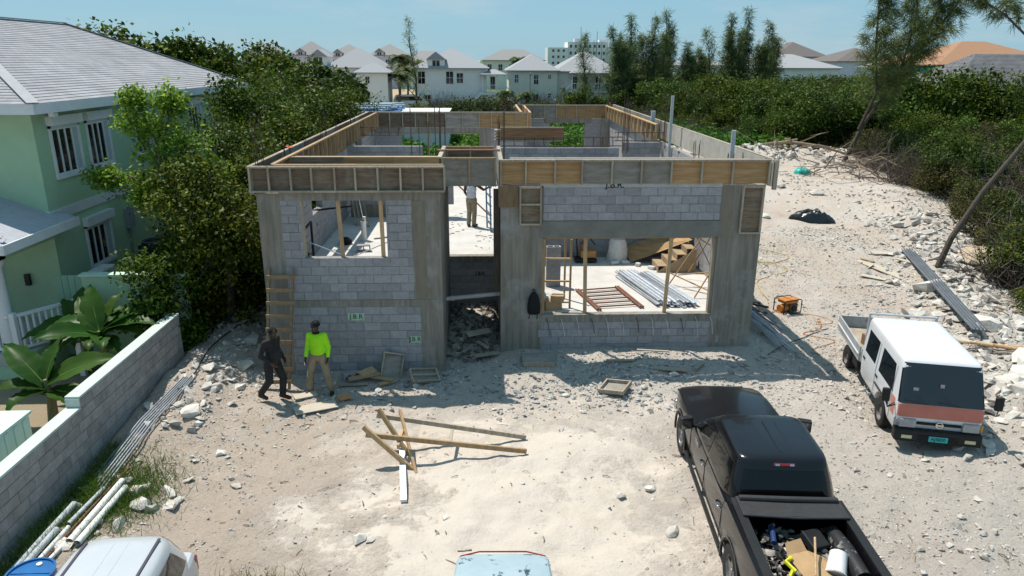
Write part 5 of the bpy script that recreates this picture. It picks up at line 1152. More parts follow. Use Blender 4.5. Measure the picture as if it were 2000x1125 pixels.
for x in (-1.4, 1.5):
    for s in (-.8, .8): w = MB(); w.lathe([(.33,-.1),(.33,.1)], 14); o = w.build('wheel', M('tyre_rubber', (.025,.025,.025), (.018,.018,.018), rough=.85), fc, local=True); o.location = (x, s, .34); o.rotation_euler = (math.pi/2, 0, 0)
# ---- container with blue tarpaulin and pipes behind the shell
ct = thing('site_container', 'low white container with a blue tarpaulin behind the shell', 'container', (-1.0, 33, -.85))
b = MB(); b.box(-5.5, 2.8, 32, 36, -.9, 2.05).build('box', bwhite, ct); MB().box(-5.6, 2.9, 31.9, 36.1, 2.052, 2.12).build('roof', M('off_white_roof', (.62,.62,.60), (.55,.55,.53), rough=.7), ct)
tp = MB(); n = 14
for i in range(n+1):
    for k in range(9):
        x = -5.9+i*5.6/n; y = 31.7+k*.5; tp.v.append((x, y, 2.16+.06*math.sin(i*1.3+k)+(-.25 if k == 0 else 0)+.05*math.cos(k*2.1)))
for i in range(n):
    for k in range(8): tp.f.append((i*9+k, (i+1)*9+k, (i+1)*9+k+1, i*9+k+1))
tag(tp.build('tarpaulin', M('blue_tarp', (.03,.12,.33), (.02,.08,.25), scale=4, rough=.4), smooth=True), 'crumpled blue tarpaulin spread over the white container', 'tarpaulin')
bp_m = M('blue_grey_pipe', (.30,.40,.46), (.22,.31,.37), scale=2, rough=.45)
for i in range(9):
    x0 = -4.6+.35*(i % 3)+rndB.uniform(-.2,.2); z = 2.3+.11*(i//3); yy = 32.3+(i % 3)*.5+.2*(i//3)
    tag(MB().tube([(x0, yy, z), (x0+3.6, yy+.15, z+.03)], .075, 9).build('plastic_pipe', bp_m, auto=40), 'blue-grey plastic pipe in the pile on the blue tarpaulin', 'pipe', 'pipes piled on the tarpaulin')
tag(MB().box(-5.0, -4.6, 32.0, 32.3, 2.2, 2.8).build('black_crate', kd), 'upright black crate beside the blue tarpaulin', 'crate')
# ================================================================== vehicles
def fixn(o):
    bm = bmesh.new(); bm.from_mesh(o.data); bmesh.ops.remove_doubles(bm, verts=bm.verts, dist=1e-5); bmesh.ops.recalc_face_normals(bm, faces=bm.faces); bm.to_mesh(o.data); bm.free(); return o
def cut(o, cutters):
    for c in cutters:
        t = c.build('cutter', None, None, local=True); fixn(t); md = o.modifiers.new('cut', 'BOOLEAN'); md.object = t; md.operation = 'DIFFERENCE'; md.solver = 'EXACT'
        m2 = t
        bake_one(o); bpy.data.objects.remove(t)
    return o
def bake_one(o):
    p = o.parent; o.parent = None; mw = o.matrix_basis.copy(); o.matrix_basis = Matrix()
    mats = [m for m in o.data.materials]
    dg = bpy.context.evaluated_depsgraph_get(); dg.update(); me = bpy.data.meshes.new_from_object(o.evaluated_get(dg)); o.modifiers.clear(); o.data = me
    if not me.materials and mats: me.materials.append(mats[0])
    o.parent = p; o.matrix_basis = mw
def bring(y, w, zb, zt, cr=.03, tum=.0):
    h = [(.76*w,zb),(.91*w,zb+.06),(.98*w,zb+.22),(w,zb+.5*(zt-zb)),(.995*w-tum*.3,zt-.16),(.965*w-tum,zt-.05),(.92*w-tum,zt-.012),(.84*w-tum,zt),(.5*w,zt+cr*.8)]
    pts = [(x, y, z) for x, z in h]+[(0, y, zt+cr)]+[(-x, y, z) for x, z in reversed(h)]
    return pts
def sring(z, a, yf, yb, p=5, n=36):
    yc = (yf+yb)/2; b = (yf-yb)/2; out_ = []
    for k in range(n):
        t = 2*math.pi*k/n; c, s = math.cos(t), math.sin(t); out_.append((a*math.copysign(abs(c)**(2/p), c), yc+b*math.copysign(abs(s)**(2/p), s), z))
    return out_
def interp(tab, z):
    for i in range(len(tab)-1):
        if tab[i][0] <= z <= tab[i+1][0]:
            f = (z-tab[i][0])/(tab[i+1][0]-tab[i][0]); return [tab[i][k]+(tab[i+1][k]-tab[i][k])*f for k in range(4)]
    return list(tab[-1])
def cabpane(tab, kind, z0, z1, lo=(0,0), hi=(0,0), off=.005, n=6, p=None):
    p = p or (7 if tab is ctab else 5)
    """curved pane following a cab's ring table. kind: 'R','L' (side), 'F','B'. lo/hi: range at bottom / top"""
    rows = []
    for i in range(n+1):
        f = i/n; z = z0+(z1-z0)*f; _, a, yf, yb = interp(tab, z); u0 = lo[0]+(hi[0]-lo[0])*f; u1 = lo[1]+(hi[1]-lo[1])*f; r = []
        for k in range(25):
            u = u0+(u1-u0)*(.5-.5*math.cos(math.pi*k/24))
            if kind in 'RL': s = 1 if kind == 'R' else -1; hb = (yf-yb)/2; r.append((s*(a*(1-min(.9999, abs(u-(yf+yb)/2)/hb)**p)**(1/p)+off), u, z))
            else:
                hb = (yf-yb)/2; q = hb*(1-min(.999, abs(u)/a)**p)**(1/p); yc = (yf+yb)/2; r.append((u, (yc+q+off) if kind == 'F' else (yc-q-off), z))
        rows.append(r)
    b = MB(); b.loft(rows, close=False, cap=False); return b
tyre_m = M('tyre_rubber', (.025,.025,.025), (.018,.018,.018), rough=.85); rim_m = M('alloy_rim', (.28,.28,.29), (.22,.22,.23), rough=.35, metal=.8); steel_m = M('steel_rim', (.22,.21,.20), (.14,.13,.12), rough=.6, metal=.5)
def wheel(parent, x, y, r, w, rim, spokes=5, side=1):
    t = MB(); t.lathe([(r*.58,-w*.45),(r*.86,-w*.5),(r*.97,-w*.42),(r,-w*.25),(r,w*.25),(r*.97,w*.42),(r*.86,w*.5),(r*.58,w*.45)], 32, cap=False)
    for k in range(32):
        a = 2*math.pi*k/32; T = Matrix.Rotation(a, 4, 'Z'); t.box(r*.99, r*1.012, -.012, .012, -w*.4, w*.4, T)
    wo = t.build('wheel', tyre_m, parent, local=True, auto=35); wo.location = (x, y, r); wo.rotation_euler = (0, side*math.pi/2, 0)
    m = MB(); m.lathe([(r*.6,-w*.4),(r*.6,w*.44),(r*.56,w*.44),(r*.53,w*.1)], 28, cap=False)
    if spokes == 5:
        for k in range(5): T = Matrix.Rotation(2*math.pi*k/5, 4, 'Z'); m.box(.02, r*.56, -r*.10, r*.10, w*.24, w*.36, T)
        m.lathe([(r*.17,w*.2),(r*.15,w*.4),(.001,w*.41)], 16)
    else:
        m.lathe([(r*.53,w*.12),(r*.40,w*.05),(r*.32,w*.22),(r*.2,w*.30),(.001,w*.31)], 24)
    m.build('rim', rim, wo, local=True, auto=35); MB().lathe([(r*.55,-.01),(r*.55,.0)], 24).build('brake_disc', MATS['black_paint'], wo, local=True)
def car_thing(name, label, cat, x, y, rz, scale=1): 
    t = thing(name, label, cat, (x, y, -1.85), rz); t.scale = scale if isinstance(scale, tuple) else (scale,)*3; return t
def round_wheels(t, s):
    for c in t.children:
        if c.name.startswith('wheel') and not c.name.startswith('wheel_arch'): c.scale = (s/t.scale[2], s/t.scale[1], s/t.scale[0]); c.location.z = c.location.z*s/t.scale[2]
# ---------------------------------------------------------------- black pickup
paint_k = M('black_car_paint', (.006,.006,.008), (.005,.005,.006), scale=2, rough=.25, spec=.3, coat=.3, c3=(.02,.019,.018), s3=1.3, t3=(.6,1.0))
kglass = M('tinted_glass', (.004,.0045,.005), (.004,.0045,.005), rough=.06, spec=.35); kplas = M('black_plastic', (.016,.016,.017), (.011,.011,.012), rough=.55); chrome = M('chrome', (.6,.6,.6), (.55,.55,.55), rough=.12, metal=1); red_m = M('red_lens', (.30,.012,.012), (.22,.01,.01), rough=.15, spec=.7)
PK = car_thing('pickup_truck', 'black crew-cab pickup with tonneau rolled over the front of its loaded bed', 'pickup', 9.46, -6.05, -.086, (.86, 1.0, .92))
st = [(3.05,.66,.58,.90,.01),(3.03,.80,.50,1.0,.02),(2.93,.89,.44,1.07,.04),(2.7,.955,.42,1.13,.06),(2.2,.99,.40,1.18,.07),(1.5,1.0,.38,1.22,.06),(1.15,1.0,.38,1.24,.03),(-1.25,1.0,.38,1.27,.02),(-1.29,1.0,.40,1.31,.0),(-2.85,.99,.46,1.35,.0),(-3.0,.97,.5,1.34,.0),(-3.03,.93,.58,1.30,.0)]
b = MB(); b.loft([bring(*s) for s in st]); body = fixn(b.build('body', paint_k, None, local=True))
arch = []
for y in (2.06, -1.83):
    for s in (-1, 1):
        c = MB(); T = Matrix.Translation((s*.9, y, .43)) @ Matrix.Rotation(math.pi/2, 4, 'Y'); c.lathe([(.49,-.36),(.49,.36)], 28); c.v = [tuple(T @ Vector(p)) for p in c.v]; arch.append(c)
bedc = MB().box(-.77, .77, -2.93, -1.36, .78, 2.0)
cut(body, arch+[bedc]); body.parent = PK; shade_auto(body, 30)
MB().box(-.72, .72, -2.9, 2.7, .3, .5).build('chassis', kplas, PK, local=True)
for y in (2.06, -1.83):
    for s in (-1, 1):
        f = MB(); f.tube([(s*.985, y+.5*math.cos(a), .43+.5*math.sin(a)) for a in [math.pi*k/12 for k in range(-1, 14)]], .028, 6); f.build('wheel_arch', paint_k, PK, local=True, smooth=True)
        wheel(PK, s*.84, y, .42, .28, rim_m, 5, s)
ctab = [(1.2,.955,1.32,-1.28),(1.3,.945,1.22,-1.27),(1.55,.875,.85,-1.19),(1.76,.80,.52,-1.12),(1.84,.775,.40,-1.09),(1.88,.755,.33,-1.06),(1.90,.725,.27,-1.02),(1.913,.64,.16,-.92)]
b = MB(); b.loft([sring(*r, p=7, n=48) for r in ctab]); cab = fixn(b.build('cab', paint_k, PK, local=True)); shade_auto(cab, 40)
for x in (-.42, -.21, 0, .21, .42): MB().beam((x, .05, 1.912-abs(x)*.03), (x*1.02, -.86, 1.908-abs(x)*.03), .030, .020).build('roof_rib', paint_k, cab, local=True)
cabpane(ctab, 'F', 1.29, 1.80, (-.80,.80), (-.64,.64)).build('windscreen', kglass, PK, local=True, smooth=True)
cabpane(ctab, 'B', 1.33, 1.74, (-.76,.76), (-.66,.66)).build('rear_window', kglass, PK, local=True, smooth=True)
for s in 'RL':
    cabpane(ctab, s, 1.30, 1.73, (.0,.96), (.0,.44)).build('side_window', kglass, PK, local=True, smooth=True); cabpane(ctab, s, 1.30, 1.73, (-1.08,-.07), (-.92,-.07)).build('side_window', kglass, PK, local=True, smooth=True)
for s in (-1, 1):
    for y in (1.12, -.03, -1.2):
        MB().tube([(s*1.003, y, .48), (s*1.004, y, .85), (s*.995, y, 1.1), (s*.955, y, 1.24)], .006, 4).build('door_seam', MATS['black_paint'], PK, local=True)
    for y in (.12, -1.02):
        h = MB(); h.tube([(s*.995, y-.1, 1.02), (s*1.035, y-.05, 1.03), (s*1.035, y+.06, 1.03), (s*.995, y+.1, 1.02)], .017, 6); h.build('door_handle', chrome, PK, local=True, smooth=True)
    mr_ = MB(); mr_.cbox((s*1.17, .92, 1.36), (.27,.13,.24), (0,0,s*-.25)); mo = mr_.build('mirror', kplas, PK, local=True, bevel=.03); MB().beam((s*.94,.95,1.27), (s*1.1,.93,1.3), .06, .05).build('mirror_arm', kplas, mo, local=True)
    MB().cbox((s*1.17,.848,1.36), (.21,.004,.18), (0,0,s*-.25)).build('mirror_glass', chrome, mo, local=True)
    MB().box(s*.84-.07, s*.84+.07, -2.98, -1.33, 1.345, 1.375).build('bed_rail', kplas, PK, local=True)
    MB().cbox((s*.93,-3.03,1.05), (.1,.04,.4)).build('tail_light', red_m, PK, local=True); MB().cbox((s*.75,2.93,.92), (.3,.16,.2), (0,0,s*-.35)).build('headlight', chrome, PK, local=True, bevel=.03)
    MB().box(s*.98-.03, s*.98+.03, -1.25, 1.5, .36, .40).build('side_step', kplas, PK, local=True)
MB().box(-.9,.9,-3.16,-3.04,.52,.72).build('rear_bumper', chrome, PK, local=True, bevel=.03); MB().box(-.93,.93,3.0,3.12,.46,.7).build('front_bumper', chrome, PK, local=True, bevel=.04)
MB().box(-.76,.76,-2.93,-1.37,.781,.80).build('bed_liner', kplas, PK, local=True)
b = MB(); b.tube([(-.8,-1.40,1.42),(0,-1.42,1.43),(.8,-1.40,1.42)], .05, 8); b.box(-.84,.84,-1.78,-1.33,1.378,1.405); b.tube([(-.82,-1.78,1.40),(0,-1.81,1.395),(.82,-1.78,1.40)], .022, 8); b.build('tonneau_cover', M('vinyl_cover', (.035,.035,.037), (.025,.025,.027), scale=12, rough=.6), PK, local=True, bevel=.01)
b = MB(); b.cbox((0,-1.075,1.815), (.36,.05,.055), (-.5,0,0)); br = b.build('brake_light', red_m, PK, local=True, bevel=.01)
MB().cbox((-.12,-1.1,1.82), (.07,.03,.03), (-.5,0,0)).build('cargo_lamp', chrome, br, local=True); MB().cbox((.12,-1.1,1.82), (.07,.03,.03), (-.5,0,0)).build('cargo_lamp', chrome, br, local=True)
for s in (-1, 1): MB().beam((s*.1, 1.32, 1.265), (s*.1+.55, 1.30, 1.275), .02, .02).build('wiper', kplas, PK, local=True)
MB().tube([(-.55,1.32,1.24),(0,1.40,1.262),(.55,1.32,1.24)], .02, 6).build('cowl', kplas, PK, local=True)
textmesh('door_lettering', '1500', .13, M('grey_lettering', (.35,.35,.36), (.3,.3,.31), rough=.4), PK, Matrix.Translation((-1.006, .62, 1.12)) @ Euler((math.pi/2, 0, -math.pi/2)).to_matrix().to_4x4())
# load in the bed
round_wheels(PK, .93)
PM = Matrix.Translation((9.46,-6.05,-1.85)) @ Matrix.Rotation(-.086, 4, 'Z') @ Matrix.Diagonal((.86, 1.0, .92, 1))
def inbed(x, y, z): return PM @ Vector((x, y, z))
rs = np.random.RandomState(31); q = [inbed(rs.uniform(-.66,.66), rs.uniform(-2.9,-1.6), .8+.30*rs.rand()) for _ in range(520)]
stones('bed_debris', 'mixed builder debris filling the floor of the pickup bed', 'debris', np.array([p.x for p in q]), np.array([p.y for p in q]), .02+.075*rs.rand(520)**1.5, M('mixed_debris', (.42,.38,.33), (.06,.06,.07), scale=7, rough=.9, isl=.6, c3=(.30,.12,.05), s3=6, t3=(.60,.64)), 44, hz=np.array([p.z for p in q]))
def put(mb, name, mat, label, cat, M4, auto=None, bevel=0, group=None):
    o = mb.build(name, mat, None, local=True, auto=auto, bevel=bevel); o.matrix_world = M4; ORG[o.name] = Vector((0,0,0)); return tag(o, label, cat, group)
card = M('cardboard', (.42,.28,.15), (.34,.22,.115), scale=4, rough=.9)
b = MB(); b.slab([(-.30,-.30,.03),(.08,-.34,.05),(.06,.22,.14),(-.26,.26,.10)], .012).slab([(.085,-.34,.05),(.36,-.22,-.02),(.33,.12,.03),(.065,.22,.138)], .012).slab([(-.25,.262,.10),(.055,.225,.14),(.05,.36,.24),(-.2,.38,.2)], .01)
put(b, 'cardboard_box', card, 'flattened cardboard box lying on the debris in the pickup bed', 'box', PM @ Matrix.Translation((.02,-2.5,1.08)) @ Matrix.Rotation(.35, 4, 'Z'))
wb_m = M('white_bucket_plastic', (.72,.72,.70), (.62,.62,.60), scale=5, rough=.45, c3=(.10,.16,.25), s3=9, t3=(.66,.70))
bk = thing('bucket', 'white plastic bucket tipped over in the pickup bed', 'bucket'); bk.matrix_world = PM @ Matrix.Translation((.42,-2.36,1.24)) @ Euler((R(115), 0, R(-25))).to_matrix().to_4x4(); ORG[bk.name] = Vector((0,0,0))
MB().lathe([(.125,0),(.145,.33),(.15,.34),(.14,.34),(.12,.03),(.001,.03)], 26, cap=False).build('pail', wb_m, bk, local=True, auto=40); MB().lathe([(.125,-.002),(.001,-.002)], 26).build('base', wb_m, bk, local=True); MB().lathe([(.148,.30),(.158,.30),(.158,.33),(.148,.33)], 26).build('rim', wb_m, bk, local=True)
put(MB().tube([(-.02,.45,0),(.0,0,.03),(.03,-.5,0)], [.12,.14,.13], 14), 'plastic_roll', M('scuffed_black_plastic', (.03,.03,.032), (.02,.02,.02), scale=4, rough=.4, c3=(.42,.42,.42), s3=5, t3=(.56,.68)), 'scuffed black pipe roll along the right side of the pickup bed', 'pipe', PM @ Matrix.Translation((.62,-2.2,1.12)), auto=50)
put(MB().tube([(0,0,0),(.22,.62,.12)], .017, 8), 'broomstick', lum_m, 'wooden tool handle lying over the cardboard box in the pickup bed', 'tool', PM @ Matrix.Translation((-.12,-2.85,1.28)))
b = MB(); b.tube([(0,0,0),(.08,.1,.05),(.02,.24,.03),(.12,.3,.06),(.0,.2,.08),(.1,.05,.05)], .03, 6); put(b, 'yellow_strap', M('yellow_webbing', (.60,.58,.03), (.5,.48,.02), rough=.7), 'yellow strap bundle beside the cardboard box in the pickup bed', 'strap', PM @ Matrix.Translation((-.42,-2.72,1.14)))
b = MB(); b.cbox((0,0,0), (.34,.3,.12), (.3,.1,.4)); put(b, 'tool_case', kplas, 'black tool case in the middle of the pickup bed', 'case', PM @ Matrix.Translation((.22,-2.0,1.17)), bevel=.02)
b = MB(); b.tube([(0,0,0),(.06,.28,.05)], .045, 10); put(b, 'blue_bottle', M('dark_blue_plastic', (.03,.06,.16), (.02,.04,.12), rough=.3), 'dark blue tube among the debris at the left of the pickup bed', 'tube', PM @ Matrix.Translation((-.42,-2.05,1.14)), auto=50)
# ---------------------------------------------------------------- white flatbed truck
paint_w = M('white_truck_paint', (.66,.67,.69), (.60,.61,.63), scale=1.5, rough=.35, spec=.5, coat=.4, c3=(.55,.53,.50), s3=3, t3=(.62,.85)); pink_m = M('faded_red_paint', (.56,.20,.15), (.48,.16,.12), scale=3, rough=.5)
TK = car_thing('flatbed_truck', 'small white crew-cab flatbed truck with faded red front band', 'truck', 14.325, -1.668, 2.894, (.925, 1.125, .925))
ttab = [(.42,.78,2.20,-.2),(.5,.81,2.25,-.22),(.8,.83,2.28,-.23),(1.08,.83,2.27,-.23),(1.12,.825,2.25,-.23),(1.80,.765,2.03,-.21),(1.87,.752,1.995,-.20),(1.915,.735,1.965,-.18),(1.94,.70,1.92,-.14),(1.95,.6,1.8,-.04)]
b = MB(); b.loft([sring(*r, p=24, n=72) for r in ttab]); cab = fixn(b.build('cab', paint_w, None, local=True))
arch = []
for s in (-1, 1):
    c = MB(); T = Matrix.Translation((s*.8, 1.35, .34)) @ Matrix.Rotation(math.pi/2, 4, 'Y'); c.lathe([(.42,-.3),(.42,.3)], 26); c.v = [tuple(T @ Vector(p)) for p in c.v]; arch.append(c)
cut(cab, arch); cab.parent = TK; shade_auto(cab, 35)
for i in range(9): x = -.6+i*.15; MB().box(x-.012, x+.012, 0, 1.75, 1.94-abs(x)*.05, 1.953-abs(x)*.055).build('roof_rib', paint_w, cab, local=True)
cabpane(ttab, 'F', .80, 1.09, (-.81,.81), (-.81,.81), .004, p=24).build('front_band', pink_m, TK, local=True, smooth=True)
for s in 'RL': cabpane(ttab, s, .72, 1.10, (1.93,2.12), (1.9,2.10), .003, p=24).build('side_band', pink_m, TK, local=True, smooth=True)
cabpane(ttab, 'F', 1.095, 1.875, (-.818,.818), (-.748,.748), .006, p=24).build('windscreen', glass_m, TK, local=True, smooth=True)
for s in 'RL':
    cabpane(ttab, s, 1.14, 1.70, (.98,1.90), (.98,1.74), p=24).build('side_window', kglass, TK, local=True, smooth=True); cabpane(ttab, s, 1.16, 1.70, (.02,.72), (.02,.72), p=24).build('side_window', kglass, TK, local=True, smooth=True)
cabpane(ttab, 'B', 1.2, 1.7, (-.5,.5), (-.5,.5), p=24).build('rear_window', kglass, TK, local=True, smooth=True)
MB().box(-.83,.83,2.16,2.36,.28,.56).build('front_bumper', kplas, TK, local=True, bevel=.04)
MB().box(-.42,.42,2.272,2.30,.66,.71).build('grille_slot', MATS['black_paint'], TK, local=True); MB().box(-.38,.38,2.361,2.366,.34,.46).build('bumper_grille', MATS['black_paint'], TK, local=True)
e = MB(); e.lathe([(.055,-.008),(.07,-.008),(.07,.008),(.055,.008),(.055,-.008)], 20, cap=False); e.box(-.075,.075,-.014,.014,-.009,.009); eo = e.build('emblem', chrome, TK, local=True); eo.location = (0,2.31,.685); eo.rotation_euler = (math.pi/2,0,0)
lens_m = M('clear_lens', (.38,.39,.40), (.24,.25,.26), scale=9, rough=.12, spec=.8); amb = M('amber_lens', (.6,.25,.04), (.5,.2,.03), rough=.2)
for s in (-1, 1):
    MB().cbox((s*.60,2.285,.67), (.32,.06,.19)).build('headlight', lens_m, TK, local=True, bevel=.02); MB().cbox((s*.79,2.2,.66), (.07,.14,.16), (0,0,s*-.5)).build('corner_lamp', amb if s < 0 else lens_m, TK, local=True, bevel=.015)
    MB().cbox((s*.6,2.362,.40), (.2,.02,.07)).build('fog_lamp', M('pale_yellow_lens', (.62,.60,.38), (.5,.48,.3), rough=.2), TK, local=True)
    mo = MB().cbox((s*1.06,2.2,1.22), (.16,.08,.30), (0,0,s*-.1)).build('mirror', kplas, TK, local=True, bevel=.03); MB().tube([(s*.80,2.12,.98),(s*1.02,2.26,.98),(s*1.06,2.22,1.1)], .014, 6).tube([(s*.79,2.06,1.0),(s*1.0,2.24,.99)], .01, 6).build('mirror_arm', kplas, mo, local=True)
    for y in (.82, -.1+.02):
        MB().cbox((s*.835,y+.12,.98), (.03,.13,.035)).build('door_handle', kplas, TK, local=True)
    for y in (.84, 1.88): MB().tube([(s*.833,y,.55),(s*.834,y,1.08),(s*.79,y-.02,1.72)], .006, 4).build('door_seam', MATS['grey_metal'], TK, local=True)
    MB().cbox((s*.80,1.35,.80), (.1,.9,.03)).build('wheel_arch', kplas, TK, local=True)
    wheel(TK, s*.72, 1.35, .33, .2, steel_m, 0, s); wheel(TK, s*.72, -1.3, .31, .22, steel_m, 0, s)
    MB().tube([(s*.72,.75,.52),(s*.86,.72,.36),(s*.86,.5,.36),(s*.72,.48,.52)], .018, 6).build('step', chrome, TK, local=True)
for x in (-.35, .3): MB().beam((x, 2.275, 1.13), (x+.42, 2.262, 1.17), .016, .016).build('wiper', kplas, TK, local=True)
pl = MB().box(-.18,.18,2.368,2.376,.335,.455).build('number_plate', M('teal_plate', (.05,.42,.44), (.04,.38,.4), rough=.4), TK, local=True)
textmesh('plate_text', 'AJ5830', .095, MATS['black_paint'], pl, Matrix.Translation((0,2.3775,.395)) @ Euler((math.pi/2, 0, math.pi)).to_matrix().to_4x4())
MB().box(.46,.56,2.16,2.165,1.36,1.42).build('sticker', lens_m, TK, local=True).location = (0,.03,0); MB().box(-.02,.06,2.15,2.155,1.45,1.52).build('sticker', lens_m, TK, local=True).location = (0,.02,0)
bed_m = M('grey_bed_paint', (.42,.45,.46), (.28,.29,.29), scale=4, rough=.6, c3=(.2,.15,.10), s3=3, t3=(.6,.72))
MB().box(-.8,.8,-2.25,-.32,.68,.76).build('bed_floor', M('worn_bed_floor', (.40,.33,.25), (.25,.20,.15), scale=5, rough=.9), TK, local=True)
for s in (-1, 1):
    MB().box(s*.82-.02, s*.82+.02, -2.25, -.33, .70, 1.08).build('side_board', bed_m, TK, local=True); MB().box(s*.85-.012, s*.85+.012, -2.22, -.36, .85, .89).build('side_rail', paint_w, TK, local=True)
MB().box(-.79,.79,-2.29,-2.255,.70,1.08).build('tail_board', bed_m, TK, local=True); MB().box(-.80,.80,-.31,-.27,.70,1.05).build('head_board', bed_m, TK, local=True)
for s in (-.74, .74): MB().tube([(s,-.29,.7),(s,-.29,1.98)], .03, 8).build('rack_post', pvc_m, TK, local=True)
MB().tube([(-.74,-.29,1.97),(.74,-.29,1.97)], .03, 8).build('rack_bar', pvc_m, TK, local=True)
MB().box(-.35,.35,-2.2,2.1,.42,.66).build('chassis', kplas, TK, local=True)
for s in (-1, 1): MB().cbox((s*.62,-.75,.48), (.3,.45,.26)).build('tank', kplas, TK, local=True, bevel=.03)
round_wheels(TK, .95)
TM = Matrix.Translation((14.325,-1.668,-1.85)) @ Matrix.Rotation(2.894, 4, 'Z') @ Matrix.Diagonal((.925, 1.125, .925, 1))
b = MB(); b.box(-.22,.22,-.18,.18,0,.28); put(b, 'wooden_box', M('rusty_brown', (.30,.17,.11), (.20,.11,.07), scale=5, rough=.85), 'rusty brown box in the bed of the white truck', 'box', TM @ Matrix.Translation((.25,-1.15,.76)) @ Matrix.Rotation(.3, 4, 'Z'), bevel=.012)
b = MB(); b.loft([[(c[0]*r, c[1]*r, z) for c in [(math.cos(t)*(1+.12*math.sin(3*t)), math.sin(t)) for t in np.linspace(0, 6.283, 17)[:-1]]] for r, z in ((.1,0),(.19,.05),(.2,.14),(.12,.22),(.03,.27))]); put(b, 'plastic_bag', M('pale_plastic', (.60,.66,.62), (.5,.56,.52), scale=8, rough=.3), 'pale plastic bag behind the cab of the white truck', 'bag', TM @ Matrix.Translation((.42,-.62,.76)), auto=60)
# ---------------------------------------------------------------- silver-white wagon and peeling saloon at the lower edge
def small_car(name, label, cat, x, y, rz, paint, st, tab, panes, scale=1):
    t = car_thing(name, label, cat, x, y, rz, scale); b = MB(); b.loft([bring(*s) for s in st]); body = fixn(b.build('body', paint, None, local=True)); arch = []
    for yy in (1.3, -1.3):
        for s in (-1, 1):
            c = MB(); T = Matrix.Translation((s*.82, yy, .32)) @ Matrix.Rotation(math.pi/2, 4, 'Y'); c.lathe([(.37,-.3),(.37,.3)], 24); c.v = [tuple(T @ Vector(p)) for p in c.v]; arch.append(c); 
    cut(body, arch); body.parent = t; shade_auto(body, 30)
    for yy in (1.3, -1.3):
        for s in (-1, 1): wheel(t, s*.72, yy, .31, .19, rim_m, 5, s)
    b = MB(); b.loft([sring(*r, p=5) for r in tab]); c = fixn(b.build('cabin', paint, t, local=True)); shade_auto(c, 40)
    for kind, z0, z1, lo, hi, nm in panes: cabpane(tab, kind, z0, z1, lo, hi).build(nm, glass_m, t, local=True, smooth=True)
    return t, c
paint_s = M('silver_white_paint', (.48,.50,.52), (.43,.45,.47), scale=1, rough=.25, spec=.5, coat=.8)
stw = [(2.15,.6,.4,.75,.01),(2.1,.74,.34,.85,.02),(1.9,.79,.3,.92,.03),(1.1,.82,.28,.98,.03),(-1.9,.82,.28,1.0,.01),(-2.1,.79,.34,.98,.01),(-2.16,.7,.42,.9,0)]
tabw = [(.90,.835,1.2,-2.17),(.98,.83,1.1,-2.165),(1.05,.81,1.0,-2.13),(1.35,.70,.45,-1.95),(1.44,.655,.26,-1.86),(1.48,.60,.15,-1.78),(1.50,.45,0,-1.62)]
sx, cabw = small_car('station_wagon', 'silver-white estate car with roof rails at the lower left corner', 'car', .62, -10.02, math.pi+.05, paint_s, stw, tabw,
   [('B',1.06,1.38,(-.62,.62),(-.55,.55),'rear_window'),('F',1.04,1.4,(-.66,.66),(-.56,.56),'windscreen')]+[(s,1.04,1.36,a,c,'side_window') for s in 'RL' for a, c in (((-1.85,-1.15),(-1.6,-1.15)),((-1.08,-.2),(-1.08,-.2)),((-.12,.85),(-.12,.35)))], (.87, 1.0, 1.0))
for s in (-1, 1):
    MB().beam((s*.50,.1,1.502), (s*.50,-1.70,1.496), .035, .02).build('roof_rail', M('dark_rail', (.05,.045,.08), (.04,.035,.06), rough=.5), sx, local=True)
    MB().cbox((s*.755,-2.085,.80), (.07,.10,.24)).build('tail_light', red_m, sx, local=True, bevel=.02)
for x in (-.30,-.1,.1,.30): MB().beam((x,-.02,1.503-abs(x)*.02), (x,-1.65,1.500-abs(x)*.02), .02, .008).build('roof_rib', paint_s, cabw, local=True)
paint_p = M('peeling_blue_grey_paint', (.33,.42,.46), (.28,.37,.41), scale=3, rough=.5, c3=(.04,.07,.09), s3=4.5, t3=(.575,.60))
sts = [(2.2,.6,.4,.7,.01),(2.12,.75,.33,.8,.02),(1.8,.81,.3,.88,.03),(1.0,.84,.28,.94,.02),(-1.6,.84,.28,.97,.02),(-2.1,.80,.32,.95,.02),(-2.24,.72,.4,.88,.01),(-2.28,.62,.46,.78,0)]
tabs = [(.92,.80,1.1,-1.75),(1.0,.77,.95,-1.62),(1.3,.64,.35,-1.0),(1.37,.58,.2,-.85),(1.40,.4,0,-.65)]
sx, _ = small_car('saloon_car', 'saloon with peeling blue-grey boot lid at the bottom edge', 'car', 5.22, -9.96, math.pi-.03, paint_p, sts, tabs,
   [('B',.98,1.32,(-.62,.62),(-.50,.50),'rear_window'),('F',.98,1.32,(-.62,.62),(-.5,.5),'windscreen')]+[(s,1.0,1.28,a,c,'side_window') for s in 'RL' for a, c in (((-1.2,-.4),(-.85,-.4)),((-.3,.7),(-.3,.3)))], (.80, .93, .93))
for s in (-1, 1): MB().cbox((s*.62,-2.21,.80), (.26,.10,.12), (0,0,s*.25)).build('tail_light', red_m, sx, local=True, bevel=.02)
MB().tube([(-.72,-2.18,.90),(-.4,-2.275,.905),(.4,-2.275,.905),(.72,-2.18,.90)], .012, 5).build('boot_trim', red_m, sx, local=True)
# ================================================================== site clutter
gal_m = M('galvanised_steel', (.60,.63,.67), (.46,.49,.53), scale=5, rough=.35, metal=.15, rnd=.2)
rustf_m = M('rusty_frame', (.22,.10,.065), (.13,.06,.04), scale=6, rough=.85)
scaf_m = M('rusty_yellow_tube', (.42,.26,.12), (.30,.18,.08), scale=5, rough=.7)
def T4(x, y, z, rx=0, ry=0, rz=0): return Matrix.Translation((x, y, z)) @ Euler((rx, ry, rz)).to_matrix().to_4x4()
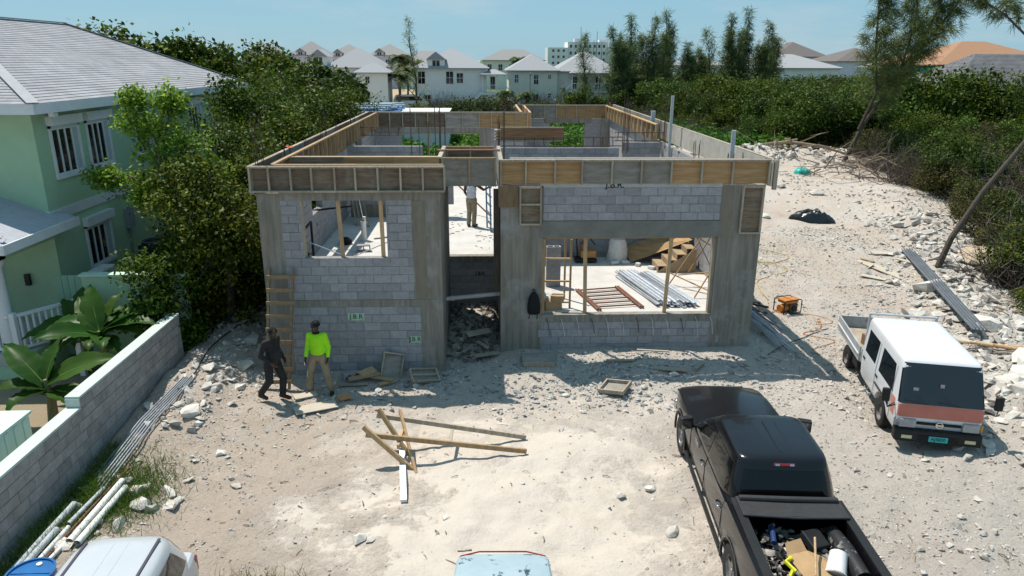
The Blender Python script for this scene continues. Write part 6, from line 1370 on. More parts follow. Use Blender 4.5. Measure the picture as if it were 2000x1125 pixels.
# wooden ladder against the front wall
LD = thing('wooden_ladder', 'home-made wooden ladder leaning on the front wall behind the two men', 'ladder', (.35, -.95, -1.85))
ZL = gh(.35,-1.0)
for x0, x1 in ((.10, .14), (.60, .68)): MB().beam((x0,-.98,ZL), (x1,-.06,.80), .05, .085, (0,1,0)).build('stile', M('brown_lumber', (.30,.21,.12), (.20,.135,.075), scale=3, rough=.9, vec=(6,6,.8)), LD)
for i in range(9):
    f = .07+i*.108; z = ZL+(.8-ZL)*f; y = -.98+.92*f-.06; MB().beam((.06+.05*f,y,z), (.68+.06*f,y,z+rndB.uniform(-.02,.02)), .035, .085, (0,0,1)).build('rung', MATS['brown_lumber'], LD)
# form boxes
def tray(label, M4, w=.62, d=.46, h=.09, mid=True, m=None):
    t = thing('form_tray', label, 'form box', group='small timber form trays on the ground'); t.matrix_world = M4; ORG[t.name] = Vector((0,0,0)); m = m or plyg_m
    MB().box(-w/2,w/2,-d/2,d/2,0,.018).build('base', m, t, local=True)
    for a in ((-w/2,w/2,-d/2,-d/2+.035),(-w/2,w/2,d/2-.035,d/2),(-w/2,-w/2+.035,-d/2+.036,d/2-.036),(w/2-.035,w/2,-d/2+.036,d/2-.036)): MB().box(*a,.019,h).build('edge_strip', lumg_m, t, local=True)
    if mid: MB().box(-w/2+.04,w/2-.04,-.017,.017,.019,h).build('edge_strip', lumg_m, t, local=True)
tray('wooden form tray leaning upright against the front wall', T4(2.85,-.22,gh(2.85,-.25)+.27,R(68),R(14),R(12)), .5,.62,.09,False)
tray('wooden form tray tilted on the ground near the recess', T4(3.62,-.45,gh(3.62,-.45)+.13,R(28),R(10),R(25)), .7,.4)
tray('wooden form tray lying with one side missing before the right wall', T4(8.05,-1.15,gh(8.05,-1.15)+.06,R(5),R(-8),R(-32)), .62,.55,.1,False)
PB = thing('covered_pit', 'square board cover on the ground at the foot of the right pier', 'board', (6.4,.45,gh(6.4,.3)))
MB().box(5.98,6.8,.05,.62,gh(6.4,.3)+.10,gh(6.4,.3)+.13).build('board', plyg_m, PB); MB().box(6.0,6.78,.055,.1,gh(6.4,.3)-.05,gh(6.4,.3)+.099).build('edge_strip', lumg_m, PB); MB().box(6.0,6.78,.56,.61,gh(6.4,.3)-.05,gh(6.4,.3)+.099).build('edge_strip', lumg_m, PB)
# loose planks: (x, y, z-offset, length, width, thick, rz, rx, material, label)
pale_b = M('pale_board', (.50,.44,.36), (.40,.35,.28), scale=3, rough=.9, vec=(.6,6,1), obj=True)
PLK = [(2.25,-.62,.16,.75,.12,.035,.5,.12,lum_m,'yellowish plank on top of the scrap wood heap'),(2.0,-.75,.06,.7,.1,.04,.15,.02,lumg_m,'pale plank at the front of the scrap wood heap'),(2.55,-.55,.12,.8,.09,.04,-.35,.05,lum_m,'plank pointing right out of the scrap wood heap'),(2.3,-.45,.2,.45,.22,.03,.9,.3,lum_m,'short wide board across the scrap wood heap'),(2.75,-.7,.05,.35,.09,.04,.6,0,lum_m,'short block of wood right of the scrap heap'),
 (1.4,-1.9,.05,.9,.34,.02,.45,.05,pale_b,'long pale board in the shadow edge before the man in green'),(1.95,-1.5,.05,.28,.2,.03,.6,.05,M('orange_wood', (.52,.26,.12), (.40,.2,.09), scale=3, rough=.85),'small orange-brown board right of the man in green'),(1.05,-1.35,.05,.5,.22,.03,.5,.08,pale_b,'pale slab under the feet of the man in green'),
 (19.1,7.5,.04,2.6,.42,.03,-1.32,.0,pale_b,'long pale plank lying near the metal channels'),(19.9,9.3,.05,.75,.35,.03,.1,.02,pale_b,'short pale board at the top end of the metal channels'),(18.35,6.9,.04,.8,.3,.025,-.7,.0,pale_b,'small tan board left of the long plank'),(20.2,8.0,.05,.9,.2,.03,-1.0,.02,pale_b,'narrow grey board right of the channels'),(19.0,8.6,.04,.5,.12,.03,-1.0,0,lum_m,'small yellow stick beside the long plank'),
 (9.5,-.25,.05,.9,.18,.03,-.12,0,lumg_m,'tan plank in the shade near the pickup bonnet'),(8.4,.15,.05,.7,.07,.03,.05,0,lumg_m,'narrow grey stick before the right wall'),(10.3,-.1,.06,.5,.1,.03,.9,0,lumg_m,'short stick in the sunny strip before the right wall'),(9.3,.55,.04,.8,.06,.03,-.1,0,lumg_m,'thin stick lying against the right wall foot'),
 (4.9,1.6,.25,.7,.2,.03,.5,.3,lumg_m,'tan board poking out of the recess rubble'),(5.0,1.2,.15,.5,.09,.03,-1.0,.1,lumg_m,'dark plank on the recess rubble'),(4.6,1.0,.12,.4,.09,.03,1.1,.1,lumg_m,'short plank low on the recess rubble'),(5.1,.7,.12,.7,.12,.03,.4,.1,lumg_m,'plank at the mouth of the recess'),(14.9,11.8,.04,1.1,.05,.03,.15,0,lumg_m,'thin dark stick behind the generator')]
for x, y, dz, L_, w, t, rz, rx, m, lb in PLK: put(MB().box(-L_/2,L_/2,-w/2,w/2,0,t), 'plank', m, lb, 'plank', T4(x, y, gh(x,y)+dz, rx, .03, rz))
# saw-horse like frame on the sand
SH = thing('trestle', 'low timber trestle frame lying on the sand', 'timber frame', (4.4,-3.8,-1.85))
MB().beam((2.98,-3.62,-1.12), (5.86,-3.45,-1.74), .045, .09).build('rail', lumg_m, SH); MB().beam((2.86,-4.22,-1.20), (5.84,-3.98,-1.74), .045, .09).build('rail', lum_m, SH)
MB().beam((2.82,-4.2,-1.05), (3.72,-4.42,-1.84), .05, .09).build('leg', lum_m, SH); MB().beam((3.02,-3.6,-1.0), (3.62,-3.95,-1.84), .05, .09).build('leg', lum_m, SH); MB().beam((3.42,-3.55,-1.05), (3.78,-4.50,-1.86), .05, .09).build('leg', lum_m, SH); MB().beam((3.5,-3.7,-1.35), (3.45,-4.3,-1.42), .045, .09).build('cross_piece', lum_m, SH)
MB().beam((4.42,-3.50,-1.47), (4.40,-4.12,-1.50), .05, .045).build('cross_piece', lumg_m, SH)
put(MB().box(-.055,.055,-.95,.95,0,.05), 'white_plank', M('white_board', (.78,.78,.78), (.7,.7,.7), scale=3, rough=.6), 'bright white plank on the sand under the timber trestle', 'plank', T4(3.55,-4.55,gh(3.6,-4.6)+.05,.02,0,.12))
put(MB().box(-1.15,1.15,-.8,.8,0,.02), 'plywood_sheet', pale_b, 'sand-covered plywood sheet under the timber trestle', 'plywood', T4(4.85,-3.55,gh(4.85,-3.6)-.01,.03,.0,-.05))
# generator
GN = thing('generator', 'orange portable generator on the ground right of the shell', 'generator', (14.15,3.95,gh(14.15,3.95)), R(20)); GN.scale = (.9, .9, .85); org = M('orange_paint', (.52,.19,.03), (.40,.14,.02), scale=5, rough=.45, c3=(.12,.06,.03), s3=7, t3=(.58,.66))
for y in (-.24,.24): 
    MB().tube([(-.36,y,.03),(-.36,y,.48),(-.3,y,.52),(.3,y,.52),(.36,y,.48),(.36,y,.03),(-.36,y,.03)], .018, 8).build('frame_tube', kplas, GN, local=True, smooth=True)
for x, z in ((-.36,.05),(.36,.05),(-.3,.51),(.3,.51),(0,.51)): MB().tube([(x,-.24,z),(x,.24,z)], .016, 8).build('frame_bar', org, GN, local=True)
MB().cbox((0,0,.44), (.54,.40,.13)).build('fuel_tank', org, GN, local=True, bevel=.03); MB().cbox((.12,0,.2), (.34,.34,.3)).build('engine', M('dirty_engine', (.16,.10,.06), (.06,.05,.045), scale=9, rough=.7), GN, local=True, bevel=.03)
a = MB(); a.lathe([(.13,-.16),(.14,-.1),(.14,.1),(.11,.16)], 20); o = a.build('alternator', org, GN, local=True, auto=40); o.location = (-.18,0,.19); o.rotation_euler = (0,math.pi/2,0)
a = MB(); a.lathe([(.10,0),(.08,.03),(.02,.035)], 18); o = a.build('fan_cover', kplas, GN, local=True, auto=40); o.location = (.1,-.18,.2); o.rotation_euler = (math.pi/2,0,0)
# black plastic sheet
def crumple(name, label, cat, x, y, rx, ry, h, mat, seed, n=34, rz=0):
    rs_ = np.random.RandomState(seed); vs = []; fs = []; ox, oy = rs_.rand(2)*40
    for i in range(n+1):
        for k in range(n+1):
            u, v = i/n*2-1, k/n*2-1; d = math.hypot(u, v); e = max(0, 1-d**2.2) if d < 1 else 0
            s = 1 if d < 1 else 1/d; uu, vv = u*s*rx, v*s*ry; c, s_ = math.cos(rz), math.sin(rz); wx, wy = x+c*uu-s_*vv, y+s_*uu+c*vv
            nz_ = float(fbm(np.array((uu+vv*.6)*2.2+ox), np.array((vv-uu*.4)*2.6+oy), 3)); z = gh(wx, wy)+.015+h*e**.6*(.35+1.5*abs(nz_)+.6*float(vn(np.array(uu*1.1+oy), np.array(vv*1.4))))
            vs.append((wx, wy, z))
    for i in range(n):
        for k in range(n): fs.append((i*(n+1)+k, (i+1)*(n+1)+k, (i+1)*(n+1)+k+1, i*(n+1)+k+1))
    b = MB(); b.add(vs, fs); return tag(b.build(name, mat), label, cat)
crumple('plastic_sheet', 'crumpled black plastic sheet on the cleared ground', 'plastic sheet', 19.4, 14.2, .98, .42, .46, M('black_polythene', (.012,.012,.014), (.009,.009,.01), rough=.28, spec=.6), 5, 34, -.35)
crumple('teal_tarpaulin', 'small teal tarpaulin scrap beside the dead branches', 'tarpaulin', 23.6, 25.0, .6, .35, .45, M('teal_tarp', (.02,.40,.33), (.015,.32,.26), rough=.4), 7, 16, .4)
# plywood at the bank, channels, poles
put(MB().box(-1.25,1.25,-.75,.75,0,.02), 'plywood_sheet', M('tan_plywood', (.46,.37,.27), (.36,.28,.2), scale=2, rough=.9, c3=(.3,.25,.2), s3=1.5, t3=(.55,.7)), 'tan plywood sheet lying in the bushes below the leaning tree', 'plywood', T4(22.7,7.0,gh(22.7,7.0)+.45,.22,-.05,-.95))
CH = thing('metal_channels', 'long bundle of grey metal channels running down to the white truck', 'metal channels', (19,4.5,-1.7)); d = Vector((-2.95,-8.6,-.0)).normalized(); sdv = Vector((d.y,-d.x,0))
chm = M('dull_steel', (.26,.29,.32), (.18,.2,.225), scale=3, rough=.5, metal=.3)
for i in range(4):
    p = Vector((20.75,9.2,0))+sdv*(.085*(i-1.5)); q = p+d*8.8; p.z = gh(p.x,p.y)+.10; q.z = -1.25; c = MB(); c.beam(p, q, .075, .01); s2 = sdv*.034
    c.beam(p+s2+Vector((0,0,.03)), q+s2+Vector((0,0,.03)), .008, .06); c.beam(p-s2+Vector((0,0,.03)), q-s2+Vector((0,0,.03)), .008, .06); c.build('channel', chm, CH)
for i in range(5):
    y = .5-i*.14; tag(MB().tube([(16.9+.2*i,y+.1,gh(16.9,y)+.28+.03*i), (20.8,y-1.0-.1*i,gh(20.5,y-1)+.30)], .035, 7).build('wooden_pole', lum_m), 'thin wooden pole in the bundle lying on the rock bank behind the truck', 'pole', 'wooden poles on the rock bank')
# rods by the right wall
for i in range(26):
    w = i % 2; x0 = 12.05+rndB.uniform(0,.35); y0 = 4.3+rndB.uniform(-.5,.6); x1 = 12.55+rndB.uniform(0,.65) if w else 13.0+rndB.uniform(0,.45); y1 = .9+rndB.uniform(-.2,.5) if w else 1.9+rndB.uniform(-.2,.6)
    tag(MB().tube([(x0,y0,gh(x0,y0)+.45+.012*i), (x1,y1,gh(x1,y1)+.04+.006*i)], .011, 5).build('steel_rod', gal_m if w else chm), 'pale steel rod in the bundle at the foot of the right side wall' if w else 'dark steel rod in the bundle beside the right side wall', 'rod', 'pale steel rods' if w else 'dark steel rods')
for i in range(7): tag(MB().beam((12.1,4.6+i*.12,gh(12.1,5)+.12+.05*(i % 3)), (13.4+.15*(i % 2),5.4-.3*i,gh(13.5,5)+.10+.04*(i % 3)), .07,.05).build('old_timber', M('dark_timber', (.12,.085,.06), (.08,.055,.04), scale=4, rough=.9)), 'dark old timber stacked beside the right side wall', 'timber', 'dark timbers')
# cables and hoses
def cord(name, label, pts, r, mat, cat='cord'):
    P = [Vector((x, y, gh(x, y)+.012+r+(dz if dz else 0))) for x, y, dz in pts]; Q = []
    for i in range(len(P)-1):
        a, b_, c, d_ = P[max(i-1,0)], P[i], P[i+1], P[min(i+2,len(P)-1)]
        for k in range(8):
            t = k/8; Q.append(.5*((2*b_)+(c-a)*t+(2*a-5*b_+4*c-d_)*t*t+(3*b_-a-3*c+d_)*t**3))
    Q.append(P[-1]); tag(MB().tube([(q.x, q.y, max(q.z, gh(q.x,q.y)+r)) for q in Q], r, 5).build(name, mat, smooth=True), label, cat)
rs = np.random.RandomState(3)
cord('black_cable', 'black cable running along the rocks by the boundary wall', [(-1.2,4.5,0),(-1.35,2.5,.05),(-1.6,.5,.05),(-1.45,-1.2,.05),(-1.7,-2.4,0)], .018, kplas)
cord('yellow_hose', 'thin yellow hose looping over the pale ground right of the shell', [(13.6,10.4,0),(15.0,10.3,0),(16.4,9.4,0),(15.5,8.7,0),(14.2,9.2,0),(15.8,8.0,0),(14.3,6.8,0),(14.0,5.0,0)], .012, M('yellow_rubber', (.50,.36,.06), (.42,.3,.05), rough=.5), 'hose')
cord('extension_lead', 'orange cord coiled on the ground beside the generator', [(14.4,3.8,0),(15.0,3.6,0),(15.1,3.0,0),(14.6,2.9,0),(14.9,3.4,0),(14.5,2.5,0),(13.9,2.2,0),(14.5,1.6,0),(13.6,1.0,0)], .01, org)
cord('brown_cable', 'thin dark cable on the ground below the right corner column', [(12.2,.4,0),(13.0,1.3,0),(13.9,2.0,0),(14.8,2.6,0)], .012, kplas)
# bundle of conduits beside the boundary wall
for i in range(6): tag(MB().tube([(-1.62+.05*i,-1.2+rndB.uniform(-.2,.2),gh(-1.6,-1.2)+.05), (-1.80+.06*i,-3.0,gh(-1.75,-3)+.07), (-1.9+.07*i,-4.6-.1*i,gh(-1.8,-4.6)+.04)], .018, 6).build('conduit_pipe', chm), 'slim grey conduit in the bundle along the boundary wall', 'pipe', 'conduits along the boundary wall')
for x0,y0,x1,y1,r,m,lb in ((-1.36,-6.45,-1.30,-4.85,.055,wpvc_m,'left of the two thick white pipes on the grass'),(-1.22,-6.5,-1.18,-5.0,.055,wpvc_m,'right of the two thick white pipes on the grass'),(-1.52,-7.3,-1.38,-6.05,.03,wpvc_m,'thin white pipe behind the blue barrel, right one'),(-1.62,-7.3,-1.56,-6.1,.035,wpvc_m,'thin white pipe behind the blue barrel, left one'),(-1.85,-7.4,-1.78,-5.5,.055,pvc_m,'thick grey pipe nearest the boundary wall'),(-1.74,-7.2,-1.68,-6.2,.05,pvc_m,'short thick grey pipe beside the boundary wall'),(-1.62,-6.0,-1.52,-5.05,.04,pvc_m,'grey pipe lying in the grass above the white pipes'),(-1.58,-7.2,-1.40,-4.4,.022,rustf_m,'rusty rod between the white and the grey pipes')):
    p = MB(); p.tube([(x0,y0,gh(x0,y0)+r+.02), (x1,y1,gh(x1,y1)+r+.05)], r, 14, cap=False); p.tube([(x1,y1,gh(x1,y1)+r+.05),(x0,y0,gh(x0,y0)+r+.02)], r*.86, 14, cap=False); tag(p.build('plastic_pipe', m, auto=40), lb, 'pipe')
BR = thing('barrel', 'blue plastic barrel in the lower left corner', 'barrel', (-.83,-8.12,gh(-.83,-8.1))); blue = M('blue_barrel_plastic', (.01,.12,.33), (.008,.09,.27), scale=4, rough=.35); zt = -.95-gh(-.83,-8.1)
MB().lathe([(.25,0),(.29,.03),(.29,.28),(.30,.30),(.29,.32),(.29,.58),(.30,.60),(.29,.62),(.285,zt-.03),(.295,zt),(.27,zt),(.265,zt-.025),(.0,zt-.02)], 36).build('drum', blue, BR, local=True, auto=40)
for x, y in ((.02,.17),(.03,-.17)): MB().lathe([(.035,0),(.035,.02),(.0,.02)], 14, (x,y,zt-.022)).build('bung', wpvc_m, BR, local=True)
MB().box(-.25,.25,-.008,.008,zt-.024,zt-.012).build('lid_rib', blue, BR, local=True)
# --- inside the garage
GZ0 = -.778
for i in range(6):
    for k in range(1): tag(link('loose_block', HMESH, None, None, (7.02,3.45+.0*k,GZ0+i*.195), (0,0,R(4)+.02*math.sin(i*5))), ('concrete block in the stack inside the garage, number %s from the floor' % ('one','two','three','four','five','six')[i]), 'block', 'stacked blocks in the garage')
for i, (x, y, rz, lb) in enumerate(((1.52,4.6,.15,'hollow block standing on the floor in the left room'),)): tag(link('loose_block', HMESH, None, None, (x,y,.1), (math.pi/2,0,rz)), lb, 'block')
tag(link('loose_block', HMESH, None, None, (1.85,-.42,gh(1.85,-.42)+.1), (math.pi/2,.1,.6)), 'grey hollow block left of the scrap wood heap', 'block')
SF = thing('pipe_grating', 'rusty brown steel ladder frame lying on the garage floor', 'frame', (8.4,2.1,GZ0))
p0, p1, q0, q1 = Vector((7.62,2.95,GZ0+.05)), Vector((7.98,1.25,GZ0+.05)), Vector((8.78,3.2,GZ0+.05)), Vector((9.12,1.42,GZ0+.05))
for a, b_ in ((p0,p1),(q0,q1)): MB().tube([a,b_], .03, 8).build('side_tube', rustf_m, SF); MB().tube([a+Vector((.07,0,0)),b_+Vector((.07,0,0))], .03, 8).build('side_tube', rustf_m, SF)
for i in range(6): f = (i+.3)/6; MB().tube([p0.lerp(p1,f), q0.lerp(q1,f)], .022, 8).build('rung', rustf_m, SF)
for i in range(26):
    lay = i//9; k = i % 9; base = Vector((9.0+.115*k+.03*lay, 4.3+rndB.uniform(-.2,.25), GZ0+.03+.055*lay)); e = Vector((9.62+.125*k+.02*lay+rndB.uniform(-.04,.04), 1.5+rndB.uniform(-.12,.2), GZ0+.03+.055*lay)); c = MB(); sx_ = .045; c.beam(base, e, .09, .004); dd = (e-base).normalized(); sv = Vector((-dd.y, dd.x, 0))
    for s in (-1, 1): c.beam(base+sv*s*.043+Vector((0,0,.02)), e+sv*s*.043+Vector((0,0,.02)), .004, .04)
    tag(c.build('metal_stud', gal_m), 'galvanised metal stud in the pile on the garage floor', 'metal stud', 'pile of metal studs')
# plywood ramp and timber steps
b = MB(); b.slab([(9.75,5.85,-.76),(11.5,5.25,.12),(11.1,6.35,.16),(9.55,6.42,-.42)], .02); tag(b.build('plywood_sheet', plyf_m), 'fresh plywood sheet propped up in the back of the garage', 'plywood')
SS = thing('step_form', 'zigzag timber stair form at the back right of the garage', 'stair form', (11,5.2,GZ0)); dk = M('stair_plywood', (.36,.27,.17), (.25,.18,.11), scale=3, rough=.9)  # plain brown plywood colour for the stair form
for i in range(4): MB().box(10.35+i*.28,10.37+i*.28,4.75,5.6,GZ0+.02+i*.18,GZ0+.2+i*.18).build('riser', dk, SS); MB().box(10.372+i*.28,10.63+i*.28,4.75,5.6,GZ0+.18+i*.18,GZ0+.2+i*.18).build('tread', dk, SS)
for y in (4.72, 5.62): MB().slab([(10.3,y,GZ0+.01),(11.5,y,GZ0+.01),(11.5,y,GZ0+.75)], .02).build('stringer', dk, SS)
SC = thing('scaffold_frame', 'rusty tube scaffold braces at the right of the garage opening', 'scaffold', (11.2,3,GZ0))
for a, b_ in (((10.3,3.3,GZ0+.02),(11.35,3.6,.75)),((10.75,2.2,GZ0+.02),(11.55,2.6,.4)),((10.4,3.6,-.45),(11.4,2.3,-.7)),((11.3,3.65,.72),(11.6,3.0,.55)),((10.9,3.4,GZ0+.4),(11.62,3.5,.9)),((11.55,2.5,GZ0),(11.55,2.55,1.1)),((11.6,3.7,GZ0),(11.6,3.7,1.1)),((10.55,3.2,-.4),(11.55,2.5,-.1))): MB().tube([a,b_], .02, 7).build('tube', scaf_m, SC)
b = MB(); b.tube([(11.0,4.2,1.0),(11.55,2.4,-.6)], .014, 6).tube([(10.5,4.6,.9),(11.6,3.8,.3)], .014, 6); b.build('tie_rod', reb_m, SC)
RK = thing('timber_rack', 'light timber rack just inside the left side of the garage opening', 'rack', (6.95,1.6,GZ0))
for x, y in ((7.28,1.55),(7.22,2.3)): MB().beam((x,y,GZ0), (x,y,1.05), .05, .05).build('upright', lum_m, RK)
for z in (.55,-.05,-.62): MB().beam((6.6,1.56,z), (7.3,1.53,z), .05, .04).build('bar', lum_m, RK)
CP = thing('compressor', 'dusty brown machine with black handle frame at the back of the garage', 'machine', (8.35,6.0,GZ0))
MB().cbox((8.38,6.0,GZ0+.28), (.5,.35,.24)).build('housing', M('ochre_paint', (.42,.22,.08), (.3,.15,.05), scale=6, rough=.6), CP, bevel=.04); MB().cbox((8.3,6.0,GZ0+.09), (.7,.4,.1)).build('sledge', kplas, CP, bevel=.02); MB().tube([(8.05,6,GZ0+.1),(8.0,6.05,GZ0+.85),(8.35,6.08,GZ0+.88),(8.6,6.0,GZ0+.55)], .02, 7).build('handle', kplas, CP, smooth=True); MB().lathe([(.09,0),(.11,.1),(.11,.22),(.06,.27)], 16, (8.22,5.98,GZ0+.4)).build('motor', rustf_m, CP, auto=40)
crumple_m = M('clear_plastic_wrap', (.62,.62,.60), (.50,.49,.47), scale=8, rough=.25, spec=.6)
b = MB(); b.loft([[(9.35+c[0]*r, 6.1+c[1]*r*.8, z) for c in [(math.cos(t)*(1+.1*math.sin(5*t+z*9)), math.sin(t)*(1+.1*math.cos(4*t))) for t in np.linspace(0, 6.283, 25)[:-1]]] for r, z in ((.36,GZ0),(.34,GZ0+.1),(.30,GZ0+.4),(.27,GZ0+.62),(.24,GZ0+.72),(.1,GZ0+.75))]); tag(b.build('wrapped_sack', crumple_m, auto=50), 'plastic-wrapped sack against the garage back wall', 'sack')
for i, (x, y, lb) in enumerate(((9.55,5.75,'white foam scrap left of the plywood sheet'),(9.9,5.5,'pale foam scrap at the foot of the plywood sheet'),(10.25,5.1,'white foam block right of the plywood sheet foot'),(9.2,5.7,'long white scrap in front of the wrapped sack'))): put(MB().cbox((0,0,.05), (.25,.14,.1)), 'foam_scrap', M('white_foam', (.66,.66,.64), (.52,.52,.5), scale=9, rough=.8), lb, 'scrap', T4(x,y,GZ0,.1,.1,i*1.1), bevel=.02)
put(MB().box(-.22,.22,-.15,.15,0,.24), 'carton', card, 'brown carton just inside the garage opening beside the backpack', 'box', T4(6.82,1.5,GZ0,0,0,.2)); put(MB().box(-.16,.16,-.14,.14,0,.16), 'carton', card, 'smaller carton on the ledge right of the backpack', 'box', T4(6.95,1.42,GZ0+.242,0,0,-.3))
BP = thing('backpack', 'black backpack hanging on the right pier', 'backpack', (6.3,.93,-.72)); cl = M('black_fabric', (.014,.014,.015), (.009,.009,.01), rough=.85)
b = MB(); b.loft([[(6.3+c[0]*w, .93+c[1]*d_-d_*.3, z) for c in [(math.copysign(abs(math.cos(t))**.7, math.cos(t)), math.copysign(abs(math.sin(t))**.7, math.sin(t))) for t in np.linspace(0, 6.283, 21)[:-1]]] for w, d_, z in ((.11,.05,-.72),(.16,.09,-.68),(.165,.10,-.5),(.14,.085,-.32),(.09,.06,-.2),(.03,.03,-.15))]); b.build('bag', cl, BP, auto=60); MB().cbox((6.3,.82,-.55), (.2,.06,.16)).build('front_pocket', cl, BP, bevel=.025); MB().tube([(6.27,.95,-.18),(6.28,.97,-.08),(6.32,.97,-.08),(6.33,.95,-.18)], .012, 6).build('handle', cl, BP)
for x in (6.2,6.4): MB().tube([(x,.9,-.68),(x-.02,.93,-.85)], .012, 5).build('strap', cl, BP)
# --- left room
st_p = thing('soil_pipe', 'white soil pipe standing up from the left room floor', 'pipe', (1.34,5.8,0)); MB().tube([(1.34,5.8,0),(1.34,5.8,.62)], .065, 14).build('pipe', wpvc_m, st_p, auto=40); MB().tube([(1.37,5.9,0),(1.37,5.9,.74)], .05, 12).build('pipe', wpvc_m, st_p, auto=40); MB().tube([(1.34,5.8,.62),(1.34,5.8,.64)], .05, 12).build('opening', kd, st_p)
SB = thing('black_scaffold', 'black tube scaffold frame inside the small front window', 'scaffold', (.8,1,0))
for a, b_ in (((.72,.62,0),(.72,.62,1.42)),((.86,1.25,0),(.86,1.25,1.6)),((.72,.62,1.42),(.86,1.25,1.6)),((.72,.7,1.3),(1.75,.75,.85)),((.75,.62,.95),(1.9,.6,.4)),((2.95,.7,1.3),(1.9,.7,.85))): MB().tube([a,b_], .03 if abs(a[2]-b_[2]) > 1.2 or a[0] < .73 and b_[0] < .9 else .014, 7).build('tube', kplas if b_[0] < .9 else gal_m, SB)
for i in range(4): tag(MB().beam((.75+.16*i,8.0-.1*i,.0), (.35+.10*i,9.2,1.75-.1*i), .14,.03,(1,0,0)).build('leaning_plank', lumg_m), 'weathered plank leaning in the back corner of the left room', 'plank', 'planks leaning in the left room')
crm = MB(); crm.lathe([(.16,0),(.2,.05),(.19,.14),(.1,.2),(0,.21)], 16, (.85,5.4,0)); tag(crm.build('black_bag', cl, auto=50), 'black bag on the floor of the left room', 'bag')
put(MB().box(-.25,.25,-.03,.03,0,.04), 'batten', lumg_m, 'short batten on the left room floor right of the soil pipe', 'batten', T4(1.85,6.1,.0,0,0,.5)); put(MB().beam((0,0,0),(1.1,.15,.1),.05,.05), 'black_tube', kplas, 'black tube sticking through the side window of the left room', 'tube', T4(.05,5.0,1.12))
# --- hall beyond the entrance
BLD = thing('blue_ladder', 'blue metal step ladder held by the man in the white vest', 'ladder', (5.35,7.2,0)); bl_m = M('blue_ladder_metal', (.10,.20,.30), (.07,.15,.24), scale=5, rough=.4, metal=.3)
for x, y in ((5.18,7.6),(5.3,6.9)): MB().beam((x,y,0),(x-.04,y+.05,2.0),.05,.09).build('stile', bl_m, BLD)
for i in range(6): MB().beam((5.18,7.6,.25+.3*i),(5.3,6.92,.25+.3*i),.06,.03).build('rung', bl_m, BLD)
tag(MB().tube([(4.0,10.6,1.05),(5.3,9.0,.1)], .03, 7).build('rusty_pole', rustf_m), 'rusty pole slanting behind the man in the white vest', 'pole')
rs = np.random.RandomState(15); b = MB()
for i in range(42): x, y = (rs.uniform(4.8,5.4), rs.uniform(4.4,8)) if i % 2 else (rs.uniform(3.95,4.4), rs.uniform(6.5,10)); a = rs.rand()*3; l_ = .05+.12*rs.rand(); b.tube([(x,y,.012),(x+l_*math.cos(a),y+l_*math.sin(a),.014)], .008, 4)
tag(b.build('splinters', MATS['dark_timber']), 'dark wood splinters scattered on the hall floor', 'splinters', None, 'stuff')
crumple('orange_rag', 'small orange rag on the top of the left wall form', 'rag', -.02, 3.3, .12, .08, .05, M('orange_cloth', (.60,.12,.04), (.5,.1,.03), rough=.8), 9, 8).location.z = 3.14
tag(MB().lathe([(.05,0),(.06,.18),(.02,.24),(.02,.28)], 12, (.28,-.35,gh(.28,-.3))).build('bottle', wpvc_m, auto=40), 'pale bottle on a ladder rung behind the man in dark clothes', 'bottle')
# ================================================================== people
def capsule(mb, p, q, r0, r1, n=12):
    p = Vector(p); q = Vector(q); d = (q-p); L_ = d.length; d.normalize(); a = Vector((0,0,1)) if abs(d.z) < .9 else Vector((1,0,0)); x = d.cross(a).normalized(); y = d.cross(x); rings = []
    for k in range(1, 5): t = math.pi/2*(1-k/4); rings.append((p-d*r0*math.sin(t), r0*math.cos(t)))
    for k in range(0, 4): t = math.pi/2*(k/4); rings.append((q+d*r1*math.sin(t), r1*math.cos(t)))
    R_ = [[c+(x*math.cos(2*math.pi*i/n)+y*math.sin(2*math.pi*i/n))*r for i in range(n)] for c, r in rings]; mb.loft(R_)
def ell(mb, c, r, rot=(0,0,0), n=14):
    E_ = Euler(rot).to_matrix(); c = Vector(c); rings = []
    for k in range(1, n): t = math.pi*k/n; rings.append([c+E_ @ Vector((r[0]*math.sin(t)*math.cos(2*math.pi*i/16), r[1]*math.sin(t)*math.sin(2*math.pi*i/16), -r[2]*math.cos(t))) for i in range(16)])
    mb.loft(rings)
def chain(mb, pts, rs_):
    for i in range(len(pts)-1): capsule(mb, pts[i], pts[i+1], rs_[i], rs_[i+1])
def remesh(name, mb, mat, parent, vox, sm=4):
    o = fixn(mb.build(name, mat, None, local=True)); md = o.modifiers.new('r', 'REMESH'); md.mode = 'VOXEL'; md.voxel_size = vox; md.use_smooth_shade = True; s = o.modifiers.new('s', 'SMOOTH'); s.iterations = sm; s.factor = .5; bake_one(o); o.parent = parent
    o.data.polygons.foreach_set('use_smooth', [True]*len(o.data.polygons)); return o
skin_m = M('dark_skin', (.07,.04,.028), (.055,.032,.022), scale=8, rough=.5)
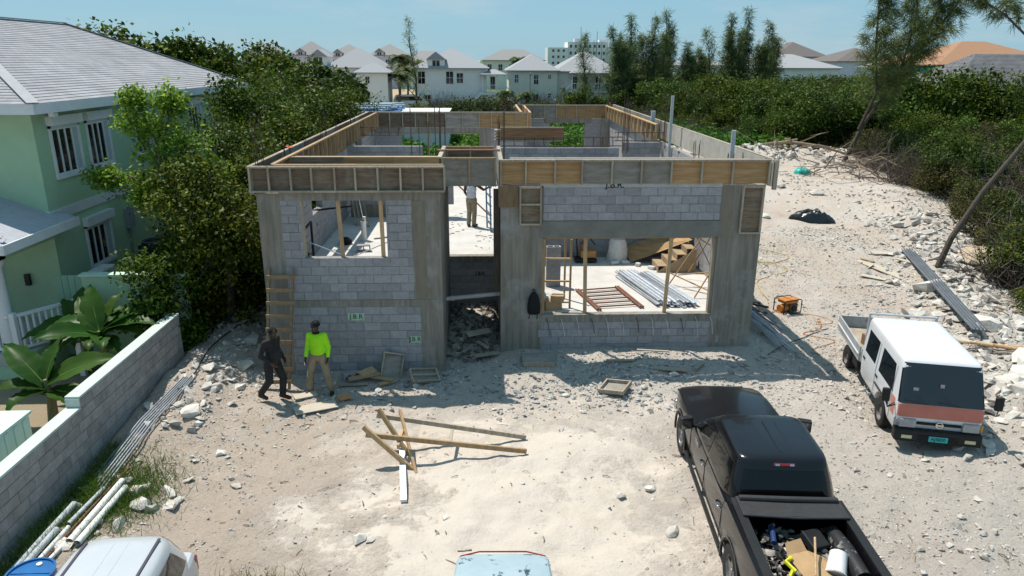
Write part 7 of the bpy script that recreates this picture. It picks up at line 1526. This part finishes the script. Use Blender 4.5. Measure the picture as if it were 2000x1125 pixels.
def hand(mb, w, d, pal, curl=.5, s=1):
    """palm, four unequal fingers bent twice and a thumb from the side of the palm; d = hand direction, pal = palm normal"""
    w = Vector(w); d = Vector(d).normalized(); pal = Vector(pal); pal = (pal-d*pal.dot(d)).normalized(); side = d.cross(pal)*s
    for k in (-1, 0, 1): capsule(mb, w+side*k*.022, w+d*.085+side*k*.026, .016, .015, 8)
    for k, L_ in ((-1.5,.062),(-.5,.075),(.5,.078),(1.5,.068)):
        a = w+d*.09+side*k*.02; d1 = (d*math.cos(curl*.6)+pal*math.sin(curl*.6)); d2 = (d*math.cos(curl*1.5)+pal*math.sin(curl*1.5)); b_ = a+d1*L_*.55; capsule(mb, a, b_, .0095, .009, 7); capsule(mb, b_, b_+d2*L_*.5, .009, .0075, 7)
    a = w+d*.03-side*.03; b_ = a+(d*.55-side*.7+pal*.3).normalized()*.045; capsule(mb, a, b_, .012, .0105, 7); capsule(mb, b_, b_+(d*.85-side*.15+pal*.35).normalized()*.035, .0105, .0085, 7)
def head(mb, c, face, up=(0,0,1)):
    c = Vector(c); f = Vector(face).normalized(); u = Vector(up); u = (u-f*u.dot(f)).normalized(); s = f.cross(u); rz = math.atan2(f.y, f.x)-math.pi/2; rot = (0,0,rz)
    ell(mb, c+u*.03, (.074,.092,.09), rot); ell(mb, c-u*.045+f*.018, (.058,.068,.075), rot); capsule(mb, c+f*.088+u*.005, c+f*.105-u*.025, .010, .014, 8)   # skull, jaw, nose
    for k in (-1, 1): ell(mb, c+s*k*.077-f*.005-u*.005, (.012,.022,.032), rot); capsule(mb, c+f*.083+s*k*.018+u*.03, c+f*.078+s*k*.045+u*.028, .011, .009, 8)   # ears, brow
    capsule(mb, c+f*.084-u*.06-s*.018, c+f*.084-u*.06+s*.018, .010, .010, 8); capsule(mb, c+f*.086-u*.074-s*.013, c+f*.086-u*.074+s*.013, .010, .010, 8)   # lips
def eyes(parent, c, face):
    c = Vector(c); f = Vector(face).normalized(); s = f.cross(Vector((0,0,1)))
    for k in (-1, 1):
        e = MB(); ell(e, c+f*.079+s*k*.031+Vector((0,0,.006)), (.011,.011,.008), (0,0,0), 8); e.build('eye', M('eye_white', (.6,.58,.55), (.5,.48,.45), rough=.2), parent, local=True, smooth=True); e = MB(); ell(e, c+f*.087+s*k*.031+Vector((0,0,.006)), (.005,.005,.006), (0,0,0), 6); e.build('pupil', kd, parent, local=True)
def person(label, loc, rz, J, shirt_m, trouser_m, shoe_m, sleeve='long', hat=None, face=(0,1,0), curl=.5, belly=0, vest=False):
    """J: joints in the person's own frame (x right, y forward, z up from the ground)"""
    t = thing('person', label, 'person', loc, rz); b = MB(); ch = Vector(J['chest']); pv = Vector(J['pelvis']); nk = Vector(J['neck']); hd = Vector(J['head'])
    # one body
    ell(b, ch, (.15,.10,.185)); ell(b, pv, (.15,.11,.13)); chain(b, [pv, ch], [.105,.105]); chain(b, [ch+Vector((0,0,.1)), nk, hd-Vector((0,0,.06))], [.09,.06,.056]); head(b, hd, face)
    for s in 'lr':
        sh, el, wr = J[s+'sh'], J[s+'el'], J[s+'wr']; chain(b, [ch+Vector((0,0,.11)), sh], [.075,.062]); chain(b, [sh, el, wr], [.058,.043,.028]); d = (Vector(wr)-Vector(el)); hand(b, wr, J.get(s+'hd', d), J.get(s+'pal', (1 if s == 'l' else -1, .2, 0)), curl, 1 if s == 'l' else -1)
        hp, kn, an = J[s+'hip'], J[s+'kn'], J[s+'an']; chain(b, [hp, kn, an], [.088,.058,.04]); f = Vector(J[s+'toe']); chain(b, [an, f], [.04,.03])
    body = remesh('body', b, skin_m, t, .0085, 3); eyes(body, hd, face)
    # shirt
    b = MB(); ell(b, ch+Vector((0,0,.0)), (.176,.132,.205)); ell(b, ch.lerp(pv, .55)+Vector((0,belly*.06,0)), (.168,.138+belly*.05,.19)); chain(b, [ch+Vector((0,0,.11)), nk-Vector((0,0,.05))], [.10,.075])
    ell(b, pv+Vector((0,0,.06)), (.172,.132,.10))
    for s in 'lr':
        sh, el, wr = Vector(J[s+'sh']), Vector(J[s+'el']), Vector(J[s+'wr'])
        if vest: chain(b, [ch+Vector((0,0,.10)), Vector(sh).lerp(ch+Vector((0,0,.14)), .45)], [.08,.05]); continue
        chain(b, [ch+Vector((0,0,.12)), sh], [.085,.068]); 
        if sleeve == 'long': chain(b, [sh, el, el.lerp(wr, .88)], [.068,.056,.044]); ell(b, el, (.06,.06,.045))
        else: chain(b, [sh, sh.lerp(el, .75)], [.08,.072])
    remesh('shirt', b, shirt_m, t, .013, 2)
    b = MB(); ell(b, pv-Vector((0,0,.03)), (.172,.128,.12))
    for s in 'lr':
        hp, kn, an = Vector(J[s+'hip']), Vector(J[s+'kn']), Vector(J[s+'an']); chain(b, [hp, kn, an+Vector((0,0,.02))], [.106,.083,.072]); ell(b, kn.lerp(an, .8), (.078,.082,.035)); ell(b, kn+Vector((0,.01,-.03)), (.084,.086,.04))
    remesh('trousers', b, trouser_m, t, .013, 2)
    for s in 'lr':
        an, f = Vector(J[s+'an']), Vector(J[s+'toe']); b = MB(); d = (f-an); d.z = 0; d.normalize(); h_ = an-d*.05; h_.z = f.z+.03; chain(b, [h_, f+Vector((0,0,.012))], [.05,.045]); chain(b, [an, an.lerp(h_, .6)], [.05,.052]); remesh('shoe', b, shoe_m, t, .012, 2)
    return t, body
J = dict(pelvis=(0,0,.97), chest=(0,.02,1.27), neck=(0,.02,1.5), head=(.0,.05,1.62), lsh=(-.17,0,1.42), rsh=(.17,0,1.42), lel=(-.235,-.03,1.15), rel=(.235,-.03,1.15), lwr=(-.235,.06,.92), rwr=(.25,.10,.93), lhip=(-.1,0,.93), rhip=(.1,0,.93), lkn=(-.19,.06,.50), rkn=(.19,.06,.50), lan=(-.25,-.01,.09), ran=(.25,-.01,.09), ltoe=(-.29,.15,.035), rtoe=(.29,.15,.035))
lime = M('lime_shirt', (.36,.80,.015), (.29,.70,.012), scale=3, rough=.8, bump=.25, bscale=9, bdist=.03); khaki = M('khaki_trousers', (.30,.25,.17), (.20,.165,.11), scale=5, rough=.9, bump=.25, bscale=9, bdist=.03); blk_sh = M('black_shoe', (.02,.02,.02), (.012,.012,.012), rough=.6)
gz1 = gh(1.36,-1.15)
P1, B1 = person('man in lime green long-sleeved shirt and khaki trousers holding a phone', (1.36,-1.15,gz1+.03), math.pi-.1, J, lime, khaki, blk_sh, face=(.45,.85,-.1), curl=.7)
b = MB(); ell(b, (0,.03,1.705), (.098,.112,.075)); o = remesh('knit_cap', b, M('dark_knit', (.02,.02,.022), (.012,.012,.013), scale=30, rough=.95, bump=.5), P1, .012, 2); b = MB(); b.tube([(.09*math.cos(t), .035+.105*math.sin(t), 1.675) for t in np.linspace(0, 6.283, 25)], .018, 6, cap=False); b.build('cap_band', MATS['dark_knit'], P1, local=True, smooth=True)
b = MB(); ell(b, (0,.045,1.50), (.085,.085,.04)); remesh('neck_scarf', b, M('dark_scarf', (.02,.02,.02), (.013,.013,.013), rough=.95), P1, .011, 2)
ph = MB().cbox((.26,.155,.835), (.012,.075,.15), (.6,0,.2)).build('phone', M('white_phone', (.6,.55,.55), (.5,.42,.42), rough=.3), None, local=True, bevel=.006); ph.matrix_world = Matrix.Translation((1.36,-1.15,gz1+.03)) @ Matrix.Rotation(math.pi-.1, 4, 'Z'); tag(ph, 'pale phone in the hand of the man in lime green', 'phone')
# man in dark clothes, half turned to the right, stepping
J2 = dict(pelvis=(0,0,.95), chest=(0,.05,1.25), neck=(0,.08,1.47), head=(0,.13,1.58), lsh=(-.18,.03,1.39), rsh=(.18,.03,1.39), lel=(-.26,-.06,1.13), rel=(.28,-.02,1.12), lwr=(-.22,.12,.95), rwr=(.20,.18,.96), lhip=(-.1,0,.91), rhip=(.1,0,.91), lkn=(-.11,.18,.50), rkn=(.12,.0,.48), lan=(-.11,.12,.09), ran=(.12,-.28,.12), ltoe=(-.12,.30,.035), rtoe=(.13,-.13,.035))
dkc = M('charcoal_clothes', (.030,.029,.030), (.018,.017,.018), scale=5, rough=.9, bump=.3, bscale=8, bdist=.03); dkt = M('dark_trousers', (.036,.034,.036), (.02,.019,.02), scale=5, rough=.9, bump=.3, bscale=8, bdist=.03)
gz2 = gh(.5,-1.55)
P2, B2 = person('man in dark clothes stepping over rubble beside the ladder', (.45,-1.55,gz2+.02), -math.pi/2-.5, J2, dkc, dkt, M('brown_boot', (.05,.035,.022), (.035,.025,.016), rough=.7), face=(.35,.9,-.25), belly=1)
b = MB(); ell(b, (0,.115,1.625), (.09,.105,.085)); remesh('hair', b, M('black_hair', (.008,.008,.008), (.006,.006,.006), rough=.9, bump=.5, scale=30), P2, .012, 1)
# man in a white vest, seen from behind, one arm stretched out to the ladder
J3 = dict(pelvis=(0,0,.97), chest=(0,.02,1.27), neck=(0,.02,1.5), head=(0,.04,1.62), lsh=(-.19,0,1.43), rsh=(.19,0,1.43), lel=(-.24,.02,1.16), rel=(.40,.10,1.26), lwr=(-.2,.16,.98), rwr=(.60,.14,1.36), lhip=(-.09,0,.93), rhip=(.09,0,.93), lkn=(-.10,.06,.50), rkn=(.09,.04,.50), lan=(-.10,-.02,.09), ran=(.09,-.02,.09), ltoe=(-.13,.14,.035), rtoe=(.13,.14,.035), rpal=(0,.4,-1))
P3, B3 = person('man in white vest and khaki trousers beyond the entrance, hand on a blue ladder', (4.66,7.7,0.0), -.35, J3, M('white_vest', (.62,.64,.68), (.52,.54,.58), scale=5, rough=.9), khaki, M('brown_shoe', (.07,.05,.035), (.05,.035,.025), rough=.7), vest=True, face=(.1,1,-.1), curl=.9)
b = MB(); ell(b, (0,.025,1.665), (.085,.098,.085)); remesh('hair', b, MATS['black_hair'], P3, .012, 1)
